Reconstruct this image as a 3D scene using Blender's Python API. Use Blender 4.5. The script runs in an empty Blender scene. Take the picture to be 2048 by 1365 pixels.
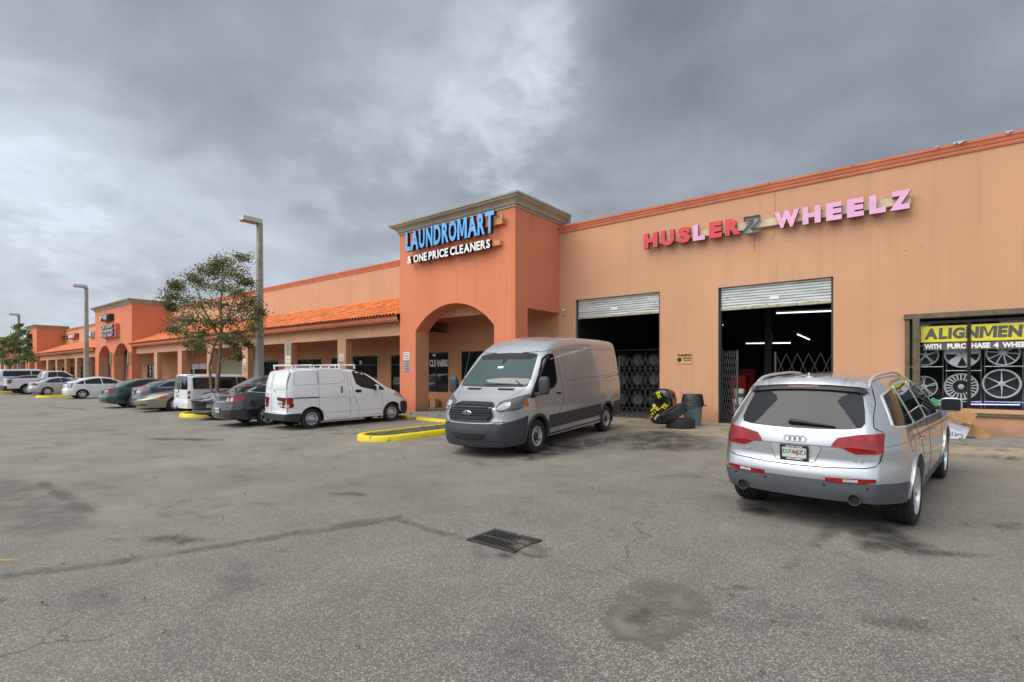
import bpy, bmesh, math, random
from mathutils import Vector, Matrix
from mathutils.bvhtree import BVHTree
from mathutils.geometry import delaunay_2d_cdt
random.seed(7)
R = math.radians
scene = bpy.context.scene
COL = scene.collection

# ------------------------------------------------------------------ tagging
def tag(o, label=None, cat=None, group=None, kind=None):
    if label: o['label'] = label
    if cat: o['category'] = cat
    if group: o['group'] = group
    if kind: o['kind'] = kind
    return o

def empty(name, loc=(0, 0, 0), rot=(0, 0, 0), label=None, cat=None, group=None, parent=None):
    o = bpy.data.objects.new(name, None); COL.objects.link(o)
    o.location = loc; o.rotation_euler = rot; o.empty_display_size = .2
    if parent: o.parent = parent
    return tag(o, label, cat, group)

def copy_tree(o, parent=None):
    c = o.copy(); COL.objects.link(c)
    if parent is not None: c.parent = parent
    for ch in [k for k in o.children]: copy_tree(ch, c)
    return c

# ------------------------------------------------------------------ mesh builder
class MB:
    def __init__(s): s.v = []; s.f = []; s.m = []; s.cur = 0
    def add(s, vs, fs, mi=None):
        b = len(s.v); s.v += [tuple(p) for p in vs]
        for f in fs: s.f.append(tuple(b + i for i in f)); s.m.append(s.cur if mi is None else mi)
    def box(s, x0, x1, y0, y1, z0, z1, mi=None):
        s.add([(x0,y0,z0),(x1,y0,z0),(x1,y1,z0),(x0,y1,z0),(x0,y0,z1),(x1,y0,z1),(x1,y1,z1),(x0,y1,z1)],
              [(0,3,2,1),(4,5,6,7),(0,1,5,4),(1,2,6,5),(2,3,7,6),(3,0,4,7)], mi)
    def obox(s, c, sx, sy, sz, rot=None, mi=None):
        M = rot if rot is not None else Matrix.Identity(3)
        c = Vector(c); vs = []
        for z in (-1, 1):
            for x, y in ((-1,-1),(1,-1),(1,1),(-1,1)): vs.append(c + M @ Vector((x*sx/2, y*sy/2, z*sz/2)))
        s.add(vs, [(0,3,2,1),(4,5,6,7),(0,1,5,4),(1,2,6,5),(2,3,7,6),(3,0,4,7)], mi)
    def bar(s, a, b, w, h=None, mi=None):
        a = Vector(a); b = Vector(b); h = h or w; d = (b - a)
        L = d.length
        if L < 1e-6: return
        d.normalize(); up = Vector((0,0,1)) if abs(d.z) < .95 else Vector((1,0,0))
        sx = d.cross(up).normalized(); sz = sx.cross(d).normalized()
        M = Matrix((sx, d, sz)).transposed()
        s.obox((a+b)/2, w, L, h, M, mi)
    def tube(s, pts, r, n=8, mi=None, cap=True):
        P = [Vector(p) for p in pts]; rs = r if isinstance(r, (list, tuple)) else [r]*len(P)
        rings = []; prev = None
        for i, p in enumerate(P):
            d = (P[min(i+1, len(P)-1)] - P[max(i-1, 0)]).normalized()
            if prev is None: a = d.cross(Vector((0,0,1)) if abs(d.z) < .9 else Vector((1,0,0))).normalized()
            else: a = (prev - d*prev.dot(d)).normalized()
            prev = a; b = d.cross(a)
            rings.append([p + (a*math.cos(t)+b*math.sin(t))*rs[i] for t in [2*math.pi*k/n for k in range(n)]])
        vs = [q for g in rings for q in g]; fs = []
        for i in range(len(P)-1):
            for k in range(n): fs.append((i*n+k, i*n+(k+1)%n, (i+1)*n+(k+1)%n, (i+1)*n+k))
        if cap: fs.append(tuple(range(n))[::-1]); fs.append(tuple((len(P)-1)*n+k for k in range(n)))
        s.add(vs, fs, mi)
    def lathe(s, prof, n=32, axis='z', c=(0,0,0), mi=None, a0=0, a1=2*math.pi):
        # prof: (r, h) along axis
        full = abs(a1-a0-2*math.pi) < 1e-6; m = n if full else n+1
        vs = []
        for r, h in prof:
            for k in range(m):
                t = a0+(a1-a0)*k/n; x, y = r*math.cos(t), r*math.sin(t)
                p = {'z':(x,y,h),'y':(x,h,y),'x':(h,x,y)}[axis]
                vs.append((p[0]+c[0], p[1]+c[1], p[2]+c[2]))
        fs = []
        for i in range(len(prof)-1):
            for k in range(n if full else n):
                k2 = (k+1) % m if full else k+1
                fs.append((i*m+k, i*m+k2, (i+1)*m+k2, (i+1)*m+k))
        s.add(vs, fs, mi)
    def poly_prism(s, pts2, h0, h1, plane='xz', mi=None, holes=()):
        # extrude 2D polygon (with holes) along the third axis
        loops = [list(pts2)] + [list(h) for h in holes]
        vs2, tris = tri_poly(loops)
        def P(u, v, h): return (u, h, v) if plane == 'xz' else ((u, v, h) if plane == 'xy' else (h, u, v))
        n = len(vs2); vs = [P(u, v, h0) for u, v in vs2] + [P(u, v, h1) for u, v in vs2]
        fs = [tuple(t) for t in tris] + [tuple(n+i for i in t[::-1]) for t in tris]
        s.add(vs, fs, mi)
        for L in loops:
            k = len(L); vs = [P(u, v, h0) for u, v in L] + [P(u, v, h1) for u, v in L]
            s.add(vs, [(i, (i+1)%k, k+(i+1)%k, k+i) for i in range(k)], mi)
    def obj(s, name, mats, parent=None, smooth=None, weld=True, bevel=0, bseg=2):
        me = bpy.data.meshes.new(name); me.from_pydata(s.v, [], s.f)
        if not isinstance(mats, (list, tuple)): mats = [mats]
        for m in mats: me.materials.append(m)
        me.polygons.foreach_set('material_index', s.m)
        bm = bmesh.new(); bm.from_mesh(me)
        if weld: bmesh.ops.remove_doubles(bm, verts=bm.verts, dist=1e-4)
        if bevel:
            es = [e for e in bm.edges if len(e.link_faces) == 2 and e.calc_face_angle(0) > .6]
            bmesh.ops.bevel(bm, geom=es, offset=bevel, segments=bseg, profile=.6, affect='EDGES', clamp_overlap=True)
        bmesh.ops.recalc_face_normals(bm, faces=bm.faces)
        if smooth is not None:
            a = R(smooth)
            for f in bm.faces: f.smooth = True
            for e in bm.edges:
                if len(e.link_faces) != 2 or e.calc_face_angle(0) > a: e.smooth = False
        bm.to_mesh(me); bm.free()
        o = bpy.data.objects.new(name, me); COL.objects.link(o)
        if parent: o.parent = parent
        return o

def inside(p, L):
    x, y = p; c = False; n = len(L)
    for i in range(n):
        x1, y1 = L[i]; x2, y2 = L[(i+1) % n]
        if (y1 > y) != (y2 > y) and x < (x2-x1)*(y-y1)/(y2-y1)+x1: c = not c
    return c

def tri_poly(loops, h=None):
    vs = []; es = []
    for L in loops:
        b = len(vs); pts = []
        for i, p in enumerate(L):
            q = L[(i+1) % len(L)]; pts.append(p)
            if h:
                d = math.hypot(q[0]-p[0], q[1]-p[1]); n = int(d/h)
                for k in range(1, n): pts.append((p[0]+(q[0]-p[0])*k/n, p[1]+(q[1]-p[1])*k/n))
        vs += pts; es += [(b+i, b+(i+1) % len(pts)) for i in range(len(pts))]
    nb = len(vs)
    if h:
        xs = [p[0] for p in vs]; ys = [p[1] for p in vs]; bp = vs[:nb]
        x = min(xs)+h*.5
        while x < max(xs):
            y = min(ys)+h*.5
            while y < max(ys):
                if sum(inside((x, y), L) for L in loops) % 2 and min((x-a)**2+(y-b)**2 for a, b in bp) > (h*.45)**2: vs.append((x, y))
                y += h
            x += h
    r = delaunay_2d_cdt([Vector(p) for p in vs], es, [], 0, 1e-6)
    out = [tuple(v) for v in r[0]]; tris = []
    for f in r[2]:
        cx = sum(out[i][0] for i in f)/len(f); cy = sum(out[i][1] for i in f)/len(f)
        if sum(inside((cx, cy), L) for L in loops) % 2: tris.append(tuple(f))
    return out, tris

def rnd_poly(P, r=.03, n=4):
    out = []; N = len(P)
    rs = r if isinstance(r, (list, tuple)) else [r]*N
    for i in range(N):
        p = Vector(P[i]); a = Vector(P[i-1])-p; b = Vector(P[(i+1) % N])-p
        d = min(rs[i], a.length*.45, b.length*.45)
        if d < 1e-4: out.append(tuple(p)); continue
        A = p+a.normalized()*d; B = p+b.normalized()*d
        for k in range(n+1):
            t = k/n; out.append(tuple(A*(1-t)**2+p*2*t*(1-t)+B*t*t))
    return out

# ------------------------------------------------------------------ materials
def new_mat(name):
    m = bpy.data.materials.new(name); m.use_nodes = True
    nt = m.node_tree; return m, nt, nt.nodes['Principled BSDF']
def srgb(r, g, b):
    f = lambda c: ((c/255+.055)/1.055)**2.4 if c > 10 else c/255/12.92
    return (f(r), f(g), f(b), 1)
def N(nt, t, **k):
    n = nt.nodes.new(t)
    for a, b in k.items(): setattr(n, a, b)
    return n
def noise_mix(nt, c1, c2, scale, lo, hi, detail=6, coord='Object', stretch=None, rough=.55):
    tc = N(nt, 'ShaderNodeTexCoord'); mp = N(nt, 'ShaderNodeMapping')
    nt.links.new(tc.outputs[coord], mp.inputs[0])
    if stretch: mp.inputs['Scale'].default_value = stretch
    no = N(nt, 'ShaderNodeTexNoise'); no.inputs['Scale'].default_value = scale; no.inputs['Detail'].default_value = detail
    no.inputs['Roughness'].default_value = rough
    nt.links.new(mp.outputs[0], no.inputs['Vector'])
    mr = N(nt, 'ShaderNodeMapRange'); mr.inputs[1].default_value = lo; mr.inputs[2].default_value = hi
    nt.links.new(no.outputs[0], mr.inputs[0])
    mx = N(nt, 'ShaderNodeMix', data_type='RGBA')
    nt.links.new(mr.outputs[0], mx.inputs[0])
    for i, c in ((6, c1), (7, c2)):
        if isinstance(c, (tuple, list)): mx.inputs[i].default_value = (c[0], c[1], c[2], 1)
        else: nt.links.new(c, mx.inputs[i])
    return mx.outputs[2], no, mp
def bump(nt, bs, scale, strength, dist=.01, mp=None, detail=4):
    no = N(nt, 'ShaderNodeTexNoise'); no.inputs['Scale'].default_value = scale; no.inputs['Detail'].default_value = detail
    if mp is None:
        tc = N(nt, 'ShaderNodeTexCoord'); nt.links.new(tc.outputs['Object'], no.inputs['Vector'])
    else: nt.links.new(mp.outputs[0], no.inputs['Vector'])
    b = N(nt, 'ShaderNodeBump'); b.inputs['Strength'].default_value = strength; b.inputs['Distance'].default_value = dist
    nt.links.new(no.outputs[0], b.inputs['Height']); nt.links.new(b.outputs[0], bs.inputs['Normal'])
    return b
def simple(name, c, rough=.6, metal=0., coat=0., var=0., vscale=3, bmp=0, bscale=60, spec=.5, emis=None, estr=0):
    m, nt, b = new_mat(name)
    c = tuple(c[:3])
    if var:
        o, _, mp = noise_mix(nt, tuple(x*(1-var) for x in c), tuple(min(1, x*(1+var)) for x in c), vscale, .3, .7)
        nt.links.new(o, b.inputs['Base Color'])
    else: b.inputs['Base Color'].default_value = (*c, 1)
    b.inputs['Roughness'].default_value = rough; b.inputs['Metallic'].default_value = metal
    b.inputs['Coat Weight'].default_value = coat; b.inputs['Coat Roughness'].default_value = .04
    b.inputs['Specular IOR Level'].default_value = spec
    if bmp: bump(nt, b, bscale, bmp)
    if emis: b.inputs['Emission Color'].default_value = (*emis, 1); b.inputs['Emission Strength'].default_value = estr
    return m
def stucco(name, c, streak=.12, sc=None, low=None):
    m, nt, b = new_mat(name)
    d = tuple(x*(1-streak) for x in c)
    o, _, mp = noise_mix(nt, d, c, 1.0, .38, .62, stretch=(.35, .35, .25), detail=8)
    # vertical rain streaks
    o2, _, _ = noise_mix(nt, tuple(x*.86 for x in c), o, 1.0, .28, .46, stretch=(3.2, 3.2, .14), detail=5)
    o3 = o2
    # grime splashed up from the pavement: a stain low on the wall
    tc = N(nt, 'ShaderNodeTexCoord'); sp = N(nt, 'ShaderNodeSeparateXYZ'); nt.links.new(tc.outputs['Object'], sp.inputs[0])
    no = N(nt, 'ShaderNodeTexNoise'); no.inputs['Scale'].default_value = 2.2; no.inputs['Detail'].default_value = 6
    nt.links.new(tc.outputs['Object'], no.inputs['Vector'])
    ma = N(nt, 'ShaderNodeMath', operation='MULTIPLY_ADD'); nt.links.new(no.outputs[0], ma.inputs[0]); ma.inputs[1].default_value = -1.1; nt.links.new(sp.outputs[2], ma.inputs[2])
    mr = N(nt, 'ShaderNodeMapRange'); mr.inputs[1].default_value = -.45; mr.inputs[2].default_value = .15; nt.links.new(ma.outputs[0], mr.inputs[0])
    mx = N(nt, 'ShaderNodeMix', data_type='RGBA'); nt.links.new(mr.outputs[0], mx.inputs[0])
    lc = low or tuple(x*.62 for x in c)
    mx.inputs[6].default_value = (*lc, 1); nt.links.new(o3, mx.inputs[7])
    nt.links.new(mx.outputs[2], b.inputs['Base Color']); b.inputs['Roughness'].default_value = .88
    b.inputs['Specular IOR Level'].default_value = .25
    bump(nt, b, 38, .35, .012, detail=6)
    return m

M = {}
M['tan'] = stucco('tan_stucco', (.59, .322, .190), .10)
M['orange'] = stucco('salmon_stucco', (.68, .225, .118), .10, low=(.5, .13, .08))
M['inner'] = stucco('inner_tan_stucco', (.56, .275, .145), .08)
M['coping'] = simple('coping_paint', (.60, .185, .095), .7, var=.12, vscale=2)
M['cornice'] = simple('cornice_paint', (.40, .355, .285), .7, var=.12, vscale=1.5)
M['cornice_dark'] = simple('cornice_dark_line', (.10, .09, .075), .8, var=.3, vscale=4)
def tile_mat():
    m, nt, b = new_mat('orange_roof_tile')
    tc = N(nt, 'ShaderNodeTexCoord'); mp = N(nt, 'ShaderNodeMapping'); nt.links.new(tc.outputs['Object'], mp.inputs[0])
    mp.inputs['Scale'].default_value = (1/.22, 1/.39, 0)
    vo = N(nt, 'ShaderNodeTexWhiteNoise', noise_dimensions='2D')
    fl = N(nt, 'ShaderNodeVectorMath', operation='FLOOR'); nt.links.new(mp.outputs[0], fl.inputs[0]); nt.links.new(fl.outputs[0], vo.inputs['Vector'])
    mx = N(nt, 'ShaderNodeMix', data_type='RGBA'); nt.links.new(vo.outputs[0], mx.inputs[0])
    mx.inputs[6].default_value = (.58, .135, .030, 1); mx.inputs[7].default_value = (.84, .26, .065, 1)
    o, _, _ = noise_mix(nt, (.42, .11, .05), mx.outputs[2], 1.6, .32, .50, detail=8, rough=.65)
    nt.links.new(o, b.inputs['Base Color']); b.inputs['Roughness'].default_value = .55
    return m
M['tile'] = tile_mat()
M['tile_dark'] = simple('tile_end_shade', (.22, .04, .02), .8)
M['glass'] = simple('dark_window_glass', (.012, .014, .016), .03, spec=.6)
M['bronze'] = simple('bronze_frame', (.022, .018, .015), .35, metal=.4)
M['bronze2'] = simple('bronze_shutter_track', (.13, .10, .065), .45, metal=.3, var=.25, vscale=5)
M['white_t'] = simple('white_lettering', (.78, .78, .76), .5)
M['blue_t'] = simple('blue_lettering', (.03, .19, .55), .5)
M['black'] = simple('black_plastic', (.015, .015, .016), .45)
M['blackm'] = simple('matte_black', (.008, .008, .008), .9)
M['rubber'] = simple('tyre_rubber', (.018, .018, .018), .75, var=.25, vscale=8)
M['chrome'] = simple('chrome', (.75, .75, .76), .12, metal=1)
M['alloy'] = simple('alloy_silver', (.60, .60, .61), .3, metal=.45, var=.06)
M['steel'] = simple('steel_wheel', (.52, .52, .53), .4, metal=.3, var=.1, vscale=10)
M['yellow'] = None
def yellow():
    m, nt, b = new_mat('yellow_curb_paint')
    o, _, _ = noise_mix(nt, (.66, .50, .010), (.80, .62, .018), 3, .3, .7)
    o2, _, _ = noise_mix(nt, (.24, .18, .06), o, 9, .33, .40, detail=8)
    nt.links.new(o2, b.inputs['Base Color']); b.inputs['Roughness'].default_value = .6; bump(nt, b, 45, .3); return m
M['yellow'] = yellow()
def concrete(name, a, b2, dk):
    m, nt, b = new_mat(name)
    o, _, _ = noise_mix(nt, a, b2, .9, .35, .65, detail=10, rough=.65)
    o2, _, _ = noise_mix(nt, dk, o, 2.0, .34, .50, detail=9, rough=.7)
    o3, _, _ = noise_mix(nt, o2, tuple(x*1.2 for x in a), 70, .58, .7, detail=2)
    nt.links.new(o3, b.inputs['Base Color']); b.inputs['Roughness'].default_value = .9; bump(nt, b, 60, .3); return m
M['conc'] = concrete('concrete', (.34, .28, .19), (.24, .20, .145), (.10, .085, .07))
M['conc2'] = concrete('grey_concrete', (.25, .235, .21), (.19, .18, .16), (.09, .085, .08))
M['pole'] = concrete('pole_concrete', (.38, .37, .33), (.29, .29, .25), (.19, .20, .16))
def asphalt():
    m, nt, b = new_mat('asphalt')
    tc = N(nt, 'ShaderNodeTexCoord')
    L = nt.links
    # fine aggregate
    vo = N(nt, 'ShaderNodeTexVoronoi'); vo.inputs['Scale'].default_value = 120; L.new(tc.outputs['Object'], vo.inputs['Vector'])
    sep = N(nt, 'ShaderNodeSeparateColor'); L.new(vo.outputs['Color'], sep.inputs[0])
    mr = N(nt, 'ShaderNodeMapRange'); mr.inputs[1].default_value = .35; mr.inputs[2].default_value = 1; mr.inputs[3].default_value = 0; mr.inputs[4].default_value = 1
    L.new(sep.outputs[0], mr.inputs[0])
    pw = N(nt, 'ShaderNodeMath', operation='POWER'); L.new(mr.outputs[0], pw.inputs[0]); pw.inputs[1].default_value = 2.2
    mx = N(nt, 'ShaderNodeMix', data_type='RGBA'); L.new(pw.outputs[0], mx.inputs[0])
    mx.inputs[6].default_value = (.086, .083, .077, 1); mx.inputs[7].default_value = (.46, .44, .40, 1)
    # smoother, browner wear (tyre-polished) vs coarse areas
    sm, _, _ = noise_mix(nt, (.275, .250, .208), (.215, .197, .167), .35, .35, .65, detail=8)
    no = N(nt, 'ShaderNodeTexNoise'); no.inputs['Scale'].default_value = .28; no.inputs['Detail'].default_value = 7; L.new(tc.outputs['Object'], no.inputs['Vector'])
    sp = N(nt, 'ShaderNodeSeparateXYZ'); L.new(tc.outputs['Object'], sp.inputs[0])
    # the lane surface gets smoother away from the coarse patch near (0,4)
    vd = N(nt, 'ShaderNodeVectorMath', operation='DISTANCE'); L.new(tc.outputs['Object'], vd.inputs[0]); vd.inputs[1].default_value = (-.2, 1.5, 0)
    ma = N(nt, 'ShaderNodeMath', operation='MULTIPLY_ADD'); L.new(no.outputs[0], ma.inputs[0]); ma.inputs[1].default_value = 7; L.new(vd.outputs['Value'], ma.inputs[2])
    mr2 = N(nt, 'ShaderNodeMapRange'); mr2.inputs[1].default_value = 5; mr2.inputs[2].default_value = 15; mr2.inputs[3].default_value = .25; mr2.inputs[4].default_value = .85
    L.new(ma.outputs[0], mr2.inputs[0])
    mx2 = N(nt, 'ShaderNodeMix', data_type='RGBA'); L.new(mr2.outputs[0], mx2.inputs[0]); L.new(mx.outputs[2], mx2.inputs[6]); L.new(sm, mx2.inputs[7])
    # oily / damp blotches
    o1, _, _ = noise_mix(nt, (.095, .092, .088), mx2.outputs[2], .55, .27, .43, detail=10, rough=.68)
    o2, _, _ = noise_mix(nt, o1, (.085, .080, .074), 1.7, .63, .80, detail=8, rough=.7)
    # mottling
    o3, _, _ = noise_mix(nt, (.82, .82, .82), (1.14, 1.12, 1.07), 1.1, .3, .7, detail=9, rough=.7)
    mu = N(nt, 'ShaderNodeMix', data_type='RGBA', blend_type='MULTIPLY'); mu.inputs[0].default_value = 1; L.new(o2, mu.inputs[6]); L.new(o3, mu.inputs[7])
    # fine branching cracks, only here and there
    nd = N(nt, 'ShaderNodeTexNoise'); nd.inputs['Scale'].default_value = 1.3; nd.inputs['Detail'].default_value = 5; L.new(tc.outputs['Object'], nd.inputs['Vector'])
    vm = N(nt, 'ShaderNodeVectorMath', operation='MULTIPLY_ADD'); L.new(nd.outputs['Color'], vm.inputs[0]); vm.inputs[1].default_value = (1.3, 1.3, 0); L.new(tc.outputs['Object'], vm.inputs[2])
    vc = N(nt, 'ShaderNodeTexVoronoi', feature='DISTANCE_TO_EDGE'); vc.inputs['Scale'].default_value = .34; L.new(vm.outputs[0], vc.inputs['Vector'])
    mc = N(nt, 'ShaderNodeMapRange'); mc.inputs[1].default_value = .001; mc.inputs[2].default_value = .006; mc.inputs[3].default_value = .55; mc.inputs[4].default_value = 0; L.new(vc.outputs['Distance'], mc.inputs[0])
    nm = N(nt, 'ShaderNodeTexNoise'); nm.inputs['Scale'].default_value = .5; nm.inputs['Detail'].default_value = 3; L.new(tc.outputs['Object'], nm.inputs['Vector'])
    mk = N(nt, 'ShaderNodeMapRange'); mk.inputs[1].default_value = .50; mk.inputs[2].default_value = .60; L.new(nm.outputs[0], mk.inputs[0])
    cm_ = N(nt, 'ShaderNodeMath', operation='MULTIPLY'); L.new(mc.outputs[0], cm_.inputs[0]); L.new(mk.outputs[0], cm_.inputs[1])
    mxc = N(nt, 'ShaderNodeMix', data_type='RGBA'); L.new(cm_.outputs[0], mxc.inputs[0]); L.new(mu.outputs[2], mxc.inputs[6]); mxc.inputs[7].default_value = (.03, .028, .025, 1)
    L.new(mxc.outputs[2], b.inputs['Base Color'])
    b.inputs['Roughness'].default_value = .82; b.inputs['Specular IOR Level'].default_value = .35
    bp = N(nt, 'ShaderNodeBump'); bp.inputs['Strength'].default_value = .5; bp.inputs['Distance'].default_value = .006
    L.new(sep.outputs[1], bp.inputs['Height']); L.new(bp.outputs[0], b.inputs['Normal'])
    return m
M['asphalt'] = asphalt()
def fade_mat(name, c, sc, lo, hi, c2=None, rough=.85):
    """thin worn paint / stain: noise-broken coverage by transparency"""
    m, nt, b = new_mat(name); L = nt.links
    tr = N(nt, 'ShaderNodeBsdfTransparent'); ms = N(nt, 'ShaderNodeMixShader')
    o, no, mp = noise_mix(nt, (0, 0, 0), (1, 1, 1), sc, lo, hi, detail=9, rough=.7)
    at = N(nt, 'ShaderNodeAttribute'); at.attribute_name = 'edge'
    mu = N(nt, 'ShaderNodeMath', operation='MULTIPLY'); L.new(o, mu.inputs[0]); L.new(at.outputs['Fac'], mu.inputs[1])
    if c2: 
        oc, _, _ = noise_mix(nt, c, c2, sc*2.2, .35, .65, detail=8); L.new(oc, b.inputs['Base Color'])
    else: b.inputs['Base Color'].default_value = (*c, 1)
    b.inputs['Roughness'].default_value = rough
    out = nt.nodes['Material Output']
    L.new(mu.outputs[0], ms.inputs[0]); L.new(tr.outputs[0], ms.inputs[1]); L.new(b.outputs[0], ms.inputs[2]); L.new(ms.outputs[0], out.inputs[0])
    return m
M['line'] = fade_mat('worn_line_paint', (.55, .46, .25), 5, .36, .62)
M['line_w'] = fade_mat('worn_white_paint', (.55, .54, .50), 9, .3, .55)
M['line_o'] = fade_mat('worn_orange_paint', (.75, .42, .08), 9, .25, .5)
M['stain'] = fade_mat('oil_stain', (.045, .042, .038), 3.2, .36, .70, rough=.7)
M['sand'] = fade_mat('sand_patch', (.190, .165, .130), 2.6, .35, .55, (.15, .135, .11))
M['patch2'] = fade_mat('worn_dark_patch', (.17, .16, .14), 1.6, .38, .66)
M['patch'] = fade_mat('dark_tar_patch', (.125, .118, .105), 2.4, .36, .72)

def paint(name, c, metal=.0, rough=.3, coat=1.0, flake=True):
    m, nt, b = new_mat(name)
    o, _, _ = noise_mix(nt, tuple(x*.94 for x in c), tuple(min(1, x*1.03) for x in c), 1.2, .35, .65, detail=5)
    nt.links.new(o, b.inputs['Base Color'])
    b.inputs['Metallic'].default_value = metal; b.inputs['Roughness'].default_value = rough
    b.inputs['Coat Weight'].default_value = coat; b.inputs['Coat Roughness'].default_value = .05
    return m
P = {'silver': paint('silver_paint', (.50, .51, .53), .75, .34), 'silver_van': paint('silver_van_paint', (.52, .525, .53), .65, .36),
     'white': paint('white_paint', (.74, .75, .76), 0, .35), 'charcoal': paint('charcoal_paint', (.020, .024, .030), .4, .3),
     'blackp': paint('black_paint', (.012, .014, .018), .3, .25), 'gold': paint('beige_metallic_paint', (.33, .28, .21), .6, .35),
     'slate': paint('slate_blue_paint', (.065, .080, .115), .5, .3), 'green': paint('dark_green_paint', (.035, .080, .075), .5, .3),
     'silver2': paint('pale_silver_paint', (.52, .54, .55), .6, .36), 'red': paint('dark_red_paint', (.22, .012, .012), .3, .3),
     'white2': paint('cool_white_paint', (.68, .71, .78), 0, .35), 'grey': paint('grey_paint', (.12, .13, .14), .5, .35)}
M['cglass'] = simple('car_glass', (.010, .012, .013), .02, spec=.7)
M['cglass2'] = simple('car_glass_smoked', (.016, .018, .020), .04, spec=.42)
M['wsglass'] = simple('windshield_glass', (.045, .068, .064), .03, spec=.8)
M['clad'] = simple('grey_bumper_plastic', (.075, .080, .090), .5, var=.08)
M['cladv'] = simple('dark_grey_plastic', (.038, .041, .047), .5, var=.08)
M['cladb'] = simple('black_bumper_plastic', (.022, .023, .025), .5, var=.1)
def lens(name, c, r=.12):
    m, nt, b = new_mat(name); vo = N(nt, 'ShaderNodeTexVoronoi'); vo.inputs['Scale'].default_value = 9
    tc = N(nt, 'ShaderNodeTexCoord'); nt.links.new(tc.outputs['Object'], vo.inputs['Vector'])
    mx = N(nt, 'ShaderNodeMix', data_type='RGBA'); nt.links.new(vo.outputs['Distance'], mx.inputs[0])
    mx.inputs[6].default_value = (*c, 1); mx.inputs[7].default_value = (*[x*.35 for x in c], 1)
    nt.links.new(mx.outputs[2], b.inputs['Base Color']); b.inputs['Roughness'].default_value = r; b.inputs['Coat Weight'].default_value = .35
    b.inputs['Coat Roughness'].default_value = .03
    return m
M['red_l'] = lens('red_lens', (.36, .003, .005)); M['clear_l'] = lens('clear_lens', (.62, .64, .66)); M['amber_l'] = lens('amber_lens', (.75, .16, .02))
M['gap'] = simple('panel_gap', (.010, .010, .010), .9)
M['seam_w'] = simple('panel_gap_grey', (.16, .16, .165), .9)
M['plate'] = simple('plate_face', (.52, .58, .54), .5, var=.1, vscale=20)
M['plate_g'] = simple('plate_letter', (.03, .12, .10), .5)

# ------------------------------------------------------------------ text
_tc = {}
def text_mesh(s, bold=0.0):
    key = (s, bold)
    if key in _tc: return _tc[key]
    if s == 'M' and bold > .01:   # the stock glyph self-overlaps when emboldened
        pts = [(0, 0), (.20, 0), (.20, .58), (.36, .10), (.52, .10), (.68, .58), (.68, 0), (.88, 0), (.88, .72), (.62, .72), (.44, .26), (.26, .72), (0, .72)]
        mb = MB(); mb.poly_prism(pts, -.5, .5, 'xy'); vs = mb.v; fs = []
        for f in mb.f:
            z = sum(vs[i][2] for i in f)/len(f); fs.append((f, 1 if z > .49 else (-1 if z < -.49 else 0)))
        _tc[key] = (vs, fs, 0, .88, 0, .72); return _tc[key]
    cu = bpy.data.curves.new('t', 'FONT'); cu.body = s; cu.offset = bold; cu.extrude = .5; cu.resolution_u = 3
    o = bpy.data.objects.new('t', cu); COL.objects.link(o)
    dg = bpy.context.evaluated_depsgraph_get(); me = bpy.data.meshes.new_from_object(o.evaluated_get(dg))
    vs = [tuple(v.co) for v in me.vertices]; fs = [(tuple(p.vertices), p.normal.z) for p in me.polygons]
    bpy.data.objects.remove(o); bpy.data.curves.remove(cu); bpy.data.meshes.remove(me)
    xs = [v[0] for v in vs]; ys = [v[1] for v in vs]
    _tc[key] = (vs, fs, min(xs), max(xs), min(ys), max(ys))
    return _tc[key]
def put_text(mb, s, o, u, v, n, w, h, depth=.01, bold=0., mi=0, mi_side=None, slant=0):
    """fit text s into rect at origin o spanning w along u and h along v; extruded along n"""
    vs, fs, x0, x1, y0, y1 = text_mesh(s, bold)
    o, u, v, n = Vector(o), Vector(u), Vector(v), Vector(n)
    V = [o+u*((a[0]-x0)/(x1-x0)*w+slant*(a[1]-y0)/(y1-y0)*h)+v*((a[1]-y0)/(y1-y0)*h)+n*((a[2]+.5)*depth) for a in vs]
    b = len(mb.v); mb.v += [tuple(p) for p in V]
    for f, nz in fs:
        mb.f.append(tuple(b+i for i in f)); mb.m.append(mi if (mi_side is None or nz > .5) else mi_side)
def text_w(s, bold=0): t = text_mesh(s, bold); return (t[3]-t[2])/(t[5]-t[4])
UX, UZ, NF = (1, 0, 0), (0, 0, 1), (0, -1, 0)

# ------------------------------------------------------------------ camera mapping used to place things on the ground
F_ = 1038.; CXp = 1024.; CYp = 748.; HC = 1.72; YAW = R(38.27)
def sm(t): t = max(0., min(1., t)); return t*t*(3-2*t)
def gz(x, y):
    return min(.15, max(0., .035*(y-7.6)))*(.4+.6*sm((x+14)/4))
# ================================================================== CAMERA, WORLD, SUN
cam = bpy.data.cameras.new('camera'); co = bpy.data.objects.new('camera', cam); COL.objects.link(co)
cam.sensor_width = 36; cam.lens = 36*F_/2048; cam.shift_y = (CYp-682.5)/2048; cam.clip_end = 3000; cam.clip_start = .05
co.location = (0, 0, HC); co.rotation_euler = (R(90), 0, YAW); scene.camera = co

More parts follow.
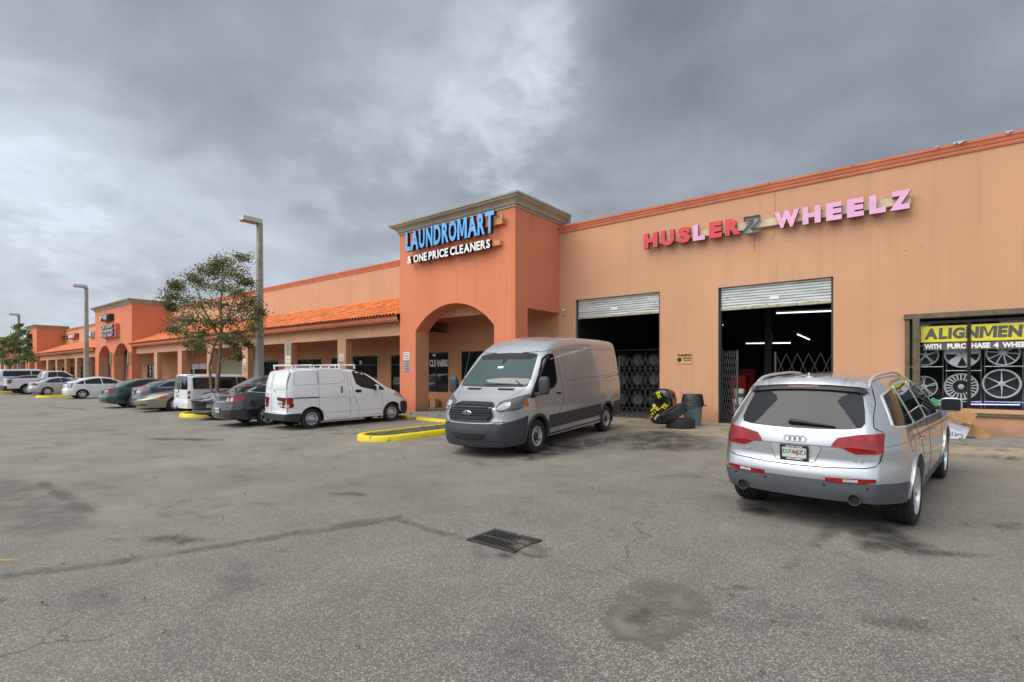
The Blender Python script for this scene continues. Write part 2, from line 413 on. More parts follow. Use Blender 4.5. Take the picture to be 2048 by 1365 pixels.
w = bpy.data.worlds.new('World'); scene.world = w; w.use_nodes = True
def build_world():
    nt = w.node_tree; L = nt.links; bg = nt.nodes['Background']
    sky = N(nt, 'ShaderNodeTexSky', sky_type='NISHITA'); sky.sun_disc = False; sky.sun_elevation = R(42); sky.sun_rotation = R(215)
    tc = N(nt, 'ShaderNodeTexCoord'); sp = N(nt, 'ShaderNodeSeparateXYZ'); L.new(tc.outputs['Generated'], sp.inputs[0])
    # cloud deck coordinates: direction projected on a flat layer
    ad = N(nt, 'ShaderNodeMath', operation='ADD'); L.new(sp.outputs[2], ad.inputs[0]); ad.inputs[1].default_value = .34
    mxm = N(nt, 'ShaderNodeMath', operation='MAXIMUM'); L.new(ad.outputs[0], mxm.inputs[0]); mxm.inputs[1].default_value = .05
    cb = N(nt, 'ShaderNodeCombineXYZ')
    for i in (0, 1):
        dv = N(nt, 'ShaderNodeMath', operation='DIVIDE'); L.new(sp.outputs[i], dv.inputs[0]); L.new(mxm.outputs[0], dv.inputs[1]); L.new(dv.outputs[0], cb.inputs[i])
    def nz(scale, det, off, rough=.55, dist=0):
        mp = N(nt, 'ShaderNodeMapping'); mp.inputs['Location'].default_value = off; mp.inputs['Rotation'].default_value = (0, 0, YAW); mp.inputs['Scale'].default_value = (1.0, 1.0, 1)
        L.new(cb.outputs[0], mp.inputs[0])
        n = N(nt, 'ShaderNodeTexNoise'); n.inputs['Scale'].default_value = scale; n.inputs['Detail'].default_value = det; n.inputs['Roughness'].default_value = rough; n.inputs['Distortion'].default_value = dist
        L.new(mp.outputs[0], n.inputs['Vector']); return n.outputs[0]
    a = nz(1.25, 3, (3.1, 7.3, 0), .45, .15); b = nz(3.4, 9, (1.2, 4.4, 0), .56, .35)
    def M2(op, x, y, z=None):
        n = N(nt, 'ShaderNodeMath', operation=op)
        for i, q in enumerate((x, y, z)):
            if q is None: continue
            if isinstance(q, (int, float)): n.inputs[i].default_value = q
            else: L.new(q, n.inputs[i])
        return n.outputs[0]
    v = M2('ADD', M2('ADD', M2('MULTIPLY', a, .52), M2('MULTIPLY', b, .34)), .135)
    # brighter breaks in the overcast, and the pale band low over the horizon
    def lobe(px, py, width, amp):
        ax = (px-CXp)/F_; bz = (CYp-py)/F_
        d = Vector((-math.sin(YAW)+ax*math.cos(YAW), math.cos(YAW)+ax*math.sin(YAW), bz)).normalized()
        vd = N(nt, 'ShaderNodeVectorMath', operation='DOT_PRODUCT'); L.new(tc.outputs['Generated'], vd.inputs[0]); vd.inputs[1].default_value = d
        mr = N(nt, 'ShaderNodeMapRange', interpolation_type='SMOOTHSTEP'); mr.inputs[1].default_value = math.cos(width); mr.inputs[2].default_value = 1; mr.inputs[4].default_value = amp
        L.new(vd.outputs['Value'], mr.inputs[0]); return mr.outputs[0]
    brk = M2('MULTIPLY_ADD', nz(7.5, 8, (2.7, 5.1, 0), .58, .2), 4.6, -1.95); brk = M2('MAXIMUM', M2('MINIMUM', brk, 1.0), 0.0)
    for px, py, wd, am in ((60, 560, R(24), .16), (650, 430, R(18), .05), (100, 420, R(9), .05), (1600, 180, R(26), -.07), (1300, 120, R(9), -.05), (250, 300, R(17), -.07), (30, 60, R(14), .04), (760, 120, R(10), .03), (1070, 170, R(12), .065), (960, 340, R(13), .055), (60, 470, R(12), .04)):
        v = M2('ADD', v, lobe(px, py, wd, am))
    for px, py, wd, am in ((1040, 50, R(7), .06), (1075, 140, R(7), .075), (1110, 230, R(7), .06), (900, 200, R(6), .05), (930, 310, R(8), .06), (975, 350, R(6), .07), (1130, 410, R(8), .06), (700, 330, R(9), .05), (90, 400, R(7), .09), (200, 590, R(10), .08)):
        v = M2('MULTIPLY_ADD', lobe(px, py, wd, am), brk, v)
    cr = N(nt, 'ShaderNodeValToRGB'); L.new(v, cr.inputs[0]); e = cr.color_ramp.elements
    e[0].position = .38; e[0].color = srgb(120, 127, 135); e[1].position = .86; e[1].color = srgb(214, 222, 234)
    for p_, c_ in ((.50, srgb(138, 145, 153)), (.62, srgb(160, 167, 175)), (.73, srgb(190, 198, 208))):
        n_ = e.new(p_); n_.color = c_
    # horizon haze brightening
    mr = N(nt, 'ShaderNodeMapRange', interpolation_type='SMOOTHSTEP'); mr.inputs[1].default_value = .30; mr.inputs[2].default_value = .0; mr.inputs[3].default_value = 0; mr.inputs[4].default_value = .45
    L.new(sp.outputs[2], mr.inputs[0])
    mx = N(nt, 'ShaderNodeMix', data_type='RGBA'); L.new(mr.outputs[0], mx.inputs[0]); L.new(cr.outputs[0], mx.inputs[6]); mx.inputs[7].default_value = srgb(200, 206, 213)
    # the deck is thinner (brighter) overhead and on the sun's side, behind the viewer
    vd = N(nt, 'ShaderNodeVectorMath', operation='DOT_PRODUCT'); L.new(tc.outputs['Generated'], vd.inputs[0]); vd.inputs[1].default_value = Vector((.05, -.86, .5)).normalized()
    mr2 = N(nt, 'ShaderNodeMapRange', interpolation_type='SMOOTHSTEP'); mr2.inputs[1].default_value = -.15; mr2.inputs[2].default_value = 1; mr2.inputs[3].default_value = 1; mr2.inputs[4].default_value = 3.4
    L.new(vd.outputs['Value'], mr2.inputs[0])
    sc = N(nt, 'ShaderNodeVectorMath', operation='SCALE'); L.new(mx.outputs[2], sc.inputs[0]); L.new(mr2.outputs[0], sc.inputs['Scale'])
    # clouds replace most of the clear sky; background strength .1 -> multiply clouds by 10 / exposure
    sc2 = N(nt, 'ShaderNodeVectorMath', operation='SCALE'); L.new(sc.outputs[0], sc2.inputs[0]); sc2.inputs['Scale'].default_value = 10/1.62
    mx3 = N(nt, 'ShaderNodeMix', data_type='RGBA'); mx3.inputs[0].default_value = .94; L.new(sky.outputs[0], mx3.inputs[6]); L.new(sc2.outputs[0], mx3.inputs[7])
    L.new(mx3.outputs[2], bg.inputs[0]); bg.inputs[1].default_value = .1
build_world()
su = bpy.data.lights.new('sun', 'SUN'); so = bpy.data.objects.new('sun', su); COL.objects.link(so)
su.energy = 1.5; su.angle = R(55); su.color = (1, .94, .85)
az = R(215)  # compass-like: from behind the viewer, left
sd = Vector((-.42, -.80, 1.0)).normalized()   # towards the sun
so.rotation_euler = sd.to_track_quat('Z', 'Y').to_euler()
scene.view_settings.view_transform = 'Standard'; scene.view_settings.look = 'None'; scene.view_settings.exposure = .85; scene.view_settings.gamma = 1
# ================================================================== GROUND
def ground():
    xs = [-600, -300, -200, -150]; x = -120
    while x < -40: xs.append(x); x += 4
    while x < -16: xs.append(x); x += 1
    while x < -8: xs.append(x); x += .25
    while x < 14: xs.append(x); x += 1
    xs += [14, 30, 60, 150, 400]
    ys = [-300, -100, -40, -15, -5, 0, 2, 3.0, 4.0, 5, 6, 7, 7.6, 8.2, 8.8, 9.4, 10, 10.6, 11.2, 11.6, 11.8857, 12.5, 13.3, 17, 20, 40, 100, 400, 900]
    mb = MB(); n = len(ys)
    vs = [(x, y, gz(x, y) if y < 100 else 0) for x in xs for y in ys]
    mb.add(vs, [(i*n+j, (i+1)*n+j, (i+1)*n+j+1, i*n+j+1) for i in range(len(xs)-1) for j in range(n-1)])
    o = mb.obj('ground', M['asphalt'], smooth=60); tag(o, 'worn grey asphalt of the parking lot', 'ground', kind='structure')
ground()
def sheet(name, pts, mat, off=.006, soft=.25, h=.3, parent=None):
    """ground-hugging patch with an 'edge' attribute that fades its rim"""
    v2, tr = tri_poly([pts], h)
    me = bpy.data.meshes.new(name); me.from_pydata([(x, y, gz(x, y)+off) for x, y in v2], [], tr); me.materials.append(mat)
    at = me.attributes.new('edge', 'FLOAT', 'POINT')
    n = len(pts)
    for i, (x, y) in enumerate(v2):
        d = 9
        for k in range(n):
            a = Vector(pts[k]); b = Vector(pts[(k+1) % n]); p = Vector((x, y)); ab = b-a
            t = max(0, min(1, (p-a).dot(ab)/max(ab.length_squared, 1e-9))); d = min(d, (p-a-ab*t).length)
        at.data[i].value = 1 if soft <= 0 else min(1, d/soft)
    o = bpy.data.objects.new(name, me); COL.objects.link(o)
    if parent: o.parent = parent
    return o
def blob(cx, cy, rx, ry, rot=0, n=22, jag=.25, seed=0):
    rr = random.Random(seed); out = []
    for k in range(n):
        t = 2*math.pi*k/n; q = 1+rr.uniform(-jag, jag); x = rx*q*math.cos(t); y = ry*q*math.sin(t)
        out.append((cx+x*math.cos(rot)-y*math.sin(rot), cy+x*math.sin(rot)+y*math.cos(rot)))
    return out
def GP(px, py, z=0):
    a = (px-CXp)/F_; b = (CYp-py)/F_; d = (z-HC)/b
    return (d*(-math.sin(YAW)+a*math.cos(YAW)), d*(math.cos(YAW)+a*math.sin(YAW)))
def st(o, lab): return tag(o, lab, kind='structure')
# sand-filled hollow, oil stains, tar patches
st(sheet('sand_patch', [GP(*p) for p in [(1195, 1240), (1225, 1185), (1290, 1150), (1360, 1165), (1420, 1195), (1435, 1235), (1400, 1262), (1350, 1285), (1330, 1320), (1290, 1295), (1215, 1280)]], M['sand'], .006, .10, .1), 'sandy hollow in the asphalt')
st(sheet('oil_stain', [GP(*p) for p in [(1235, 1225), (1290, 1212), (1330, 1225), (1300, 1250), (1268, 1262), (1240, 1245)]], M['stain'], .011, .12, .1), 'dark damp spot in the sandy hollow')
st(sheet('oil_stain', [GP(*p) for p in [(1640, 1050), (1700, 1055), (1620, 1120), (1560, 1165), (1500, 1185), (1430, 1182), (1420, 1172), (1520, 1160), (1590, 1110)]], M['patch'], .006, .05, .12), 'dark crooked trail behind the silver car')
st(sheet('oil_stain', [GP(*p) for p in [(1690, 1060), (1760, 1045), (1800, 1060), (1890, 1100), (1860, 1125), (1760, 1120), (1700, 1100)]], M['stain'], .010, .2, .12), 'oil stains behind the silver car')
st(sheet('oil_stain', [GP(*p) for p in [(1470, 1000), (1530, 1005), (1560, 1030), (1520, 1040), (1475, 1025)]], M['stain'], .010, .12, .12), 'oil stain under the tail pipe')
st(sheet('oil_stain', [GP(*p) for p in [(1980, 1045), (2048, 1050), (2048, 1065), (1985, 1062)]], M['stain'], .008, .1, .12), 'oil spot at the right edge')
st(sheet('oil_stain', [GP(*p, .12) for p in [(1225, 870), (1330, 862), (1440, 880), (1480, 900), (1380, 905), (1240, 900)]], M['stain'], .009, .5, .2), 'oily asphalt before the garage doors')
st(sheet('oil_stain', [GP(*p) for p in [(1000, 905), (1250, 880), (1260, 895), (1050, 930)]], M['stain'], .009, .3, .2), 'oily asphalt beside the silver van')
st(sheet('tar_patch', [GP(*p) for p in [(720, 1038), (800, 1030), (860, 1055), (935, 1072), (930, 1085), (860, 1070), (790, 1045), (500, 1090), (220, 1135), (0, 1160), (0, 1148), (230, 1118), (500, 1078)]], M['patch'], .006, .04, .12), 'dark tar seam running to the drain')
st(sheet('tar_patch', [GP(*p) for p in [(55, 935), (100, 960), (170, 1000), (260, 1080), (220, 1090), (130, 1015), (70, 970)]], M['patch'], .007, .08, .15), 'dark tar seam at the left')
st(sheet('tar_patch', [GP(*p) for p in [(-60, 960), (80, 955), (210, 1010), (235, 1060), (60, 1080), (-60, 1075)]], M['patch2'], .006, .45, .2), 'dark smooth patch at the left edge')
st(sheet('tar_patch', [GP(*p) for p in [(40, 812), (180, 818), (560, 895), (760, 965), (600, 905), (200, 823)]], M['patch'], .006, .05, .3), 'thin crack across the lane')
for i, (px, py, rx, ry) in enumerate([(1010, 1112, .16, .09), (350, 1080, .5, .16), (700, 990, .4, .12), (1560, 900, .5, .2), (700, 870, 1.0, .12), (360, 880, 1.2, .3), (1900, 1110, .35, .12), (1130, 985, .3, .1), (1800, 1250, .3, .18)]):
    st(sheet('oil_stain', blob(*GP(px, py), rx, ry, .5, seed=i), M['stain'], .012+.001*i, min(rx, ry)*.8, .08), 'faint dark stain on the asphalt')
st(sheet('sand_patch', blob(*GP(1060, 1098), .36, .16, -.3, seed=30), M['sand'], .013, .08, .06), 'sandy crust around the drain')
# parking stall lines (pairs of worn yellow lines)
def line(x0, y0, x1, y1, wd=.1, mat='line', name='parking_line', lab='worn yellow stall line'):
    d = Vector((x1-x0, y1-y0)).normalized(); n = Vector((-d.y, d.x))*wd/2
    st(sheet(name, [(x0+n.x, y0+n.y), (x1+n.x, y1+n.y), (x1-n.x, y1-n.y), (x0-n.x, y0-n.y)], M[mat], .007, .008, .25), lab)
line(-14.0, 7.9, -14.35, 13.2); line(-14.28, 7.9, -14.62, 13.2)
for x in (-16.75, -19.4, -22.1, -24, -26.0, -28.4, -30.6, -33.0, -35.6, -38.2, -40.8, -43.4, -46.6, -52.0, -56.4, -60.6):
    line(x, 7.9, x-.05, 13.2)
for k, (a, b, m_) in enumerate([((-10, 1019), (18, 1021), 'line_w'), ((-10, 1027), (18, 1028), 'line_o'), ((-10, 1032), (26, 1033), 'line_w')]):
    A, B = GP(*a), GP(*b); line(A[0], A[1], B[0], B[1], .03, m_, 'painted_mark', 'short painted mark at the left edge')
line(*GP(-40, 1123), *GP(40, 1122), .04, 'line_o', 'painted_mark', 'faint yellow paint arc at the left edge')

# concrete apron, sidewalks, curbs
mb = MB(); mb.box(-10.75, -1.32, 13.35, 17.0, .02, .158); st(mb.obj('apron', M['conc'], bevel=.004), 'stained concrete apron before the garage doors')
mb = MB(); mb.box(-1.30, 12, 13.02, 17.0, -.2, .22); st(mb.obj('sidewalk', M['conc'], bevel=.02), 'concrete sidewalk with worn kerb under the shop window')
mb = MB(); mb.box(-1.30, 12, 14.6, 16.99, .21, .226); st(mb.obj('sidewalk', M['conc2']), 'darker inner strip of the sidewalk')
mb = MB(); mb.box(-140, -16.30, 13.98, 17.0, -.2, .15); mb.box(-16.3, -10.80, 14.04, 17.0, -.2, .165)
st(mb.obj('sidewalk', M['conc2'], bevel=.02), 'grey concrete walk under the arcade')

# drain grate
def grate():
    a, b, c, d = GP(930, 1079), GP(990, 1062), GP(1088, 1086), GP(1012, 1110)
    ctr = ((a[0]+c[0])/2, (a[1]+c[1])/2)
    ang = math.atan2(c[1]-b[1], c[0]-b[0])
    root = empty('drain_grate', (*ctr, .0), (0, 0, ang), 'cast iron storm drain grate set in the asphalt', 'drain grate')
    W_, D_ = .62, .46
    f = MB()
    f.poly_prism([(-W_/2, -D_/2), (W_/2, -D_/2), (W_/2, D_/2), (-W_/2, D_/2)], .0, .016, 'xy',
        holes=[[(x-.016, y0), (x+.016, y0), (x+.016, y1), (x-.016, y1)] for x in [(-W_/2+.05+k*(W_-.1)/11) for k in range(12)] for y0, y1 in ((-D_/2+.04, -.02), (.02, D_/2-.04))])
    f.obj('grate_frame', simple('cast_iron', (.055, .052, .048), .6, metal=.3, var=.3, vscale=14), root, bevel=.003)
    p = MB(); p.box(-W_/2+.02, W_/2-.02, -D_/2+.02, D_/2-.02, .002, .006); p.obj('pit', M['blackm'], root)
grate()
# fallen leaves and litter
lm = [simple('dry_leaf_'+n, c, .8, var=.2, vscale=30) for n, c in (('brown', (.23, .10, .04)), ('orange', (.33, .12, .06)), ('yellow', (.42, .30, .10)), ('red', (.36, .08, .06)))]
leafpx = [(1040, 1074, 2), (1095, 1097, 2), (667, 939, 0), (330, 1269, 0), (289, 1202, 0), (207, 1194, 3), (85, 1211, 0), (128, 1278, 0), (310, 958, 1), (1463, 1193, 0), (1587, 1216, 1), (1848, 1243, 2), (2030, 1278, 0),
          (1525, 1349, 0), (1950, 1201, 1), (1282, 1050, 1), (313, 1132, 1), (264, 1114, 1), (128, 1131, 1), (490, 990, 0), (593, 1065, 0), (715, 1298, 0), (700, 930, 2), (2, 1203, 3), (1545, 1245, 0), (780, 872, 0), (505, 902, 0), (360, 887, 2)]
for i, (px, py, k) in enumerate(leafpx):
    x, y = GP(px, py); mb = MB(); rr = random.Random(i); L_, W2 = rr.uniform(.016, .028), rr.uniform(.007, .012)
    vs = []
    for t in range(7):
        s = -1+2*t/6; ww = W2*(1-s*s)**.6 if abs(s) < 1 else .001
        vs += [(s*L_, -ww, .008+.010*s*s), (s*L_, 0, .004+.006*s*s), (s*L_, ww, .010+.010*s*s)]
    mb.add(vs, [(t*3+q, t*3+q+1, t*3+q+4, t*3+q+3) for t in range(6) for q in range(2)])
    o = mb.obj('fallen_leaf', lm[k], smooth=60); o.location = (x, y, gz(x, y)+.008); o.rotation_euler = (0, 0, rr.uniform(0, 6))
    tag(o, 'small dry leaf lying on the open asphalt', 'leaf', 'dry leaves scattered on the asphalt')

# yellow kerbed islands and wheel stops
def island(x0, x1, y0, y1, lab, skew=0, plants=True):
    root = empty('curb_island', ((x0+x1)/2, (y0+y1)/2, 0), label=lab, cat='curb island', group='yellow kerbed islands between the stalls')
    cx, cy = (x0+x1)/2, (y0+y1)/2; hw = (x1-x0)/2; hl = (y1-y0)/2
    def outl(ins):
        r = hw-ins; pts = []
        for k in range(13):
            t = math.pi+math.pi*k/12; pts.append((r*math.cos(t), -hl+hw+r*math.sin(t)*.95))
        pts += [(hw-ins, hl-ins), (-hw+ins, hl-ins)]
        return [(x+skew*(y), y) for x, y in pts]
    O0, O1, I1 = outl(0), outl(.03), outl(.16); n = len(O0); zb = gz(cx, y0); mb = MB(); z0 = [gz(cx+a, cy+b) for a, b in O0]
    vs = [(a, b, z-.05) for (a, b), z in zip(O0, z0)]+[(a, b, z+.12) for (a, b), z in zip(O0, z0)]+[(a, b, z+.145) for (a, b), z in zip(O1, z0)]+[(a, b, z+.145) for (a, b), z in zip(I1, z0)]+[(a, b, z+.05) for (a, b), z in zip(I1, z0)]
    mb.add(vs, [(r*n+i, r*n+(i+1) % n, (r+1)*n+(i+1) % n, (r+1)*n+i) for r in range(4) for i in range(n)])
    mb.obj('curb', M['yellow'], root, smooth=50)
    mb = MB(); v2, tr = tri_poly([[(a, b) for a, b in I1]], .12)
    rr = random.Random(3)
    mb.add([(a, b, gz(cx+a, cy+b)+.115+rr.uniform(-.012, .02)) for a, b in v2], tr)
    m, nt, b_ = new_mat('mulch_soil'); o_, _, _ = noise_mix(nt, (.12, .075, .045), (.045, .03, .02), 25, .4, .6, detail=6)
    o2, _, _ = noise_mix(nt, o_, (.07, .13, .03), 5, .52, .60, detail=7); nt.links.new(o2, b_.inputs['Base Color']); b_.inputs['Roughness'].default_value = 1
    mb.obj('soil', m, root, smooth=80)
    return root, (cx, cy, I1)
isl, info = island(-11.30, -9.98, 7.9, 13.0, 'long yellow kerbed island beside the silver van', .18)
cx, cy, I1 = info; gm = simple('weed_green', (.08, .16, .025), .8, var=.3, vscale=9); gmb = MB(); rr = random.Random(5)
for _ in range(900):
    a, b = rr.uniform(-1.1, 1.1), rr.uniform(-2.5, 2.5)
    if inside((a, b), I1) and (rr.random() < (.9 if b < -1.5 else .25)):
        t = rr.uniform(0, 6.3); h_ = rr.uniform(.02, .05); z = gz(cx+a, cy+b)+.11; dx, dy = .02*math.cos(t), .02*math.sin(t)
        gmb.add([(cx+a-dx*.4, cy+b-dy*.4, z), (cx+a+dx*.4, cy+b+dy*.4, z), (cx+a+dx+.01, cy+b+dy, z+h_), (cx+a+dx*.2, cy+b+dy*.2, z+h_*.9)], [(0, 1, 2, 3)])
tag(gmb.obj('weeds', gm), 'short green weeds growing in the long island', 'weeds', kind='stuff')
island(-23.75, -21.95, 7.9, 13.1, 'yellow kerbed island holding the small tree', 0)
island(-50.6, -48.9, 8.0, 13.1, 'yellow kerbed island between the silver sedan and white hatchback', 0)
island(-64.9, -63.9, 7.4, 13.1, 'far yellow kerbed island by the red car', 0)
def wheel_stop(x, y, ang, lab, L_=1.75):
    mb = MB(); pts = [(-.08, 0), (-.055, .11), (.055, .11), (.08, 0)]
    h = L_/2
    mb.add([(s*(h-(.06 if z else 0)), q, z) for s in (-1, 1) for q, z in pts], [(0, 1, 2, 3), (7, 6, 5, 4), (0, 4, 5, 1), (1, 5, 6, 2), (2, 6, 7, 3), (3, 7, 4, 0)])
    o = mb.obj('wheel_stop', M['yellow'], bevel=.015, smooth=40); o.location = (x, y, gz(x, y)-.005); o.rotation_euler = (0, 0, ang)
    tag(o, lab, 'wheel stop', 'yellow parking wheel stops')
wheel_stop(-13.35, 12.45, R(-5), 'yellow wheel stop in the empty stall before the arch')
wheel_stop(-15.75, 12.75, R(-2), 'yellow wheel stop under the nose of the white panel van')
# ================================================================== BUILDING
WY, TY, BY = 17.0, 14.2, 14.5
bld = empty('shopping_plaza', (-40, 17, 0), label='long single storey salmon and tan stucco strip mall with towers', cat='building')
def bp(mb, name, mats, lab=None, **k):
    o = mb.obj(name, mats, bld, **k); o.matrix_parent_inverse = Matrix.Translation((40, -17, 0))
    if lab: o['label'] = lab
    return o
def sub(mb, name, mats, parent, **k):
    return mb.obj(name, mats, parent, **k)
TOWERS = [(-17.2, -11.06, [(-16.18, -11.98, 3.46, .96)], 7.55), (-61.7, -51.2, None, 7.55), (-92.6, -87.3, None, 7.5), (-131.0, -120.7, None, 7.5)]
# ---- main wall (upper wall + garage front), with openings
D1 = (-10.33, -7.00, 4.52); D2 = (-5.07, -1.94, 4.45); WIN = (-.29, 5.4, .86, 3.13)
mb = MB()
def hole(x0, x1, z0, z1): return [(x0, z0), (x1, z0), (x1, z1), (x0, z1)]
# garage wall x -11.1..12
outer = [(-11.1, .0), (D1[0], .0), (D1[0], D1[2]), (D1[1], D1[2]), (D1[1], .0), (D2[0], .0), (D2[0], D2[2]), (D2[1], D2[2]), (D2[1], 0), (12, 0), (12, 7.2), (-11.1, 7.2)]
mb.poly_prism(outer, WY, WY+.3, 'xz', holes=[hole(*WIN)])
bp(mb, 'wall', M['tan'], 'tan stucco wall of the tyre shop')
# storefront wall under the arcade & tower, with glazing rects (x0,x1,z0,z1,kind)
def XY(px, y): 
    a = (px-CXp)/F_; return y*(-math.sin(YAW)+a*math.cos(YAW))/(math.cos(YAW)+a*math.sin(YAW))
SF = []
def sfp(p0, p1, z0, z1, kind): SF.append((XY(p0, WY), XY(p1, WY), z0, z1, kind))
sfp(922, 1004, .18, 2.72, 'win'); sfp(846, 896.5, .86, 2.72, 'win')
sfp(781.6, 812, .16, 2.68, 'door'); sfp(705, 754.6, .16, 2.68, 'door2'); sfp(662.8, 681, .16, 2.62, 'door'); sfp(594.6, 642.6, .8, 2.6, 'win')
sfp(524, 556, .5, 2.6, 'win'); sfp(503, 515, .16, 2.6, 'grey'); sfp(434, 486, .16, 2.72, 'shutter'); sfp(381, 413, .16, 2.6, 'win'); sfp(334.7, 355.5, .16, 2.6, 'door'); sfp(294.5, 308.5, .16, 2.55, 'door'); sfp(282.6, 286.4, .16, 2.5, 'grey')
sfp(245.5, 252.5, .16, 2.8, 'poster'); sfp(213.3, 222, .16, 2.7, 'poster')
for a, b, k in ((183.5, 192, 'door'), (160.5, 168, 'door'), (141, 149, 'door'), (123.5, 130, 'win'), (106.5, 110.5, 'door'), (86, 90, 'win')): sfp(a, b, .16, 2.6, k)
sfp(45, 49, .16, 2.6, 'door'); sfp(33, 37, .16, 2.6, 'door')
SF.sort()
def seg_wall(x0, x1, z1, mat, lab):
    mb = MB(); hs = [hole(a+.0, b, c, d) for a, b, c, d, k in SF if a > x0+.02 and b < x1-.02]
    mb.poly_prism([(x0, 0), (x1, 0), (x1, z1), (x0, z1)], WY, WY+.2, 'xz', holes=hs); bp(mb, 'wall', mat, lab)
seg_wall(-51.4, -11.1, 5.6, M['inner'], 'tan storefront wall behind the near arcade')
seg_wall(-87.4, -51.4, 5.6, M['inner'], 'tan storefront wall behind the middle arcade')
seg_wall(-131, -87.4, 5.6, M['inner'], 'tan storefront wall behind the far arcade')
for x0, x1 in ((-51.3, -17.0), (-87.4, -61.6), (-120.8, -92.5)):
    mb = MB(); mb.box(x0, x1, WY-.01, WY+.29, 5.3, 7.2); bp(mb, 'wall', M['tan'], 'tan upper wall above the tiled roof')
mb = MB(); mb.box(-131, 12, 17.3, 40, 7.0, 7.1); mb.box(-131, 12, 39.9, 40, 0, 7); mb.box(-131, -130.8, 17.3, 40, 0, 7); mb.box(11.8, 12, 17.3, 40, 0, 7); bp(mb, 'roof', M['conc2'])
for x0, x1 in ((-11.04, 12.0), (-51.25, -17.25), (-87.35, -61.75), (-120.75, -92.65)):
    mb = MB()  # coping: stepped moulding
    prof = [(WY+.3, 7.16), (WY-.03, 7.16), (WY-.05, 7.20), (WY-.05, 7.24), (WY-.075, 7.26), (WY-.10, 7.33), (WY-.13, 7.36), (WY-.14, 7.42), (WY-.06, 7.44), (WY+.3, 7.44)]
    n = len(prof); mb.add([(x, y, z) for x in (x0, x1) for y, z in prof], [(i, (i+1) % n, n+(i+1) % n, n+i) for i in range(n)]+[tuple(range(n)), tuple(range(n, 2*n))[::-1]])
    bp(mb, 'coping', M['coping'])
# peeling flecks on the near coping
pl = simple('peeling_membrane', (.36, .37, .37), .6); rr = random.Random(11)
mb = MB()
for x, L_ in ((.62, .24), (.28, .06), (-1.5, .03), (1.55, .12), (-3.6, .03)):
    k = 5; top = [(x+L_*i/k, WY-.145+rr.uniform(-.02, 0), 7.435+rr.uniform(0, .02)) for i in range(k+1)]; bt = [(x+L_*i/k+.01, WY-.165+rr.uniform(-.03, 0), 7.435-rr.uniform(.01, .07)) for i in range(k+1)]
    mb.add(top+bt, [(i, i+1, k+2+i, k+1+i) for i in range(k)])
bp(mb, 'torn_flashing', pl)
# crack & rust run on the garage wall
crk = simple('wall_crack', (.10, .05, .035), .9); mb = MB(); z = 7.15; x = -3.42
while z > 5.7: 
    x2 = x+rr.uniform(-.03, .03); mb.bar((x, WY-.0015, z), (x2, WY-.0015, z-.07), .008, .004); x = x2; z -= .07
mb.bar((-4.0, WY-.002, 5.93), (-3.985, WY-.002, 5.45), .014, .004)
for _ in range(16):
    a, b = rr.uniform(-9, 0), rr.uniform(4.9, 5.95); mb.box(a, a+.02, WY-.003, WY, b, b+.02)
bp(mb, 'wall_crack', crk)
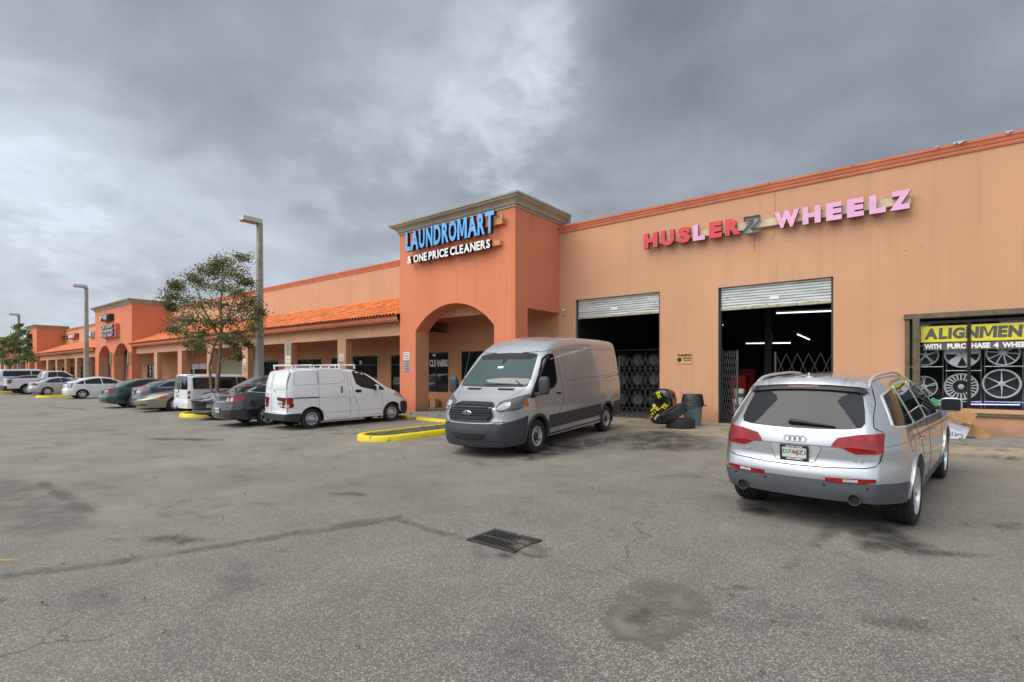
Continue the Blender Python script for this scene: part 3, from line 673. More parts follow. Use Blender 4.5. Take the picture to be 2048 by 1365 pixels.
# ---- towers
def arc_pts(x0, x1, zs, rise, n=20):
    h = (x1-x0)/2; Rr = (h*h+rise*rise)/(2*rise) if rise <= h else h; cx = (x0+x1)/2; cz = zs+rise-Rr; a = math.asin(min(1, h/Rr)) if rise <= h else math.pi/2
    return [(cx-Rr*math.sin(a-2*a*k/n), cz+Rr*math.cos(a-2*a*k/n)) for k in range(n+1)]
def tower(x0, x1, arches, zt, lab):
    mb = MB(); o = [(x0, .0)]
    for a0, a1, zs, rise in sorted(arches):
        o += [(a0, .0)]+([(a0, zs)] if rise <= (a1-a0)/2+1e-6 else [])+arc_pts(a0, a1, zs, rise)[(1 if rise <= (a1-a0)/2 else 0):]+[(a1, .0)]
    o += [(x1, .0), (x1, zt), (x0, zt)]
    q = []
    for p in o:
        if not q or abs(p[0]-q[-1][0])+abs(p[1]-q[-1][1]) > 1e-3: q.append(p)
    mb.poly_prism(q, TY, TY+.72, 'xz')
    # sides: open portal near the back on the lower part
    for xa, xb in ((x1-.30, x1), (x0, x0+.30)):
        s = [(TY+.72, 4.08), (WY, 4.08), (WY, zt), (TY+.72, zt)]
        mb.poly_prism(s, xa, xb, 'yz')
    mb.box(x0+.31, x1-.31, TY+.72, WY, 4.75, 4.9); mb.box(x0+.01, x1-.01, TY+.01, WY+.33, zt-.1, zt-.05)
    mb.box(x0+.01, x0+.3, WY, WY+.33, 7.0, zt-.02); mb.box(x1-.3, x1-.01, WY, WY+.33, 7.0, zt-.02)
    t = bp(mb, 'tower', M['orange'], lab)
    # inner faces of the piers are tan
    mb = MB()
    for a0, a1, zs, rise in arches:
        mb.box(a0-.004, a0+.006, TY+.012, TY+.718, .01, zs); mb.box(a1-.006, a1+.004, TY+.012, TY+.718, .01, zs)
    mb.box(x0+.3, x1-.3, TY+.722, TY+.73, 4.0 if len(arches) == 1 else 4.6, 4.74)
    sub(mb, 'pier_face', M['inner'], t)
    # cornice: loft of a profile round three sides
    prof = [(.0, zt-.02), (.045, zt-.02), (.055, zt+.03), (.035, zt+.035), (.045, zt+.065), (.07, zt+.07), (.10, zt+.14), (.17, zt+.205), (.27, zt+.245), (.29, zt+.27), (.30, zt+.30), (.345, zt+.31), (.355, zt+.345), (.36, zt+.37), (.0, zt+.40)]
    mb = MB(); n = len(prof); bk = WY+.2; path = [lambda d: (x0-d, bk+.15), lambda d: (x0-d, TY-d), lambda d: (x1+d, TY-d), lambda d: (x1+d, bk+.15)]
    mb.add([(*f(d), z) for f in path for d, z in prof], [(k*n+i, (k+1)*n+i, (k+1)*n+i+1, k*n+i+1) for k in range(3) for i in range(n-1)])
    # dark lines in the grooves
    for k in range(3):
        for i in (2, 10):
            d, z = prof[i]; a = path[k](d+.003); b = path[k+1](d+.003)
            mb.bar((*a, z+.004), (*b, z+.004), .012, .012, mi=1)
    mb.box(x0, x1, TY, WY+.34, zt-.02, zt+.39, 0); mb.box(x1-.1, x1+.3, WY+.335, WY+.35, zt+.05, zt+.36, 0)
    for fx in (.34, .68): 
        x = x0+(x1-x0)*fx
        for i in range(4, 9): mb.bar((x+.01*i, TY-prof[i][0]-.004, prof[i][1]), (x+.01*(i+1), TY-prof[i+1][0]-.004, prof[i+1][1]), .008, .006, mi=1)
    sub(mb, 'cornice', [M['cornice'], M['cornice_dark']], t, smooth=25)
    return t
def XT(px): return XY(px, TY)
tower(-17.2, -11.06, [(-16.22, -12.02, 3.46, .96)], 7.55, 'near salmon tower with one wide arch')
tower(-61.7, -51.2, [(XT(197.3), XT(221.6), 3.32, .97), (XT(228.3), XT(257), 3.36, 1.0)], 7.55, 'second salmon tower with two narrow arches')
tower(-92.6, -87.3, [(-91.6, -88.3, 3.3, 1.2)], 7.5, 'third salmon tower behind the far tree')
tower(-131.0, -120.7, [(-129, -126.5, 3.3, 1.2), (-125, -122, 3.3, 1.2)], 7.5, 'farthest salmon tower at the left edge')
# ---- arcades: beam, fascia, columns, tile roof, ceiling
def tile_roof(x0, x1, pitch=.22, course=.39, lab=None):
    y0, z0, y1, z1 = 14.02, 4.17, 17.0, 5.47
    sl = math.hypot(y1-y0, z1-z0); nc = int(round(sl/course)); nt = int((x1-x0)/pitch); seg = 6
    prof = []
    for i in range(nt):
        for k in range(seg):
            t = k/seg; prof.append((x0+(i+t)*pitch*(x1-x0)/(nt*pitch), abs(math.sin(math.pi*t))**.8*.085))
    prof.append((x1, 0))
    mb = MB(); n = len(prof); vs = []; fs = []; dk = []
    dy, dz = (y1-y0)/sl, (z1-z0)/sl
    for c in range(nc):
        for e in (0, 1):
            s = (c+e)*sl/nc+(-.035 if e == 0 else 0); up = (.034 if e == 0 else .0)
            for x, h in prof: vs.append((x, y0+dy*s-dz*(h+up), z0+dz*s+dy*(h+up)))
        b = 2*c*n
        fs += [(b+i, b+i+1, b+n+i+1, b+n+i) for i in range(n-1)]
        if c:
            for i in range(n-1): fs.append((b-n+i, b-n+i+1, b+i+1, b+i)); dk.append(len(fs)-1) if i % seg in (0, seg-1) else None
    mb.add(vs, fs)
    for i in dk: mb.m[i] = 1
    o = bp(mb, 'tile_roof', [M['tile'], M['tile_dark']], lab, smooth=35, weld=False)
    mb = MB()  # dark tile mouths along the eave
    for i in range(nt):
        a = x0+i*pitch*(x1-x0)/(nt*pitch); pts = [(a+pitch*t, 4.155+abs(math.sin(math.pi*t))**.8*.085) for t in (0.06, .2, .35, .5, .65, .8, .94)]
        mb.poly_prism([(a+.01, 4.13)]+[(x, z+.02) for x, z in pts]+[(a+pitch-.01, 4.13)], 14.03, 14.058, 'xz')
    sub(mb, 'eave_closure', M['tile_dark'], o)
    return o
def arcade(x0, x1, cols, lab):
    mb = MB(); mb.box(x0, x1, BY, BY+.34, 3.37, 4.0); bp(mb, 'beam', M['tan'])
    prof = [(BY-.01, 3.93), (14.16, 3.93), (14.13, 3.95), (14.13, 3.99), (14.09, 4.0), (14.075, 4.06), (14.06, 4.07), (14.06, 4.14), (14.2, 4.16), (BY+.3, 4.2), (BY+.3, 4.01), (BY-.01, 4.01)]
    mb = MB(); n = len(prof); mb.add([(x, y, z) for x in (x0, x1) for y, z in prof], [(i, (i+1) % n, n+(i+1) % n, n+i) for i in range(n)]); bp(mb, 'fascia', M['coping'])
    mb = MB(); mb.box(x0, x1, BY+.34, WY, 3.55, 3.6); bp(mb, 'arcade_ceiling', M['inner'])
    for a, b in cols:
        mb = MB(); mb.box(a, b, BY+.004, BY+.338, .1, 3.37, 0); mb.box(b-.004, b+.003, BY+.01, BY+.33, .12, 3.366, 1); bp(mb, 'column', [M['tan'], M['inner']])
    tile_roof(x0, x1, lab=lab)
XB = lambda p: XY(p, BY)
arcade(-51.18, -17.22, [(-22.21, -21.53), (XB(569), XB(582.3)), (XB(483.9), XB(495.2)), (XB(413.8), XB(422.6)), (XB(355.2), XB(363.3)), (XB(307.9), XB(314.3))], 'near orange barrel tile roof')
arcade(-87.28, -61.72, [(XB(149.5), XB(153.8)), (XB(128.9), XB(132.6)), (XB(110.9), XB(114)), (XB(92.6), XB(96)), (XB(171), XB(176.8))], 'middle orange barrel tile roof')
arcade(-120.6, -92.62, [(-96, -95.3), (-101, -100.3), (-106, -105.3), (-111, -110.3), (-116, -115.3)], 'far orange barrel tile roof')
# ---- shopfront infill
m, nt, b_ = new_mat('ribbed_shutter'); b_.inputs['Base Color'].default_value = (.50, .46, .33, 1); b_.inputs['Roughness'].default_value = .6; M['rib'] = m
M['steel_g'] = simple('galvanised_door', (.36, .38, .36), .5, var=.15)
M['poster'] = simple('purple_window_poster', (.05, .035, .13), .3, var=.4, vscale=5)
for x0, x1, z0, z1, k in SF:
    mb = MB(); f = .06
    if k in ('win', 'door', 'door2', 'poster'):
        mb.box(x0, x1, WY+.05, WY+.12, z0, z0+f); mb.box(x0, x1, WY+.05, WY+.12, z1-f, z1)
        for x in (x0, x1-f): mb.box(x, x+f, WY+.05, WY+.12, z0+f, z1-f)
        mid = []
        if x1-x0 > 1.3: mid = [x0+(x1-x0)*(.5 if k != 'win' else .5)]
        if x0 > -15: mid = []
        for x in mid: mb.box(x-.035, x+.035, WY+.051, WY+.119, z0+f, z1-f)
        if k.startswith('door'): mb.box(x0+f, x1-f, WY+.055, WY+.115, z0+f, z0+.3); mb.box(x0+f, x1-f, WY+.055, WY+.115, 2.15, 2.22)
        w_ = bp(mb, 'shop_door' if k.startswith('door') else 'window', M['bronze'])
        mb = MB(); mb.box(x0+f, x1-f, WY+.08, WY+.09, z0+f, z1-f); sub(mb, 'pane', M['glass'] if k != 'poster' else M['poster'], w_)
        if abs(x0-XY(381, WY)) < .01: mb = MB(); mb.box(x0+f, x1-f, WY+.06, WY+.07, z1-.5, z1-f); sub(mb, 'blind', M['white_t'], w_)
        if k == 'door2':
            mb = MB(); mb.box(x0+.5, x0+.52, WY+.0, WY+.03, 1.0, 1.5); sub(mb, 'handle', M['chrome'], w_)
    elif k == 'shutter':
        n = int((x1-x0)/.11)
        pts = []
        for i in range(n): a = x0+(x1-x0)*i/n; d = (x1-x0)/n; pts += [(a, WY+.08), (a+d*.35, WY+.08), (a+d*.5, WY+.10), (a+d*.85, WY+.10)]
        pts.append((x1, WY+.08)); m_ = len(pts)
        mb.add([(x, y, z) for z in (z0, z1) for x, y in pts], [(i, i+1, m_+i+1, m_+i) for i in range(m_-1)]); bp(mb, 'storm_shutter', M['rib'])
    else: mb.box(x0, x1, WY+.04, WY+.1, z0, z1); bp(mb, 'service_door', M['steel_g'], bevel=.01)
# ---- lettering on the shop glass
def lettering(root_name, lab, cat, items, y=None, mat=None, mats=None):
    """items: (text, x0, x1, z0, z1, bold)"""
    o = None; mb = MB(); xs = [i[1] for i in items]; zs = [i[3] for i in items]
    for it in items: put_text(mb, it[0], (it[1], y, it[3]), UX, UZ, NF, it[2]-it[1], it[4]-it[3], .004, it[5] if len(it) > 5 else .03)
    return tag(mb.obj(root_name, mat or M['white_t']), lab, cat)
def PX(px, py, y): 
    a = (px-CXp)/F_; b = (CYp-py)/F_; d = y/(math.cos(YAW)+a*math.sin(YAW)); return d*(-math.sin(YAW)+a*math.cos(YAW)), HC+b*d
def rect(p0, p1, y):
    a = PX(*p0, y); b = PX(*p1, y); return a[0], b[0], min(a[1], b[1]), max(a[1], b[1])
GY = WY+.072
x0, _, z0, z1 = rect((852.5, 714), (862, 700), GY); xe = PX(895.5, 720, GY)[0]
lettering('window_lettering', 'white block letters CLEANERS on the window inside the arch', 'window lettering',
    [('Y', x0-.02, x0+.14, z0, z1), ('&', PX(865, 713, GY)[0], PX(873, 713, GY)[0], PX(865, 713.5, GY)[1], PX(865, 699.5, GY)[1]),
     ('E', x0-.02, x0+.14, PX(853, 734, GY)[1], PX(853, 720, GY)[1]), ('CLEANERS', PX(859, 733, GY)[0], xe, PX(859, 734, GY)[1], PX(859, 720, GY)[1], .035)], GY)
x0 = PX(933, 700, GY)[0]; x1 = PX(1000, 700, GY)[0]; za = PX(933, 706, GY)[1]; zb = za+.28
lettering('window_lettering', 'blue letters AIR CONDITIONED on the window behind the silver van', 'window lettering', [('AIR', x0, x0+.42, za, zb, .03), ('CONDITIONED', x0+.55, x0+2.3, za, zb, .03)], GY, M['blue_t'])
x0, x1, z0, z1 = rect((519, 725), (556.5, 713.5), GY)
lettering('window_lettering', 'white block letters across two dark shop panes by the lamp pole', 'window lettering', [('CASH', PX(514, 720, GY)[0], PX(535.5, 720, GY)[0], z0, z0+.32), ('HOUSE', PX(538.5, 720, GY)[0], PX(562, 720, GY)[0]-.15, z0, z0+.32)], GY)
x, z = PX(719, 731, GY); mb = MB(); mb.box(x, x+.22, GY-.002, GY+.004, z, z+.24); put_text(mb, 'OPEN', (x+.02, GY-.004, z+.06), UX, UZ, NF, .18, .1, .002, .02, 1)
tag(mb.obj('door_notice', [M['white_t'], M['blue_t']]), 'small white notice on the dark door behind the white van', 'notice')
# ================================================================== TYRE SHOP: interior, roll doors, gates
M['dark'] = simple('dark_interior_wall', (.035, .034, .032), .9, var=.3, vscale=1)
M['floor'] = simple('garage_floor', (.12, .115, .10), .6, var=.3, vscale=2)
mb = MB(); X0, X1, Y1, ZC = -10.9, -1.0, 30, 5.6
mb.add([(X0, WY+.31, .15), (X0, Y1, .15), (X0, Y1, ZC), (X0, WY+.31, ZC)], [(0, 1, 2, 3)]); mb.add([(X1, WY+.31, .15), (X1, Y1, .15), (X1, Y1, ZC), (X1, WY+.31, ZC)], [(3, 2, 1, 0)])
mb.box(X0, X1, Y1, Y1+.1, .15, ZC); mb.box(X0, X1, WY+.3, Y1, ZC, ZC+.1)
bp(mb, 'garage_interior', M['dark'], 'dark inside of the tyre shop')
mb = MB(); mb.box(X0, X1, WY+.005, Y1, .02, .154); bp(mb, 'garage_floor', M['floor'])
def roll_mat():
    m, nt, b = new_mat('galvanised_slats'); o, _, _ = noise_mix(nt, (.42, .45, .44), (.66, .68, .66), 1.5, .3, .7, stretch=(1, 1, 8), detail=6)
    o2, _, _ = noise_mix(nt, (.20, .18, .14), o, 6, .28, .36, detail=8)
    nt.links.new(o2, b.inputs['Base Color']); b.inputs['Metallic'].default_value = .35; b.inputs['Roughness'].default_value = .45; return m
M['roll'] = roll_mat()
def rolldoor(x0, x1, zt, zb, lab, lx):
    mb = MB(); n = int((zt-zb)/.075); prof = []
    for i in range(n):
        z = zt-(zt-zb)*i/n; d = (zt-zb)/n; prof += [(WY+.14, z), (WY+.115, z-d*.25), (WY+.115, z-d*.7), (WY+.15, z-d*.93)]
    prof.append((WY+.15, zb)); k = len(prof); NX = 14; rr = random.Random(int(x0*10))
    sag = [rr.uniform(-.012, .012)-.03*math.sin(math.pi*i/NX)*0 for i in range(NX+1)]
    mb.add([(x0+.02+(x1-x0-.04)*i/NX, y, z+(sag[i] if j > k-6 else 0)) for i in range(NX+1) for j, (y, z) in enumerate(prof)], [(i*k+j, (i+1)*k+j, (i+1)*k+j+1, i*k+j+1) for i in range(NX) for j in range(k-1)])
    o = bp(mb, 'rollup_door', M['roll'], lab, smooth=40)
    mb = MB(); mb.box(x0+.02, x1-.02, WY+.09, WY+.19, zb-.06, zb+.02); sub(mb, 'bottom_bar', simple('rusty_bar', (.36, .32, .24), .6, var=.4, vscale=9), o, bevel=.008)
    mb = MB(); mb.box(lx, lx+.26, WY+.105, WY+.114, zb+.18, zb+.27); sub(mb, 'door_label', M['white_t'], o)
    mb = MB()
    for x in (x0, x1-.06): mb.box(x+.001, x+.059, WY+.08, WY+.25, .16, zt-.002)
    bp(mb, 'door_track', M['cladb'])
rolldoor(D1[0], D1[1], D1[2], 3.86, 'half raised grey slat door of the left bay', -8.9)
rolldoor(D2[0], D2[1], D2[2], 3.78, 'half raised grey slat door of the right bay', -3.6)
M['gate'] = simple('scissor_gate_steel', (.07, .07, .068), .55, metal=.3, var=.3, vscale=8)
def gate(x0, x1, zb, zt, n, y, lab, rows=3.0):
    root = empty('scissor_gate', ((x0+x1)/2, y, zb), label=lab, cat='folding gate', group='folding scissor gates of the tyre shop')
    c = (x0+x1)/2; mb = MB(); pw = (x1-x0)/n; dz = (zt-zb)/rows
    for i in range(n):
        a = x0+i*pw-c
        for r_ in range(int(rows)):
            z0, z1 = r_*dz, (r_+1)*dz
            mb.bar((a, -.012, z0), (a+pw, -.012, z1), .022, .010); mb.bar((a, .012, z1), (a+pw, .012, z0), .022, .010)
    mb.obj('lattice', M['gate'], root)
    for i, x in enumerate((x0, x1)):
        mb = MB(); mb.box(x-c-.022, x-c+.022, -.03, .03, 0, zt-zb+.06*(i == 0)); mb.obj('post', M['gate'], root, bevel=.004)
    return root
# full height X lattice: each X spans one row; three rows
gate(XY(1239, 17.25), D1[1]-.03, .16, 2.30, 8, 17.25, 'stretched dark scissor gate across the left bay', 5)
gate(D2[0]+.05, -4.55, .16, 2.45, 7, 17.25, 'folded dark scissor gate at the left side of the right bay', 5)
gate(XY(1551, 17.25), D2[1]-.05, .16, 2.32, 5, 17.25, 'open grey scissor gate behind the roof of the silver car', 3)
gate(D1[0]+.05, -9.75, .16, 2.3, 6, 17.25, 'folded scissor gate behind the nose of the silver van', 5)
def wheel_rack():
    y = 20.5; root = empty('tyre_rack', (-8.2, y, .155), label='dark steel rack of wheels dimly seen behind the left gate', cat='tyre rack')
    mb = MB()
    for x in (-2.2, -.75, .7, 2.1):
        for yy in (-.2, .3): mb.box(x-.02, x+.02, yy-.02, yy+.02, 0, 2.6)
    for z in (.12, .95, 1.75, 2.55):
        for yy in (-.2, .3): mb.box(-2.2, 2.1, yy-.02, yy+.02, z, z+.04)
    mb.obj('rack_frame', M['gate'], root)
    def unit():
        t = empty('stored_wheel', (0, 0, 0), label='tyre with a pale rim standing on the rack behind the left gate', cat='wheel', group='wheels stored on the rack in the left bay')
        mb = MB(); mb.lathe([(.22, -.1), (.31, -.1), (.34, -.07), (.34, .07), (.31, .1), (.22, .1)], 28, 'y'); mb.obj('tyre', M['rubber'], t, smooth=35)
        mb = MB(); mb.lathe([(.225, -.09), (.20, -.06), (.07, -.03), (.05, -.06), (0, -.06)], 24, 'y'); mb.obj('rim', simple('grey_rim', (.16, .16, .16), .5), t, smooth=35); return t  # rim is one plain dark grey
    u = unit(); first = True
    for r_, z in enumerate((.16, .99, 1.79)):
        for k in range(6):
            o = u if first else copy_tree(u); first = False; o.location = (-10.1+k*.71, y+.05, .155+z+.34)
wheel_rack()
# tubes (lit), posts and cabinets inside
tubem = simple('lit_tube', (1, 1, 1), .5, emis=(.92, 1, .98), estr=1.1)
def tube_light(p0, p1, y0, y1, lab):
    a = PX(*p0, y0); b = PX(*p1, y1); root = empty('tube_light', ((a[0]+b[0])/2, (y0+y1)/2, (a[1]+b[1])/2), label=lab, cat='fluorescent light')
    o_ = Vector(root.location); A = Vector((a[0], y0, a[1]))-o_; B = Vector((b[0], y1, b[1]))-o_
    mb = MB(); mb.tube([A, B], .018, 8); mb.obj('lamp_tube', tubem, root)
    mb = MB(); mb.bar(A+Vector((0, 0, .05)), B+Vector((0, 0, .05)), .09, .05); mb.obj('fixture', M['white_t'], root)
    mb = MB()
    for t in (.2, .8): q = A.lerp(B, t); mb.bar(q+Vector((0, 0, .07)), q+Vector((0, 0, ZC-o_.z-q.z)), .006)
    mb.obj('hanger', M['cladb'], root)
tube_light((1553, 627), (1664, 622.5), 20, 19.5, 'long lit tube light just under the right roll door')
tube_light((1492, 687.5), (1533, 687), 24, 24, 'left of the two lit tubes low in the right bay')
tube_light((1541, 687), (1581, 686.5), 24, 24, 'right of the two lit tubes low in the right bay')
tube_light((1595, 669.5), (1619, 680), 22.5, 26, 'short slanting lit tube light in the right bay')
tube_light((1437, 651), (1446, 650.5), 24, 24, 'stub of lit tube light at the left side of the right bay')
M['redp'] = simple('red_cabinet_paint', (.42, .02, .015), .35); M['bluep'] = simple('blue_post_paint', (.008, .010, .03), .5)
def post(px, y, lab):
    x = PX(px, 700, y)[0]; mb = MB(); mb.box(x-.12, x+.12, y-.1, y+.1, .154, 4.3); mb.box(x-.3, x+.3, y-.25, y+.25, .154, .2); mb.box(x-.2, x+.2, y-.35, y-.1, .5, .9)
    tag(mb.obj('lift_post', M['bluep'], bevel=.01), lab, 'car lift post')
post(1537, 21, 'dark blue car lift post in the right garage bay')
def cabinet(px, py_top, y, w_, h_, lab):
    x, z = PX(px, py_top, y); root = empty('tool_cabinet', (x+w_/2, y, .154), label=lab, cat='tool cabinet')
    mb = MB(); mb.box(-w_/2, w_/2, 0, .5, .1, h_); mb.obj('cabinet_body', M['redp'], root, bevel=.01)
    for i in range(5):
        mb = MB(); z0 = .18+i*(h_-.25)/5; mb.box(-w_/2+.03, w_/2-.03, -.012, -.001, z0, z0+(h_-.25)/5-.03); mb.box(-w_/4, w_/4, -.03, -.012, z0+.06, z0+.075); mb.obj('drawer', M['redp'], root)
    for sx in (-1, 1): mb = MB(); mb.lathe([(0, -.02), (.05, -.02), (.05, .02), (0, .02)], 14, 'x', (sx*(w_/2-.08), .1, -.05+.1)); mb.obj('caster', M['black'], root)
cabinet(1462, 735, 20, .5, 1.5, 'red tool cabinet partly hidden by the folded gate'); cabinet(1479, 733, 22.5, .55, 1.75, 'taller red tool cabinet by the blue lift post')
cabinet(1492, 763, 21, .45, 1.1, 'low red tool cabinet beside the bucket stack')
# rack of spare wheels dimly seen behind the left gate
def bucket(x, y, z, lab, n_, h_=.37, tilt=0):
    root = empty('bucket', (x, y, z), (0, tilt, .3*n_), label=lab, cat='bucket', group='white buckets stacked in the garage')
    mb = MB(); mb.lathe([(0, 0), (.128, 0), (.13, .01), (.148, h_-.05), (.158, h_-.05), (.158, h_-.03), (.150, h_-.03), (.152, h_), (.145, h_), (.14, h_-.02), (0, h_-.03)], 26); mb.obj('pail', M['white_t'], root, smooth=30)
    mb = MB(); mb.lathe([(.136, .07), (.144, .2)], 20, a0=-2.6, a1=-.9); mb.obj('paper_label', simple('green_label', (.03, .16, .08), .5), root)
    mb = MB(); mb.tube([(.155*math.cos(t), .155*math.sin(t), h_-.06-.10*math.sin((t-3.3)/2.6*math.pi)) for t in [3.3+2.6*k/12 for k in range(13)]], .004, 6); mb.obj('bail_handle', M['steel'], root)
bx, by = XY(1476, 17.7), 17.7
bucket(bx+.02, by, .154, 'bottom white bucket of the stack of three', 0); bucket(bx-.01, by, .524, 'middle white bucket of the stack of three', 2); bucket(bx+.03, by, .894, 'top white bucket of the stack of three', 3, .34)
# ================================================================== SIGNS
def sign_word(root, chars, x0, x1, z0, z1, yb, th, mf, ms, bold, gap=.06, o0=(0, 0, 0)):
    ws = [text_w(c, bold) if c != 'I' else text_w(c, bold) for c in chars]; tot = sum(ws)+gap*(len(chars)-1); x = x0
    for c, w_ in zip(chars, ws):
        wx = w_/tot*(x1-x0); mb = MB(); put_text(mb, c, (x-o0[0], yb-o0[1], z0-o0[2]), UX, UZ, NF, wx, z1-z0, th, bold, 0, 1)
        mb.obj('letter', [mf, ms], root); x += wx+gap/tot*(x1-x0)
lb = simple('blue_letter_face', (.10, .37, .74), .35, var=.12, vscale=1.2); lr = simple('red_letter_face', (.60, .035, .045), .4, var=.1); lp = simple('pink_letter_face', (.70, .36, .55), .45, var=.06)
lrs = simple('dark_red_letter_side', (.22, .012, .03), .4); lg = simple('grey_open_letter', (.34, .38, .36), .6, var=.2, vscale=6); rw = simple('cream_raceway', (.58, .46, .31), .6, var=.12)
so_ = (-14, 14, 6.6)
root = empty('channel_letter_sign', so_, label='big blue letters over smaller white letters on the near tower', cat='shop sign')
for c, a, b in (('L', -16.43, -16.13), ('A', -16.12, -15.67), ('U', -15.63, -15.30), ('N', -15.22, -14.86), ('D', -14.79, -14.41), ('R', -14.34, -13.98), ('O', -13.97, -13.57), ('M', -13.52, -13.04), ('A', -13.0, -12.54), ('R', -12.51, -12.17), ('T', -12.15, -11.74)):
    sign_word(root, c, a, b, 6.68, 7.45, 14.02, .16, lb, M['black'], .035, o0=so_)
for wd, a, b in (('&', -16.35, -16.1), ('ONE', -15.97, -15.20), ('PRICE', -15.10, -14.03), ('CLEANERS', -13.92, -11.94)):
    sign_word(root, wd, a, b, 6.16, 6.48, 14.02, .14, M['white_t'], M['black'], .035, .10, o0=so_)
for z0, z1, xa, xb in ((6.98, 7.2, -16.1, -11.5), (6.25, 6.42, -16.0, -11.62)):
    mb = MB(); mb.box(xa-so_[0], xb-so_[0], .03, .199, z0-so_[2], z1-so_[2]); mb.obj('raceway', simple('orange_raceway', (.60, .26, .09), .6), root, bevel=.005)
mb = MB(); mb.box(-11.50+14, -11.42+14, -.08, .06, 7.10-6.6, 7.24-6.6); mb.obj('transformer_box', M['cornice'], root, bevel=.01)
# red/pink sign on the garage wall
so_ = (-4, 16.9, 6.2)
root = empty('channel_letter_sign', so_, label='red and pink block letters with one grey Z on the tyre shop wall', cat='shop sign')
for c, a, b, mf in (('H', -7.46, -6.97, lr), ('U', -6.86, -6.40, lr), ('S', -6.29, -5.86, lr), ('L', -5.78, -5.40, lp), ('E', -5.27, -4.88, lr), ('R', -4.78, -4.34, lr), ('W', -3.39, -2.74, lp), ('H', -2.66, -2.21, lp), ('E', -2.08, -1.71, lp), ('E', -1.59, -1.21, lp), ('L', -1.09, -.73, lp), ('Z', -.65, -.20, lp)):
    sign_word(root, c, a, b, 5.96 if a > -4 else 5.99, 6.45 if a > -4 else 6.50, 16.86, .13, mf, lrs, .07, o0=so_)
# the Z whose face is missing: an open tray
zx0, zx1, zz0, zz1 = -4.24-so_[0], -3.79-so_[0], 5.97-so_[2], 6.47-so_[2]
t = .12; zp = [(zx0, zz0), (zx1, zz0), (zx1, zz0+t), (zx0+.19, zz0+t), (zx1, zz1-t), (zx1, zz1), (zx0, zz1), (zx0, zz1-t), (zx1-.19, zz1-t), (zx0, zz0+t)]
mb = MB(); mb.poly_prism(zp, -.06, -.045, 'xz')
for i in range(len(zp)):
    a, b = zp[i], zp[(i+1) % len(zp)]; mb.bar((a[0], -.11, a[1]), (b[0], -.11, b[1]), .012, .13) if False else mb.add([(a[0], -.05, a[1]), (b[0], -.05, b[1]), (b[0], -.18, b[1]), (a[0], -.18, a[1])], [(0, 1, 2, 3)])
mb.obj('letter', lg, root)['label'] = 'grey open tray letter without its face'
mb = MB(); mb.box(-7.3-so_[0], -.21-so_[0], -.035, .095, 6.12-so_[2], 6.33-so_[2])
mb.obj('raceway', rw, root, bevel=.004)
mb = MB()
for x in (-6.1, -5.85, -5.34, -5.3, -4.83, -4.29, -3.7): 
    for z in (6.17, 6.28): mb.lathe([(0, -.038), (.009, -.038), (.009, -.034)], 8, 'y', (x-so_[0], 0, z-so_[2]))
mb.obj('screw', M['black'], root)
# warning sign on the pillar
x0, x1, z0, z1 = rect((1353, 728), (1383.5, 706), 16.98)
so_ = ((x0+x1)/2, 16.985, (z0+z1)/2); root = empty('warning_sign', so_, label='small black and orange BAD DOG warning sign on the pillar', cat='warning sign')
hw, hh = (x1-x0)/2, (z1-z0)/2
mb = MB(); mb.box(-hw, hw, -.006, .012, -hh, hh); mb.obj('sign_panel', simple('orange_sign', (.62, .33, .13), .5), root)
mb = MB(); put_text(mb, 'WARNING!', (-hw*.92, -.007, hh*.32), UX, UZ, NF, hw*1.86, hh*.52, .003, .05); put_text(mb, 'BAD DOG', (-hw*.1, -.007, -hh*.18), UX, UZ, NF, hw*1.02, hh*.36, .003, .05)
put_text(mb, 'BEWARE', (-hw*.0, -.007, -hh*.52), UX, UZ, NF, hw*.9, hh*.22, .003, .02)
mb.obj('sign_text', M['black'], root)
mb = MB(); mb.lathe([(0, -.006), (hw*.3, -.007), (hw*.3, -.010), (hw*.2, -.010), (hw*.2, -.006)], 20, 'y', (-hw*.6, 0, -hh*.25)); mb.lathe([(0, -.012), (hw*.1, -.012)], 10, 'y', (-hw*.6, 0, -hh*.15)); mb.obj('dog_emblem', M['black'], root)
# security camera by the left bay
x, z = PX(1125, 622, 16.9); root = empty('security_camera', (x, 16.99, z), label='small white security camera on the wall beside the near tower', cat='security camera')
mb = MB(); mb.box(-.055, .055, -.04, .0, -.16, -.05); mb.obj('mount_box', M['cornice'], root, bevel=.008)
mb = MB(); mb.lathe([(0, .05), (.05, .03), (.062, 0), (.05, -.035), (.03, -.055), (0, -.06)], 18, 'z', (0, -.06, .03)); mb.obj('camera_head', M['white_t'], root, smooth=60)
mb = MB(); mb.lathe([(0, -.125), (.022, -.122), (.026, -.115)], 14, 'y', (0, 0, .03)); mb.obj('lens', M['black'], root)
# small tow-away notices on columns
def notice(px0, py0, px1, py1, y, lab, lines, mat='white_t', name='parking_notice'):
    x0, x1, z0, z1 = rect((px0, py1), (px1, py0), y); so_ = ((x0+x1)/2, y, (z0+z1)/2); hw, hh = (x1-x0)/2, (z1-z0)/2
    root = empty(name, so_, label=lab, cat='parking sign'); mb = MB(); mb.box(-hw, hw, -.008, .0, -hh, hh); mb.obj('sign_panel', M[mat], root)
    mb = MB(); n = len(lines)
    for i, s in enumerate(lines):
        zc = hh-(i+1)*2*hh/(n+.3); hgt = 2*hh/(n+.3)*.62; wd = min(hw*1.7, text_w(s, .02)*hgt)
        put_text(mb, s, (-wd/2, -.009, zc), UX, UZ, NF, wd, hgt, .002, .02)
    mb.obj('sign_text', M['cladb'], root)
M['grey_sign'] = simple('grey_sign_panel', (.36, .36, .37), .5)
notice(807.5, 704.5, 819, 720, TY, 'upper white no parking notice on the near tower pier', ['STRICTLY', 'ENFORCED', 'TOW ZONE'])
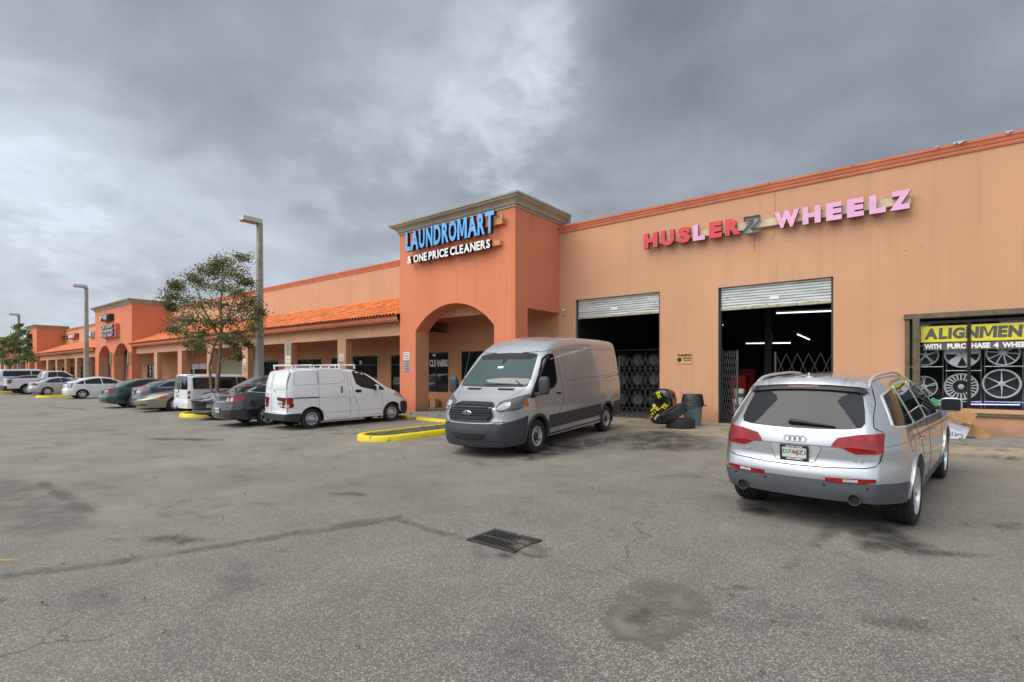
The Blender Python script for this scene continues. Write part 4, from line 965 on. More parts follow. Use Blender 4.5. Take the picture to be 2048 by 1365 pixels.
notice(808, 721, 819, 745.5, TY, 'lower grey towing notice on the near tower pier', ['TOWED', 'AWAY', 'AT OWNER', 'EXPENSE', '24 HRS'], 'grey_sign')
notice(571, 687, 581, 710.5, BY, 'tall grey notice on the column beside the lamp pole', ['NOTICE', 'PARKING', 'FOR', 'CUSTOMERS', 'ONLY', 'NO', 'TOWING'], 'grey_sign')
notice(572, 712, 580, 727, BY, 'white notice below the tall grey one on a column', ['NO', 'PARK', 'ING'])
notice(679, 708.5, 687, 722, BY, 'white notice on the column above the white van', ['TOW', 'AWAY', 'ZONE'])
notice(679.5, 723, 686.5, 728, BY, 'small grey notice on the column above the white van', ['TOW'], 'grey_sign')
notice(486.5, 719, 492, 729, BY, 'white notice on the column between tree and lamp pole', ['TOW', 'ZONE'])
notice(486.5, 730, 492, 745, BY, 'pale grey notice on the column between tree and lamp pole', ['NO', 'PARK', 'ING'], 'grey_sign')
# signs on the far towers and walls
def box_sign(px0, py0, px1, py1, y, lab, col, depth=.25, txt=None, tcol='white_t', parts=None):
    x0, x1, z0, z1 = rect((px0, py1), (px1, py0), y); so_ = ((x0+x1)/2, y, (z0+z1)/2); hw, hh = (x1-x0)/2, (z1-z0)/2
    root = empty('shop_sign', so_, label=lab, cat='shop sign'); mb = MB(); mb.box(-hw, hw, -depth, .0, -hh, hh); mb.obj('sign_box', col, root, bevel=.01)
    if txt:
        mb = MB(); n = len(txt)
        for i, s in enumerate(txt): put_text(mb, s, (-hw*.88, -depth-.001, hh-(i+1)*2*hh/(n+.15)), UX, UZ, NF, hw*1.76, 2*hh/(n+.15)*.78, .12, .05, 0, 1)
        mb.obj('sign_text', [M[tcol], M['black']], root)
rpan = simple('salmon_sign_box', (.62, .17, .11), .6)
box_sign(211, 647, 239, 678, TY, 'salmon sign box with three dark lines of letters on the second tower', rpan, .3, ['COIN LAUNDRY', 'WASHING', 'FOOD MART'], 'grey_sign')
box_sign(211, 628, 228, 644.5, TY, 'small black and grey logo box high on the second tower', M['black'], .35, ['FS'], 'grey_sign')
box_sign(144, 667, 158, 679, WY-.01, 'red and white sign box on the wall left of the second tower', M['redp'], .3, ['GO'], 'white_t')
box_sign(122, 671, 137, 680, WY-.01, 'brown letters sign on the wall by the third tower', simple('brown_sign', (.25, .12, .06), .6), .25, ['BEAUTY'], 'redp')
box_sign(181, 663, 191, 676, WY-.01, 'grey framed box on the wall against the second tower', M['grey_sign'], .25, ['DR'], 'white_t')
box_sign(56, 668, 64.5, 682, TY, 'black and white round sign on the third tower', M['black'], .4, ['SUPER'], 'white_t'); box_sign(52, 686, 65, 698, TY, 'white and red letters sign on the third tower', M['black'], .4, ['MARKET'], 'white_t')
for px, lab in ((223.6, 'small green lantern sign on the middle pier of the second tower'), (259, 'small green lantern sign on the right pier of the second tower')):
    x, z = PX(px, 718, TY-.1); root = empty('post_sign', (x, TY-.02, 0), label=lab, cat='post sign'); mb = MB(); mb.box(-.12, .12, -.2, -.12, z-.5, z+.6); mb.obj('sign_panel', simple('green_yellow_sign', (.20, .30, .14), .5, var=.4, vscale=8), root, bevel=.01)
    mb = MB(); mb.tube([(0, -.1, .15), (0, -.1, z+.55)], .03, 8); mb.obj('pole', M['orange'], root)
# ================================================================== SHOP WINDOW with wheels on display
root = empty('display_window', (2.5, WY, .86), label='wide shop window with a yellow alignment banner and chrome wheels', cat='shop window')
def rel(mb, name, mats, **k): o = mb.obj(name, mats, None, **k); o.parent = root; o.matrix_parent_inverse = Matrix.Translation((-2.5, -WY, -.86)); return o
gx0 = PX(1840.5, 700, WY+.06)[0]; mx_ = PX(1938, 700, WY+.06)[0]
mb = MB(); mb.box(-.36, 5.5, WY-.14, WY+.02, 3.13, 3.24); mb.box(-.36, 5.5, WY-.10, WY+.02, 3.245, 3.26); rel(mb, 'track_box', M['bronze2'], bevel=.004)
mb = MB(); mb.box(-.34, -.24, WY-.08, WY+.01, .76, 3.13); mb.box(-.22, -.20, WY-.03, WY+.01, .76, 3.13, 1); mb.box(-.18, -.03, WY-.13, WY+.02, .76, 3.13)
for k in range(4): mb.box(-.17+k*.04, -.155+k*.04, WY-.137, WY-.13, .76, 3.13, 0)
rel(mb, 'folded_shutter', [M['bronze2'], M['blackm']], bevel=.003)
mb = MB(); mb.box(-.3, 5.5, WY-.06, WY+.02, .68, .73); mb.box(-.3, 5.5, WY-.03, WY+.02, .735, .76); rel(mb, 'sill_track', M['bronze2'], bevel=.003)
mb = MB(); zt = 2.99; zb_ = .88
mb.box(gx0-.05, gx0, WY+.03, WY+.1, zb_, 3.05); mb.box(gx0-.05, 5.4, WY+.03, WY+.1, zt, 3.06); mb.box(gx0-.05, 5.4, WY+.03, WY+.1, .82, zb_); mb.box(mx_-.035, mx_+.035, WY+.03, WY+.1, zb_, zt); mb.box(mx_+1.75, mx_+1.82, WY+.03, WY+.1, zb_, zt)
rel(mb, 'window_frame', M['bronze'], bevel=.004)
def gmat():
    m, nt, b = new_mat('clear_window_pane'); b.inputs['Base Color'].default_value = (1, 1, 1, 1)
    g = N(nt, 'ShaderNodeBsdfGlossy'); g.inputs['Roughness'].default_value = .01; g.inputs['Color'].default_value = (.8, .85, .9, 1); t = N(nt, 'ShaderNodeBsdfTransparent'); t.inputs[0].default_value = (.93, .95, .95, 1)
    fr = N(nt, 'ShaderNodeFresnel'); fr.inputs[0].default_value = 1.5; mm = N(nt, 'ShaderNodeMath', operation='MULTIPLY_ADD'); nt.links.new(fr.outputs[0], mm.inputs[0]); mm.inputs[1].default_value = .7; mm.inputs[2].default_value = .0
    ms = N(nt, 'ShaderNodeMixShader'); nt.links.new(mm.outputs[0], ms.inputs[0]); nt.links.new(t.outputs[0], ms.inputs[1]); nt.links.new(g.outputs[0], ms.inputs[2]); nt.links.new(ms.outputs[0], nt.nodes['Material Output'].inputs[0]); return m
M['clear'] = gmat()
mb = MB(); mb.box(gx0, mx_-.035, WY+.062, WY+.066, zb_, zt); rel(mb, 'pane', M['clear']); mb = MB(); mb.box(mx_+.035, 5.4, WY+.062, WY+.066, zb_, zt); rel(mb, 'pane', M['clear'])
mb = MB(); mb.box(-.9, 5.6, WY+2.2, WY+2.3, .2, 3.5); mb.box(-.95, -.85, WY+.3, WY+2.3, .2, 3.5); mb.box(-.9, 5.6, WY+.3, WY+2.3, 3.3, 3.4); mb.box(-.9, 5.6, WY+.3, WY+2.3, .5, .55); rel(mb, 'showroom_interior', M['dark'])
# banner
GY2 = WY+.058
_, _, bz0, bz1 = rect((1842, 685.5), (1842, 654), GY2); bx0 = PX(1841.5, 670, GY2)[0]
ban = empty('window_banner', (1.8, GY2, bz0), label='yellow banner with dark ALIGNMENT lettering inside the shop window', cat='banner')
def relb(mb, name, mats): o = mb.obj(name, mats, None); o.parent = ban; o.matrix_parent_inverse = Matrix.Translation((-1.8, -GY2, -bz0)); return o
ybm = simple('banner_yellow', (.66, .60, .03), .45); dkb = simple('banner_grey', (.095, .080, .072), .5)
mb = MB(); mb.box(bx0, 4.8, GY2, GY2+.003, bz0, bz1); relb(mb, 'yellow_panel', ybm)
nx1 = PX(2044, 660, GY2)[0]; ax0 = PX(1848, 670, GY2)[0]
mb = MB(); lz0 = PX(1848, 680, GY2)[1]; lz1 = PX(1848, 658, GY2)[1]; 
ws_ = [text_w(ch, .06) for ch in 'ALIGNMENT']; tot_ = sum(ws_)+.05*8; xx_ = ax0; full_ = (nx1-ax0)/(1-(ws_[-1]+.05)/tot_)
for ch, w1 in zip('ALIGNMENT', ws_): put_text(mb, ch, (xx_, GY2-.001, lz0), UX, UZ, NF, w1/tot_*full_, lz1-lz0, .002, .06 if ch != 'M' else .03, slant=.06); xx_ += (w1+.05)/tot_*full_
relb(mb, 'lettering', dkb)
sz1 = PX(1848, 687, GY2)[1]; sz0 = PX(1848, 701.5, GY2)[1]
mb = MB(); mb.box(ax0-.02, 4.6, GY2, GY2+.003, sz0, sz1); relb(mb, 'dark_panel', dkb)
mb = MB(); hz0, hz1 = sz0+.03, sz1-.025
for wd, p0, p1 in (('WITH', 1848.5, 1882.5), ('PURC', 1894.5, 1932), ('HASE', 1942.5, 1980.5), ('4', 1987, 1997.5), ('WHEELS', 2004.5, 2068)):
    a, b = PX(p0, 690, GY2)[0], PX(p1, 690, GY2)[0]; put_text(mb, wd, (a, GY2-.001, hz0), UX, UZ, NF, b-a, hz1-hz0, .002, .05)
relb(mb, 'lettering', M['white_t'])
# display racks + wheels
tubem2 = simple('rack_tube', (.55, .57, .58), .25, metal=.9)
DY = WY+.40
rk = empty('display_rack', (1, DY, .55), label='chrome tube rack holding the display wheels', cat='display rack')
mb = MB()
def relr(mb, name, mats, **k): o = mb.obj(name, mats, None, **k); o.parent = rk; o.matrix_parent_inverse = Matrix.Translation((-1, -DY, -.55)); return o
xs_ = [PX(p, 750, DY+.1)[0] for p in (1795, 1886, 1962, 2046)]+[3.1, 3.9]
for x in xs_:
    for d in (0, .07): mb.tube([(x+d, DY+.1, .55), (x+d, DY+.1, 3.0)], .012, 8)
for i in range(len(xs_)-1):
    for p in ((734 if i % 2 == 0 else 742), (803 if i % 2 == 1 else 802)):
        z = PX(1900, p, DY)[1]; 
        for yy in (DY-.06, DY+.2): mb.tube([(xs_[i]+.05, yy, z), (xs_[i+1], yy, z)], .014, 8)
relr(mb, 'rack_frame', tubem2)
mb = MB(); mb.tube([PX(1938, 807, DY-.1)[0:1]+(DY-.1, PX(1938, 809, DY-.1)[1]), (PX(2040, 811, DY-.1)[0], DY-.1, PX(2040, 810, DY-.1)[1])], .012, 8)
tag(mb.obj('neon_tube', simple('violet_tube', (.4, .35, .9), .4, emis=(.35, .30, 1), estr=2.2)), 'thin violet neon tube low in the shop window', 'neon tube')
M['bright'] = simple('polished_wheel', (.93, .94, .95), .25, metal=.0)
def disp_wheel(px, py, rpx, style, lab, y=DY):
    x, z = PX(px, py, y); x2 = PX(px+rpx, py, y)[0]; Rr = x2-x
    root = empty('chrome_wheel', (x, y, z), (R(-4), 0, 0), label=lab, cat='alloy wheel', group='chrome wheels on display in the shop window')
    mb = MB(); mb.lathe([(Rr*.93, -.04), (Rr*.975, -.05), (Rr, -.035), (Rr, -.01), (Rr*.93, .0), (Rr*.92, .10), (Rr*.9, .12), (Rr*.885, .1), (Rr*.885, -.02), (Rr*.93, -.04)], 48, 'y'); mb.obj('rim', M['bright'], root, smooth=40)
    mb = MB(); mb.lathe([(Rr*.885, .10), (0, .105)], 32, 'y'); mb.obj('backing', M['black'], root)
    def spoke(mb, t, w0, w1, r0=.12, r1=.90, y0=-.045, y1=-.03):
        c, s_ = math.cos(t), math.sin(t); pr_ = lambda r, w_: (c*r*Rr-s_*w_, s_*r*Rr+c*w_)
        q = [pr_(r0, -w0), pr_(r0, w0), pr_(r1, w1), pr_(r1, -w1)]; yy = (y0, y0, y1, y1)
        mb.add([(a, h_, b) for (a, b), h_ in zip(q, yy)]+[(a, h_+.03, b) for (a, b), h_ in zip(q, yy)], [(0, 1, 2, 3), (7, 6, 5, 4), (0, 4, 5, 1), (1, 5, 6, 2), (2, 6, 7, 3), (3, 7, 4, 0)])
    n, pair, w0, w1, r0 = {'five': (5, .10, .010, .009, .12), 'disc': (5, .16, .03, .05, .1), 'ten': (10, 0, .014, .010, .1), 'pin': (22, 0, .012, .014, .48), 'six': (6, 0, .016, .004, .1)}[style]
    for k in range(n):
        t = math.pi/2+2*math.pi*k/n+(.2 if style == 'ten' else 0)
        for dd in ((-pair, pair) if pair else (0,)):
            mb = MB(); spoke(mb, t+dd, w0*Rr/.33, w1*Rr/.33, r0); mb.obj('spoke', M['bright'], root)
    mb = MB(); mb.lathe([(0, -.075), (.02, -.075), (.035, -.06), (.05, -.055), (.062 if style != 'disc' else .1, -.045), (.06, .0)], 24, 'y'); mb.obj('hub', M['bright'], root, smooth=40)
disp_wheel(1851, 711, 27.5, 'five', 'upper left chrome wheel with five paired spokes'); disp_wheel(1848, 774, 28, 'five', 'lower left chrome wheel with five paired spokes')
disp_wheel(1924, 708, 38, 'disc', 'upper chrome wheel with broad mirror spokes behind the mullion'); disp_wheel(1922, 774, 36, 'pin', 'lower wheel with many short pin spokes behind the mullion')
disp_wheel(2005.5, 706, 36.5, 'ten', 'upper right chrome wheel with ten slim spokes'); disp_wheel(2003, 768, 41, 'six', 'large lower right chrome wheel with six thin spokes')
# boxes on the sidewalk
card = simple('cardboard', (.42, .23, .09), .8, var=.15, vscale=9); whitec = simple('white_carton', (.60, .61, .66), .5, var=.08); 
def carton(c, size, rot, mat, lab, name='carton', txt=None):
    root = empty(name, c, rot, label=lab, cat='box'); w_, d, h = size; mb = MB(); mb.box(-w_/2, w_/2, -d/2, d/2, -h/2, h/2); mb.obj('box_body', mat, root, bevel=.006)
    if txt: txt(root, w_, d, h)
    return root
def t1(root, w_, d, h):
    mb = MB(); s = 'CAVALLO'
    put_text(mb, s, (w_/2-.05, -d/2-.001, h/2-.2), (-1, 0, 0), (0, 0, -1), NF, w_*.9, .11, .002, .0)
    mb.obj('print', M['black'], root); mb = MB(); mb.box(-w_*.3, w_*.3, -d/2-.002, -d/2, h/2-.12, h/2-.113); mb.obj('print', M['black'], root)
cx_, cz_ = PX(1903, 864, 16.0)
carton((cx_-.02, 16.0, .22+.22), (.62, .30, .30), (0, R(20), R(2)), whitec, 'white carton with upside down black print under the brown box', txt=t1)
cx2, cz2 = PX(1914, 838, 16.0)
carton((cx2+.0, 15.80, .80), (.60, .34, .27), (0, R(24), R(4)), card, 'open brown cardboard box on top of the white carton')
carton((cx2-.12, 16.2, .93), (.40, .30, .10), (0, R(24), R(4)), whitec, 'pale flat carton behind the brown box')
carton((cx2-.42, 16.35, .93), (.26, .04, .35), (0, R(30), 0), simple('green_carton', (.04, .25, .12), .5), 'green printed carton behind the car mirror')
carton((cx_+.42, 16.1, .38), (.55, .02, .22), (R(-20), R(38), 0), card, 'torn brown cardboard flap leaning on the wall', 'cardboard_flap')
carton((cx_-.25, 15.75, .245), (.7, .3, .03), (0, 0, R(6)), whitec, 'flattened white carton lying on the sidewalk', 'flattened_carton')
carton((cx_-.35, 15.9, .42), (.22, .02, .12), (R(-30), R(-20), R(9)), card, 'scrap of torn cardboard on the white carton', 'cardboard_scrap')
# little boxes inside the arch
for (px, w_, h_, lab) in ((855.5, .26, .36, 'narrow brown box against the wall inside the arch'), (867, .34, .38, 'wider brown box inside the arch')):
    x = PX(px, 810, 16.7)[0]; carton((x, 16.75, .165+h_/2), (w_, .25, h_), (0, 0, R(4)), card, lab)
# ================================================================== bag of tyres, tyres, trash can
def lumpy_bag():
    x, y = -6.38, 15.75
    root = empty('tyre_bag', (x, y, .158), label='tall black plastic bag with yellow lettering against the pillar', cat='plastic bag')
    from mathutils import noise
    bm = bmesh.new(); bmesh.ops.create_icosphere(bm, subdivisions=5, radius=1)
    for v in bm.verts:
        p = v.co.copy(); q = Vector([math.copysign(abs(c)**.42, c) for c in p])
        a = Vector((q.x*.36, q.y*.30, q.z*.53+.53)); a.x *= 1-.12*max(0, (a.z-.7))/.4
        n1 = noise.noise(Vector((a.x*3+5, a.y*3, a.z*2.2))); n2 = 1-abs(noise.noise(Vector((a.x*7, a.y*7+3, a.z*4))))*2
        a += p*(n1*.06-n2*.022+.02)
        a.z = max(0, a.z); v.co = a
    for f in bm.faces: f.smooth = True
    me = bpy.data.meshes.new('bag'); bm.to_mesh(me); bvh = BVHTree.FromBMesh(bm); bm.free(); me.materials.append(simple('glossy_black_plastic', (.012, .012, .012), .22, coat=.5))
    o = bpy.data.objects.new('bag', me); COL.objects.link(o); o.parent = root
    ym = simple('bag_yellow_print', (.75, .58, .01), .4)
    def drape_text(s, cx, cz, w_, h_, ang, mat):
        vs, fs, x0, x1, z0, z1 = text_mesh(s, .05); mb = MB(); V = []
        for a in vs:
            u = (a[0]-(x0+x1)/2)/(x1-x0)*w_; v = (a[1]-(z0+z1)/2)/(z1-z0)*h_; X_ = cx+u*math.cos(ang)-v*math.sin(ang); Z_ = cz+u*math.sin(ang)+v*math.cos(ang)
            d = Vector((.42, .9, 0)).normalized(); sd_ = Vector((.9, -.42, 0)); org = sd_*X_+Vector((0, 0, Z_))-d*2; h = bvh.ray_cast(org, d)
            V.append((h[0]+h[1]*.006) if h[0] else org+d*1.8)
        mb.add(V, [f for f, nz in fs if nz > .5]); mb.obj('print', mat, root, weld=False)
    drape_text('ANTE', -.08, .34, .52, .17, R(48), ym); drape_text('TE', .27, .55, .2, .13, R(55), ym); drape_text('DE', .12, .90, .20, .11, R(-70), ym); drape_text('OR', -.22, .10, .16, .10, R(50), ym)
    drape_text('RIVE', .05, .22, .22, .06, R(48), M['white_t']); drape_text('N', -.02, .58, .08, .08, R(40), M['white_t'])
lumpy_bag()
treadm = simple('worn_tread_rubber', (.022, .022, .022), .7, var=.3, vscale=14)
def loose_tyre(loc, rot, lab, Rr=.40, w_=.265, rr_=.275):
    mb = MB(); h = w_/2
    prof = [(rr_, -h*.7), (rr_+.02, -h*.86), (rr_+.05, -h*.98), (Rr-.03, -h), (Rr-.008, -h*.9), (Rr, -h*.8)]
    for gx in (-.45, -.0, .45): prof += [(Rr, h*gx-.012), (Rr-.007, h*gx-.008), (Rr-.007, h*gx+.008), (Rr, h*gx+.012)]
    prof += [(Rr, h*.8), (Rr-.008, h*.9), (Rr-.03, h), (rr_+.05, h*.98), (rr_+.02, h*.86), (rr_, h*.7), (rr_+.012, h*.5), (rr_+.03, 0), (rr_+.012, -h*.5), (rr_, -h*.7)]
    mb.lathe(prof, 56); o = mb.obj('loose_tyre', treadm, smooth=35); o.location = loc; o.rotation_euler = rot; tag(o, lab, 'tyre')
loose_tyre((-5.48, 14.82, .158+.133), (0, 0, 0), 'bare tyre lying flat at the foot of the grey bin')
loose_tyre((-5.66, 14.74, .158+.43), (R(14), R(-27), 0), 'bare tyre tilted on top of the flat one')
root = empty('trash_can', (-5.42, 15.66, .158), label='blue grey round bin with a black lid against the pillar', cat='trash can')
mb = MB(); mb.lathe([(0, 0), (.235, 0), (.24, .01), (.285, .66), (.29, .67), (.27, .66), (.225, .02), (0, .02)], 40); mb.obj('bin', simple('blue_grey_plastic', (.12, .17, .20), .45, var=.12), root, smooth=35)
mb = MB(); mb.lathe([(.315, .60), (.345, .60), (.335, .63), (.315, .76), (.285, .93), (.27, .95), (.25, .94), (.23, .86), (.20, .84), (0, .83)], 40); mb.obj('lid', M['black'], root, smooth=35)
mb = MB()
for sx in (-1, 1): mb.box(sx*.35-.06, sx*.35+.06, -.05, .05, .605, .635)
mb.obj('lid_handle', M['black'], root, bevel=.01)
mb = MB(); mb.tube([(.288*math.cos(t), .288*math.sin(t), .57+.035*math.sin(5*t)+.02*math.sin(11*t)) for t in [2*math.pi*k/48 for k in range(49)]], .014, 6); mb.obj('bin_liner', simple('grey_liner', (.22, .25, .26), .3), root, smooth=60)
# ================================================================== VEHICLES
def lerp_tab(T, x):
    if x <= T[0][0]: return T[0][1]
    for (a, p), (b, q) in zip(T, T[1:]):
        if x <= b: return p+(q-p)*(x-a)/(b-a)
    return T[-1][1]
def smooth_tab(T, x, r):
    if r <= 0: return lerp_tab(T, x)
    s = 0; ws = 0
    for k in range(-4, 5):
        w_ = math.exp(-(k/2.2)**2); s += w_*lerp_tab(T, x+r*k/4); ws += w_
    return s/ws
class Car:
    def __init__(c, name, lab, cat, x, y, head, cfg, body, res=1.0, group=None, zr=None, zf=None):
        c.g = cfg; c.body = body; wb = cfg['wb']; a = R(head); fx, fy = math.cos(a), math.sin(a)
        zr = gz(x, y) if zr is None else zr; zf = gz(x+fx*wb, y+fy*wb) if zf is None else zf
        c.root = empty(name, (x, y, zr), (0, -math.atan2(zf-zr, wb), a), lab, cat, group)
        c.build(res)
    def section(c, xn):
        g = c.g; x0, x1 = g['x0'], g['x1']
        top = smooth_tab(g['top'], xn, g.get('tr', .10)); zb = smooth_tab(g['bot'], xn, .05); zbelt = smooth_tab(g['belt'], xn, .1)
        zc = max(zb+.004, smooth_tab(g['clad'], xn, .02)) if 'clad' in g else zb+.05
        w_ = smooth_tab(g['W'], xn, .1)
        dr, df = xn-x0, x1-xn; Rr, Rf = g.get('Rr', .5), g.get('Rf', .7)
        if dr < Rr: w_ *= 1-(1-g.get('er', .86))*(1-max(0, dr)/Rr)**2.3
        if df < Rf: w_ *= 1-(1-g.get('ef', .80))*(1-max(0, df)/Rf)**2.3
        zbelt = min(zbelt, top-.05)
        side = g['side']; f = lambda z: smooth_tab(side, z, .05)
        pts = []; K0, K1, K2, K3, K4 = c.K
        for k in range(K0): z = zb+(zc-zb)*k/K0; pts.append((w_*f(z), z))
        for k in range(K1): z = zc+(zbelt-zc)*k/K1; pts.append((w_*f(z), z))
        wbelt = w_*f(zbelt); crown = g.get('crown', .035); rr = min(g.get('rr', .11), (top-zbelt-.005)*.62); crown = min(crown, (top-zbelt)*.3)
        ze = max(zbelt+.002, top-crown-rr*.8); tum = g.get('tum', .28); cv = g.get('tcv', .10)
        hh = ze-zbelt; yl = lambda z: wbelt-tum*(z-zbelt)-cv*(z-zbelt)**2
        for k in range(K2): z = zbelt+hh*k/K2; pts.append((yl(z), z))
        ye = yl(ze)
        # corner as a bezier from (ye,ze) up and in
        P0 = Vector((ye, ze)); P2 = Vector((ye-rr*1.15, top-crown*.9)); P1 = Vector((ye-tum*rr*.5, top-crown*1.05))
        for k in range(K3): t = k/K3; q = P0*(1-t)**2+P1*2*t*(1-t)+P2*t*t; pts.append((q.x, q.y))
        for k in range(K4+1): t = k/K4; y = P2.x*(1-t); pts.append((y, P2.y+(top-P2.y)*(1-(1-t)**2)))
        return pts
    def shear(c, xn, z):
        g = c.g; L0 = g.get('Lr', .9); L1 = g.get('Lfr', .8); x = xn
        d = xn-g['x0']; x += smooth_tab(g['rear'], z, .03)*max(0, 1-d/L0)
        d = g['x1']-xn; x -= smooth_tab(g['front'], z, .03)*max(0, 1-d/L1)
        return x
    def build(c, res):
        g = c.g; c.K = tuple(max(2, int(round(k*res))) for k in (4, 11, 8, 6, 7)); K = c.K
        nu = int(84*res); x0, x1 = g['x0'], g['x1']; XS = []
        for i in range(nu+1): t = i/nu; XS.append(x0+(x1-x0)*(t-.06*math.sin(4*math.pi*t)*.0-.035*math.sin(2*math.pi*t)))
        S = [c.section(x) for x in XS]; m = len(S[0]); ms = K[0]+K[1]+K[2]+K[3]
        vs = []; idx = {}
        def V(p): vs.append(p); return len(vs)-1
        # ring order: left bottom -> top centre -> right bottom
        rings = []
        for x, s in zip(XS, S):
            L = [V((c.shear(x, z), y, z)) for y, z in s]; Rg = [V((c.shear(x, z), -y, z)) for y, z in s[:-1]][::-1]
            rings.append(L+Rg)
        n = len(rings[0]); fs = []; rows = []
        def row(j): return j if j < m-1 else n-2-j
        for a, b in zip(rings, rings[1:]):
            for j in range(n-1): fs.append((a[j], b[j], b[j+1], a[j+1])); rows.append(0 if row(j) < K[0] else 1)
            fs.append((a[n-1], b[n-1], b[0], a[0])); rows.append(0)
        ncap = 0
        for e in (0, -1):
            s = S[e]; xn = XS[e]; bulge = g.get('br' if e == 0 else 'bf', .10); sg = -1 if e == 0 else 1
            cols = [y/s[ms][0] for y, z in s[ms:]]; cols = cols+[-q for q in cols[:-1]][::-1]
            # refine columns for a smooth bulge
            G = []
            for r_ in range(ms+1):
                yw, z = s[r_]; line = []
                for k, q in enumerate(cols):
                    zz = z+((s[ms+min(k, len(cols)-1-k)][1]-s[ms][1])*(r_/ms)**3)
                    if k in (0, len(cols)-1): line.append(rings[e][r_] if k == 0 else rings[e][n-1-r_])
                    elif r_ == ms: line.append(rings[e][ms+k])
                    else:
                        line.append(V((c.shear(xn, z)+sg*bulge*(1-q*q)*(1-.0*(r_/ms))*min(1, (1-(r_/ms)**8)), yw*q, zz)))
                G.append(line)
            for r_ in range(ms):
                for k in range(len(cols)-1):
                    q = (G[r_][k], G[r_][k+1], G[r_+1][k+1], G[r_+1][k]); fs.append(q if e == -1 else q[::-1]); rows.append(0 if r_ < K[0] else 1)
        c.bvh = BVHTree.FromPolygons(vs, fs)
        # wheel arches
        Ra = g['Ra']; kill = set(); V3 = vs
        wcs = [(0, g['wz']), (g['wb'], g['wz'])]; wmin = g['W'][0][1]*.45
        for i, f in enumerate(fs):
            cx = sum(vs[k][0] for k in f)/4; cy = sum(vs[k][1] for k in f)/4; cz = sum(vs[k][2] for k in f)/4
            for wx, wz in wcs:
                if (cx-wx)**2+(cz-wz)**2 < Ra*Ra and (abs(cy) > wmin): kill.add(i)
        left = [(f, r_) for i, (f, r_) in enumerate(zip(fs, rows)) if i not in kill]
        ec = {}
        for f, _ in left:
            for k in range(len(f)): e = tuple(sorted((f[k], f[(k+1) % len(f)]))); ec[e] = ec.get(e, 0)+1
        bv = {v for e, k in ec.items() if k == 1 for v in e}; vs = [list(v) for v in vs]
        for v in bv:
            p = vs[v]
            for wx, wz in wcs:
                d = math.hypot(p[0]-wx, p[2]-wz)
                if abs(d-Ra) < .13 and abs(p[1]) > wmin*.9 and d > 1e-3 and p[2] > lerp_tab(g['bot'], p[0])+.01: p[0] = wx+(p[0]-wx)*Ra/d; p[2] = wz+(p[2]-wz)*Ra/d
        parts = {0: MB(), 1: MB()} if 'clad' in g else {1: MB()}
        for key, mb in parts.items():
            mb.add(vs, [f for f, r_ in left if (r_ == key or 'clad' not in g)])
            # drop unused verts
            used = sorted({i for f in mb.f for i in f}); mp = {o: i for i, o in enumerate(used)}; mb.v = [mb.v[i] for i in used]; mb.f = [tuple(mp[i] for i in f) for f in mb.f]
            o = mb.obj('body' if key == 1 else 'lower_cladding', P[c.body] if key == 1 else M[g.get('cm', 'clad')], c.root, smooth=48, weld=True)
        # underbody + wells
        mb = MB(); wi = g['W'][0][1]*.80
        zb = min(z for _, z in g['bot'])
        mb.box(x0+.35, x1-.4, -wi*.86, wi*.86, zb+.02, zb+.12)
        for wx, wz in wcs:
            for s in (1, -1):
                prof = [(Ra+.004, 0), (Ra+.004, .30)]
                yo = lerp_tab(g['W'], wx)*.965
                pts = []; nn = 16
                b = len(mb.v)
                for k in range(nn+1):
                    t = math.pi*(-.08+1.16*k/nn); pts.append((wx+(Ra+.004)*math.cos(t), wz+(Ra+.004)*math.sin(t)))
                mb.add([(x, s*(yo-.01), z) for x, z in pts]+[(x, s*(yo-.34), z) for x, z in pts]+[(wx, s*(yo-.34), wz-.1)], [(k, k+1, nn+2+k, nn+1+k) for k in range(nn)]+[(nn+1+k, nn+2+k, 2*nn+2) for k in range(nn)])
        mb.obj('underbody', M['blackm'], c.root, weld=False)
        c.wheels()
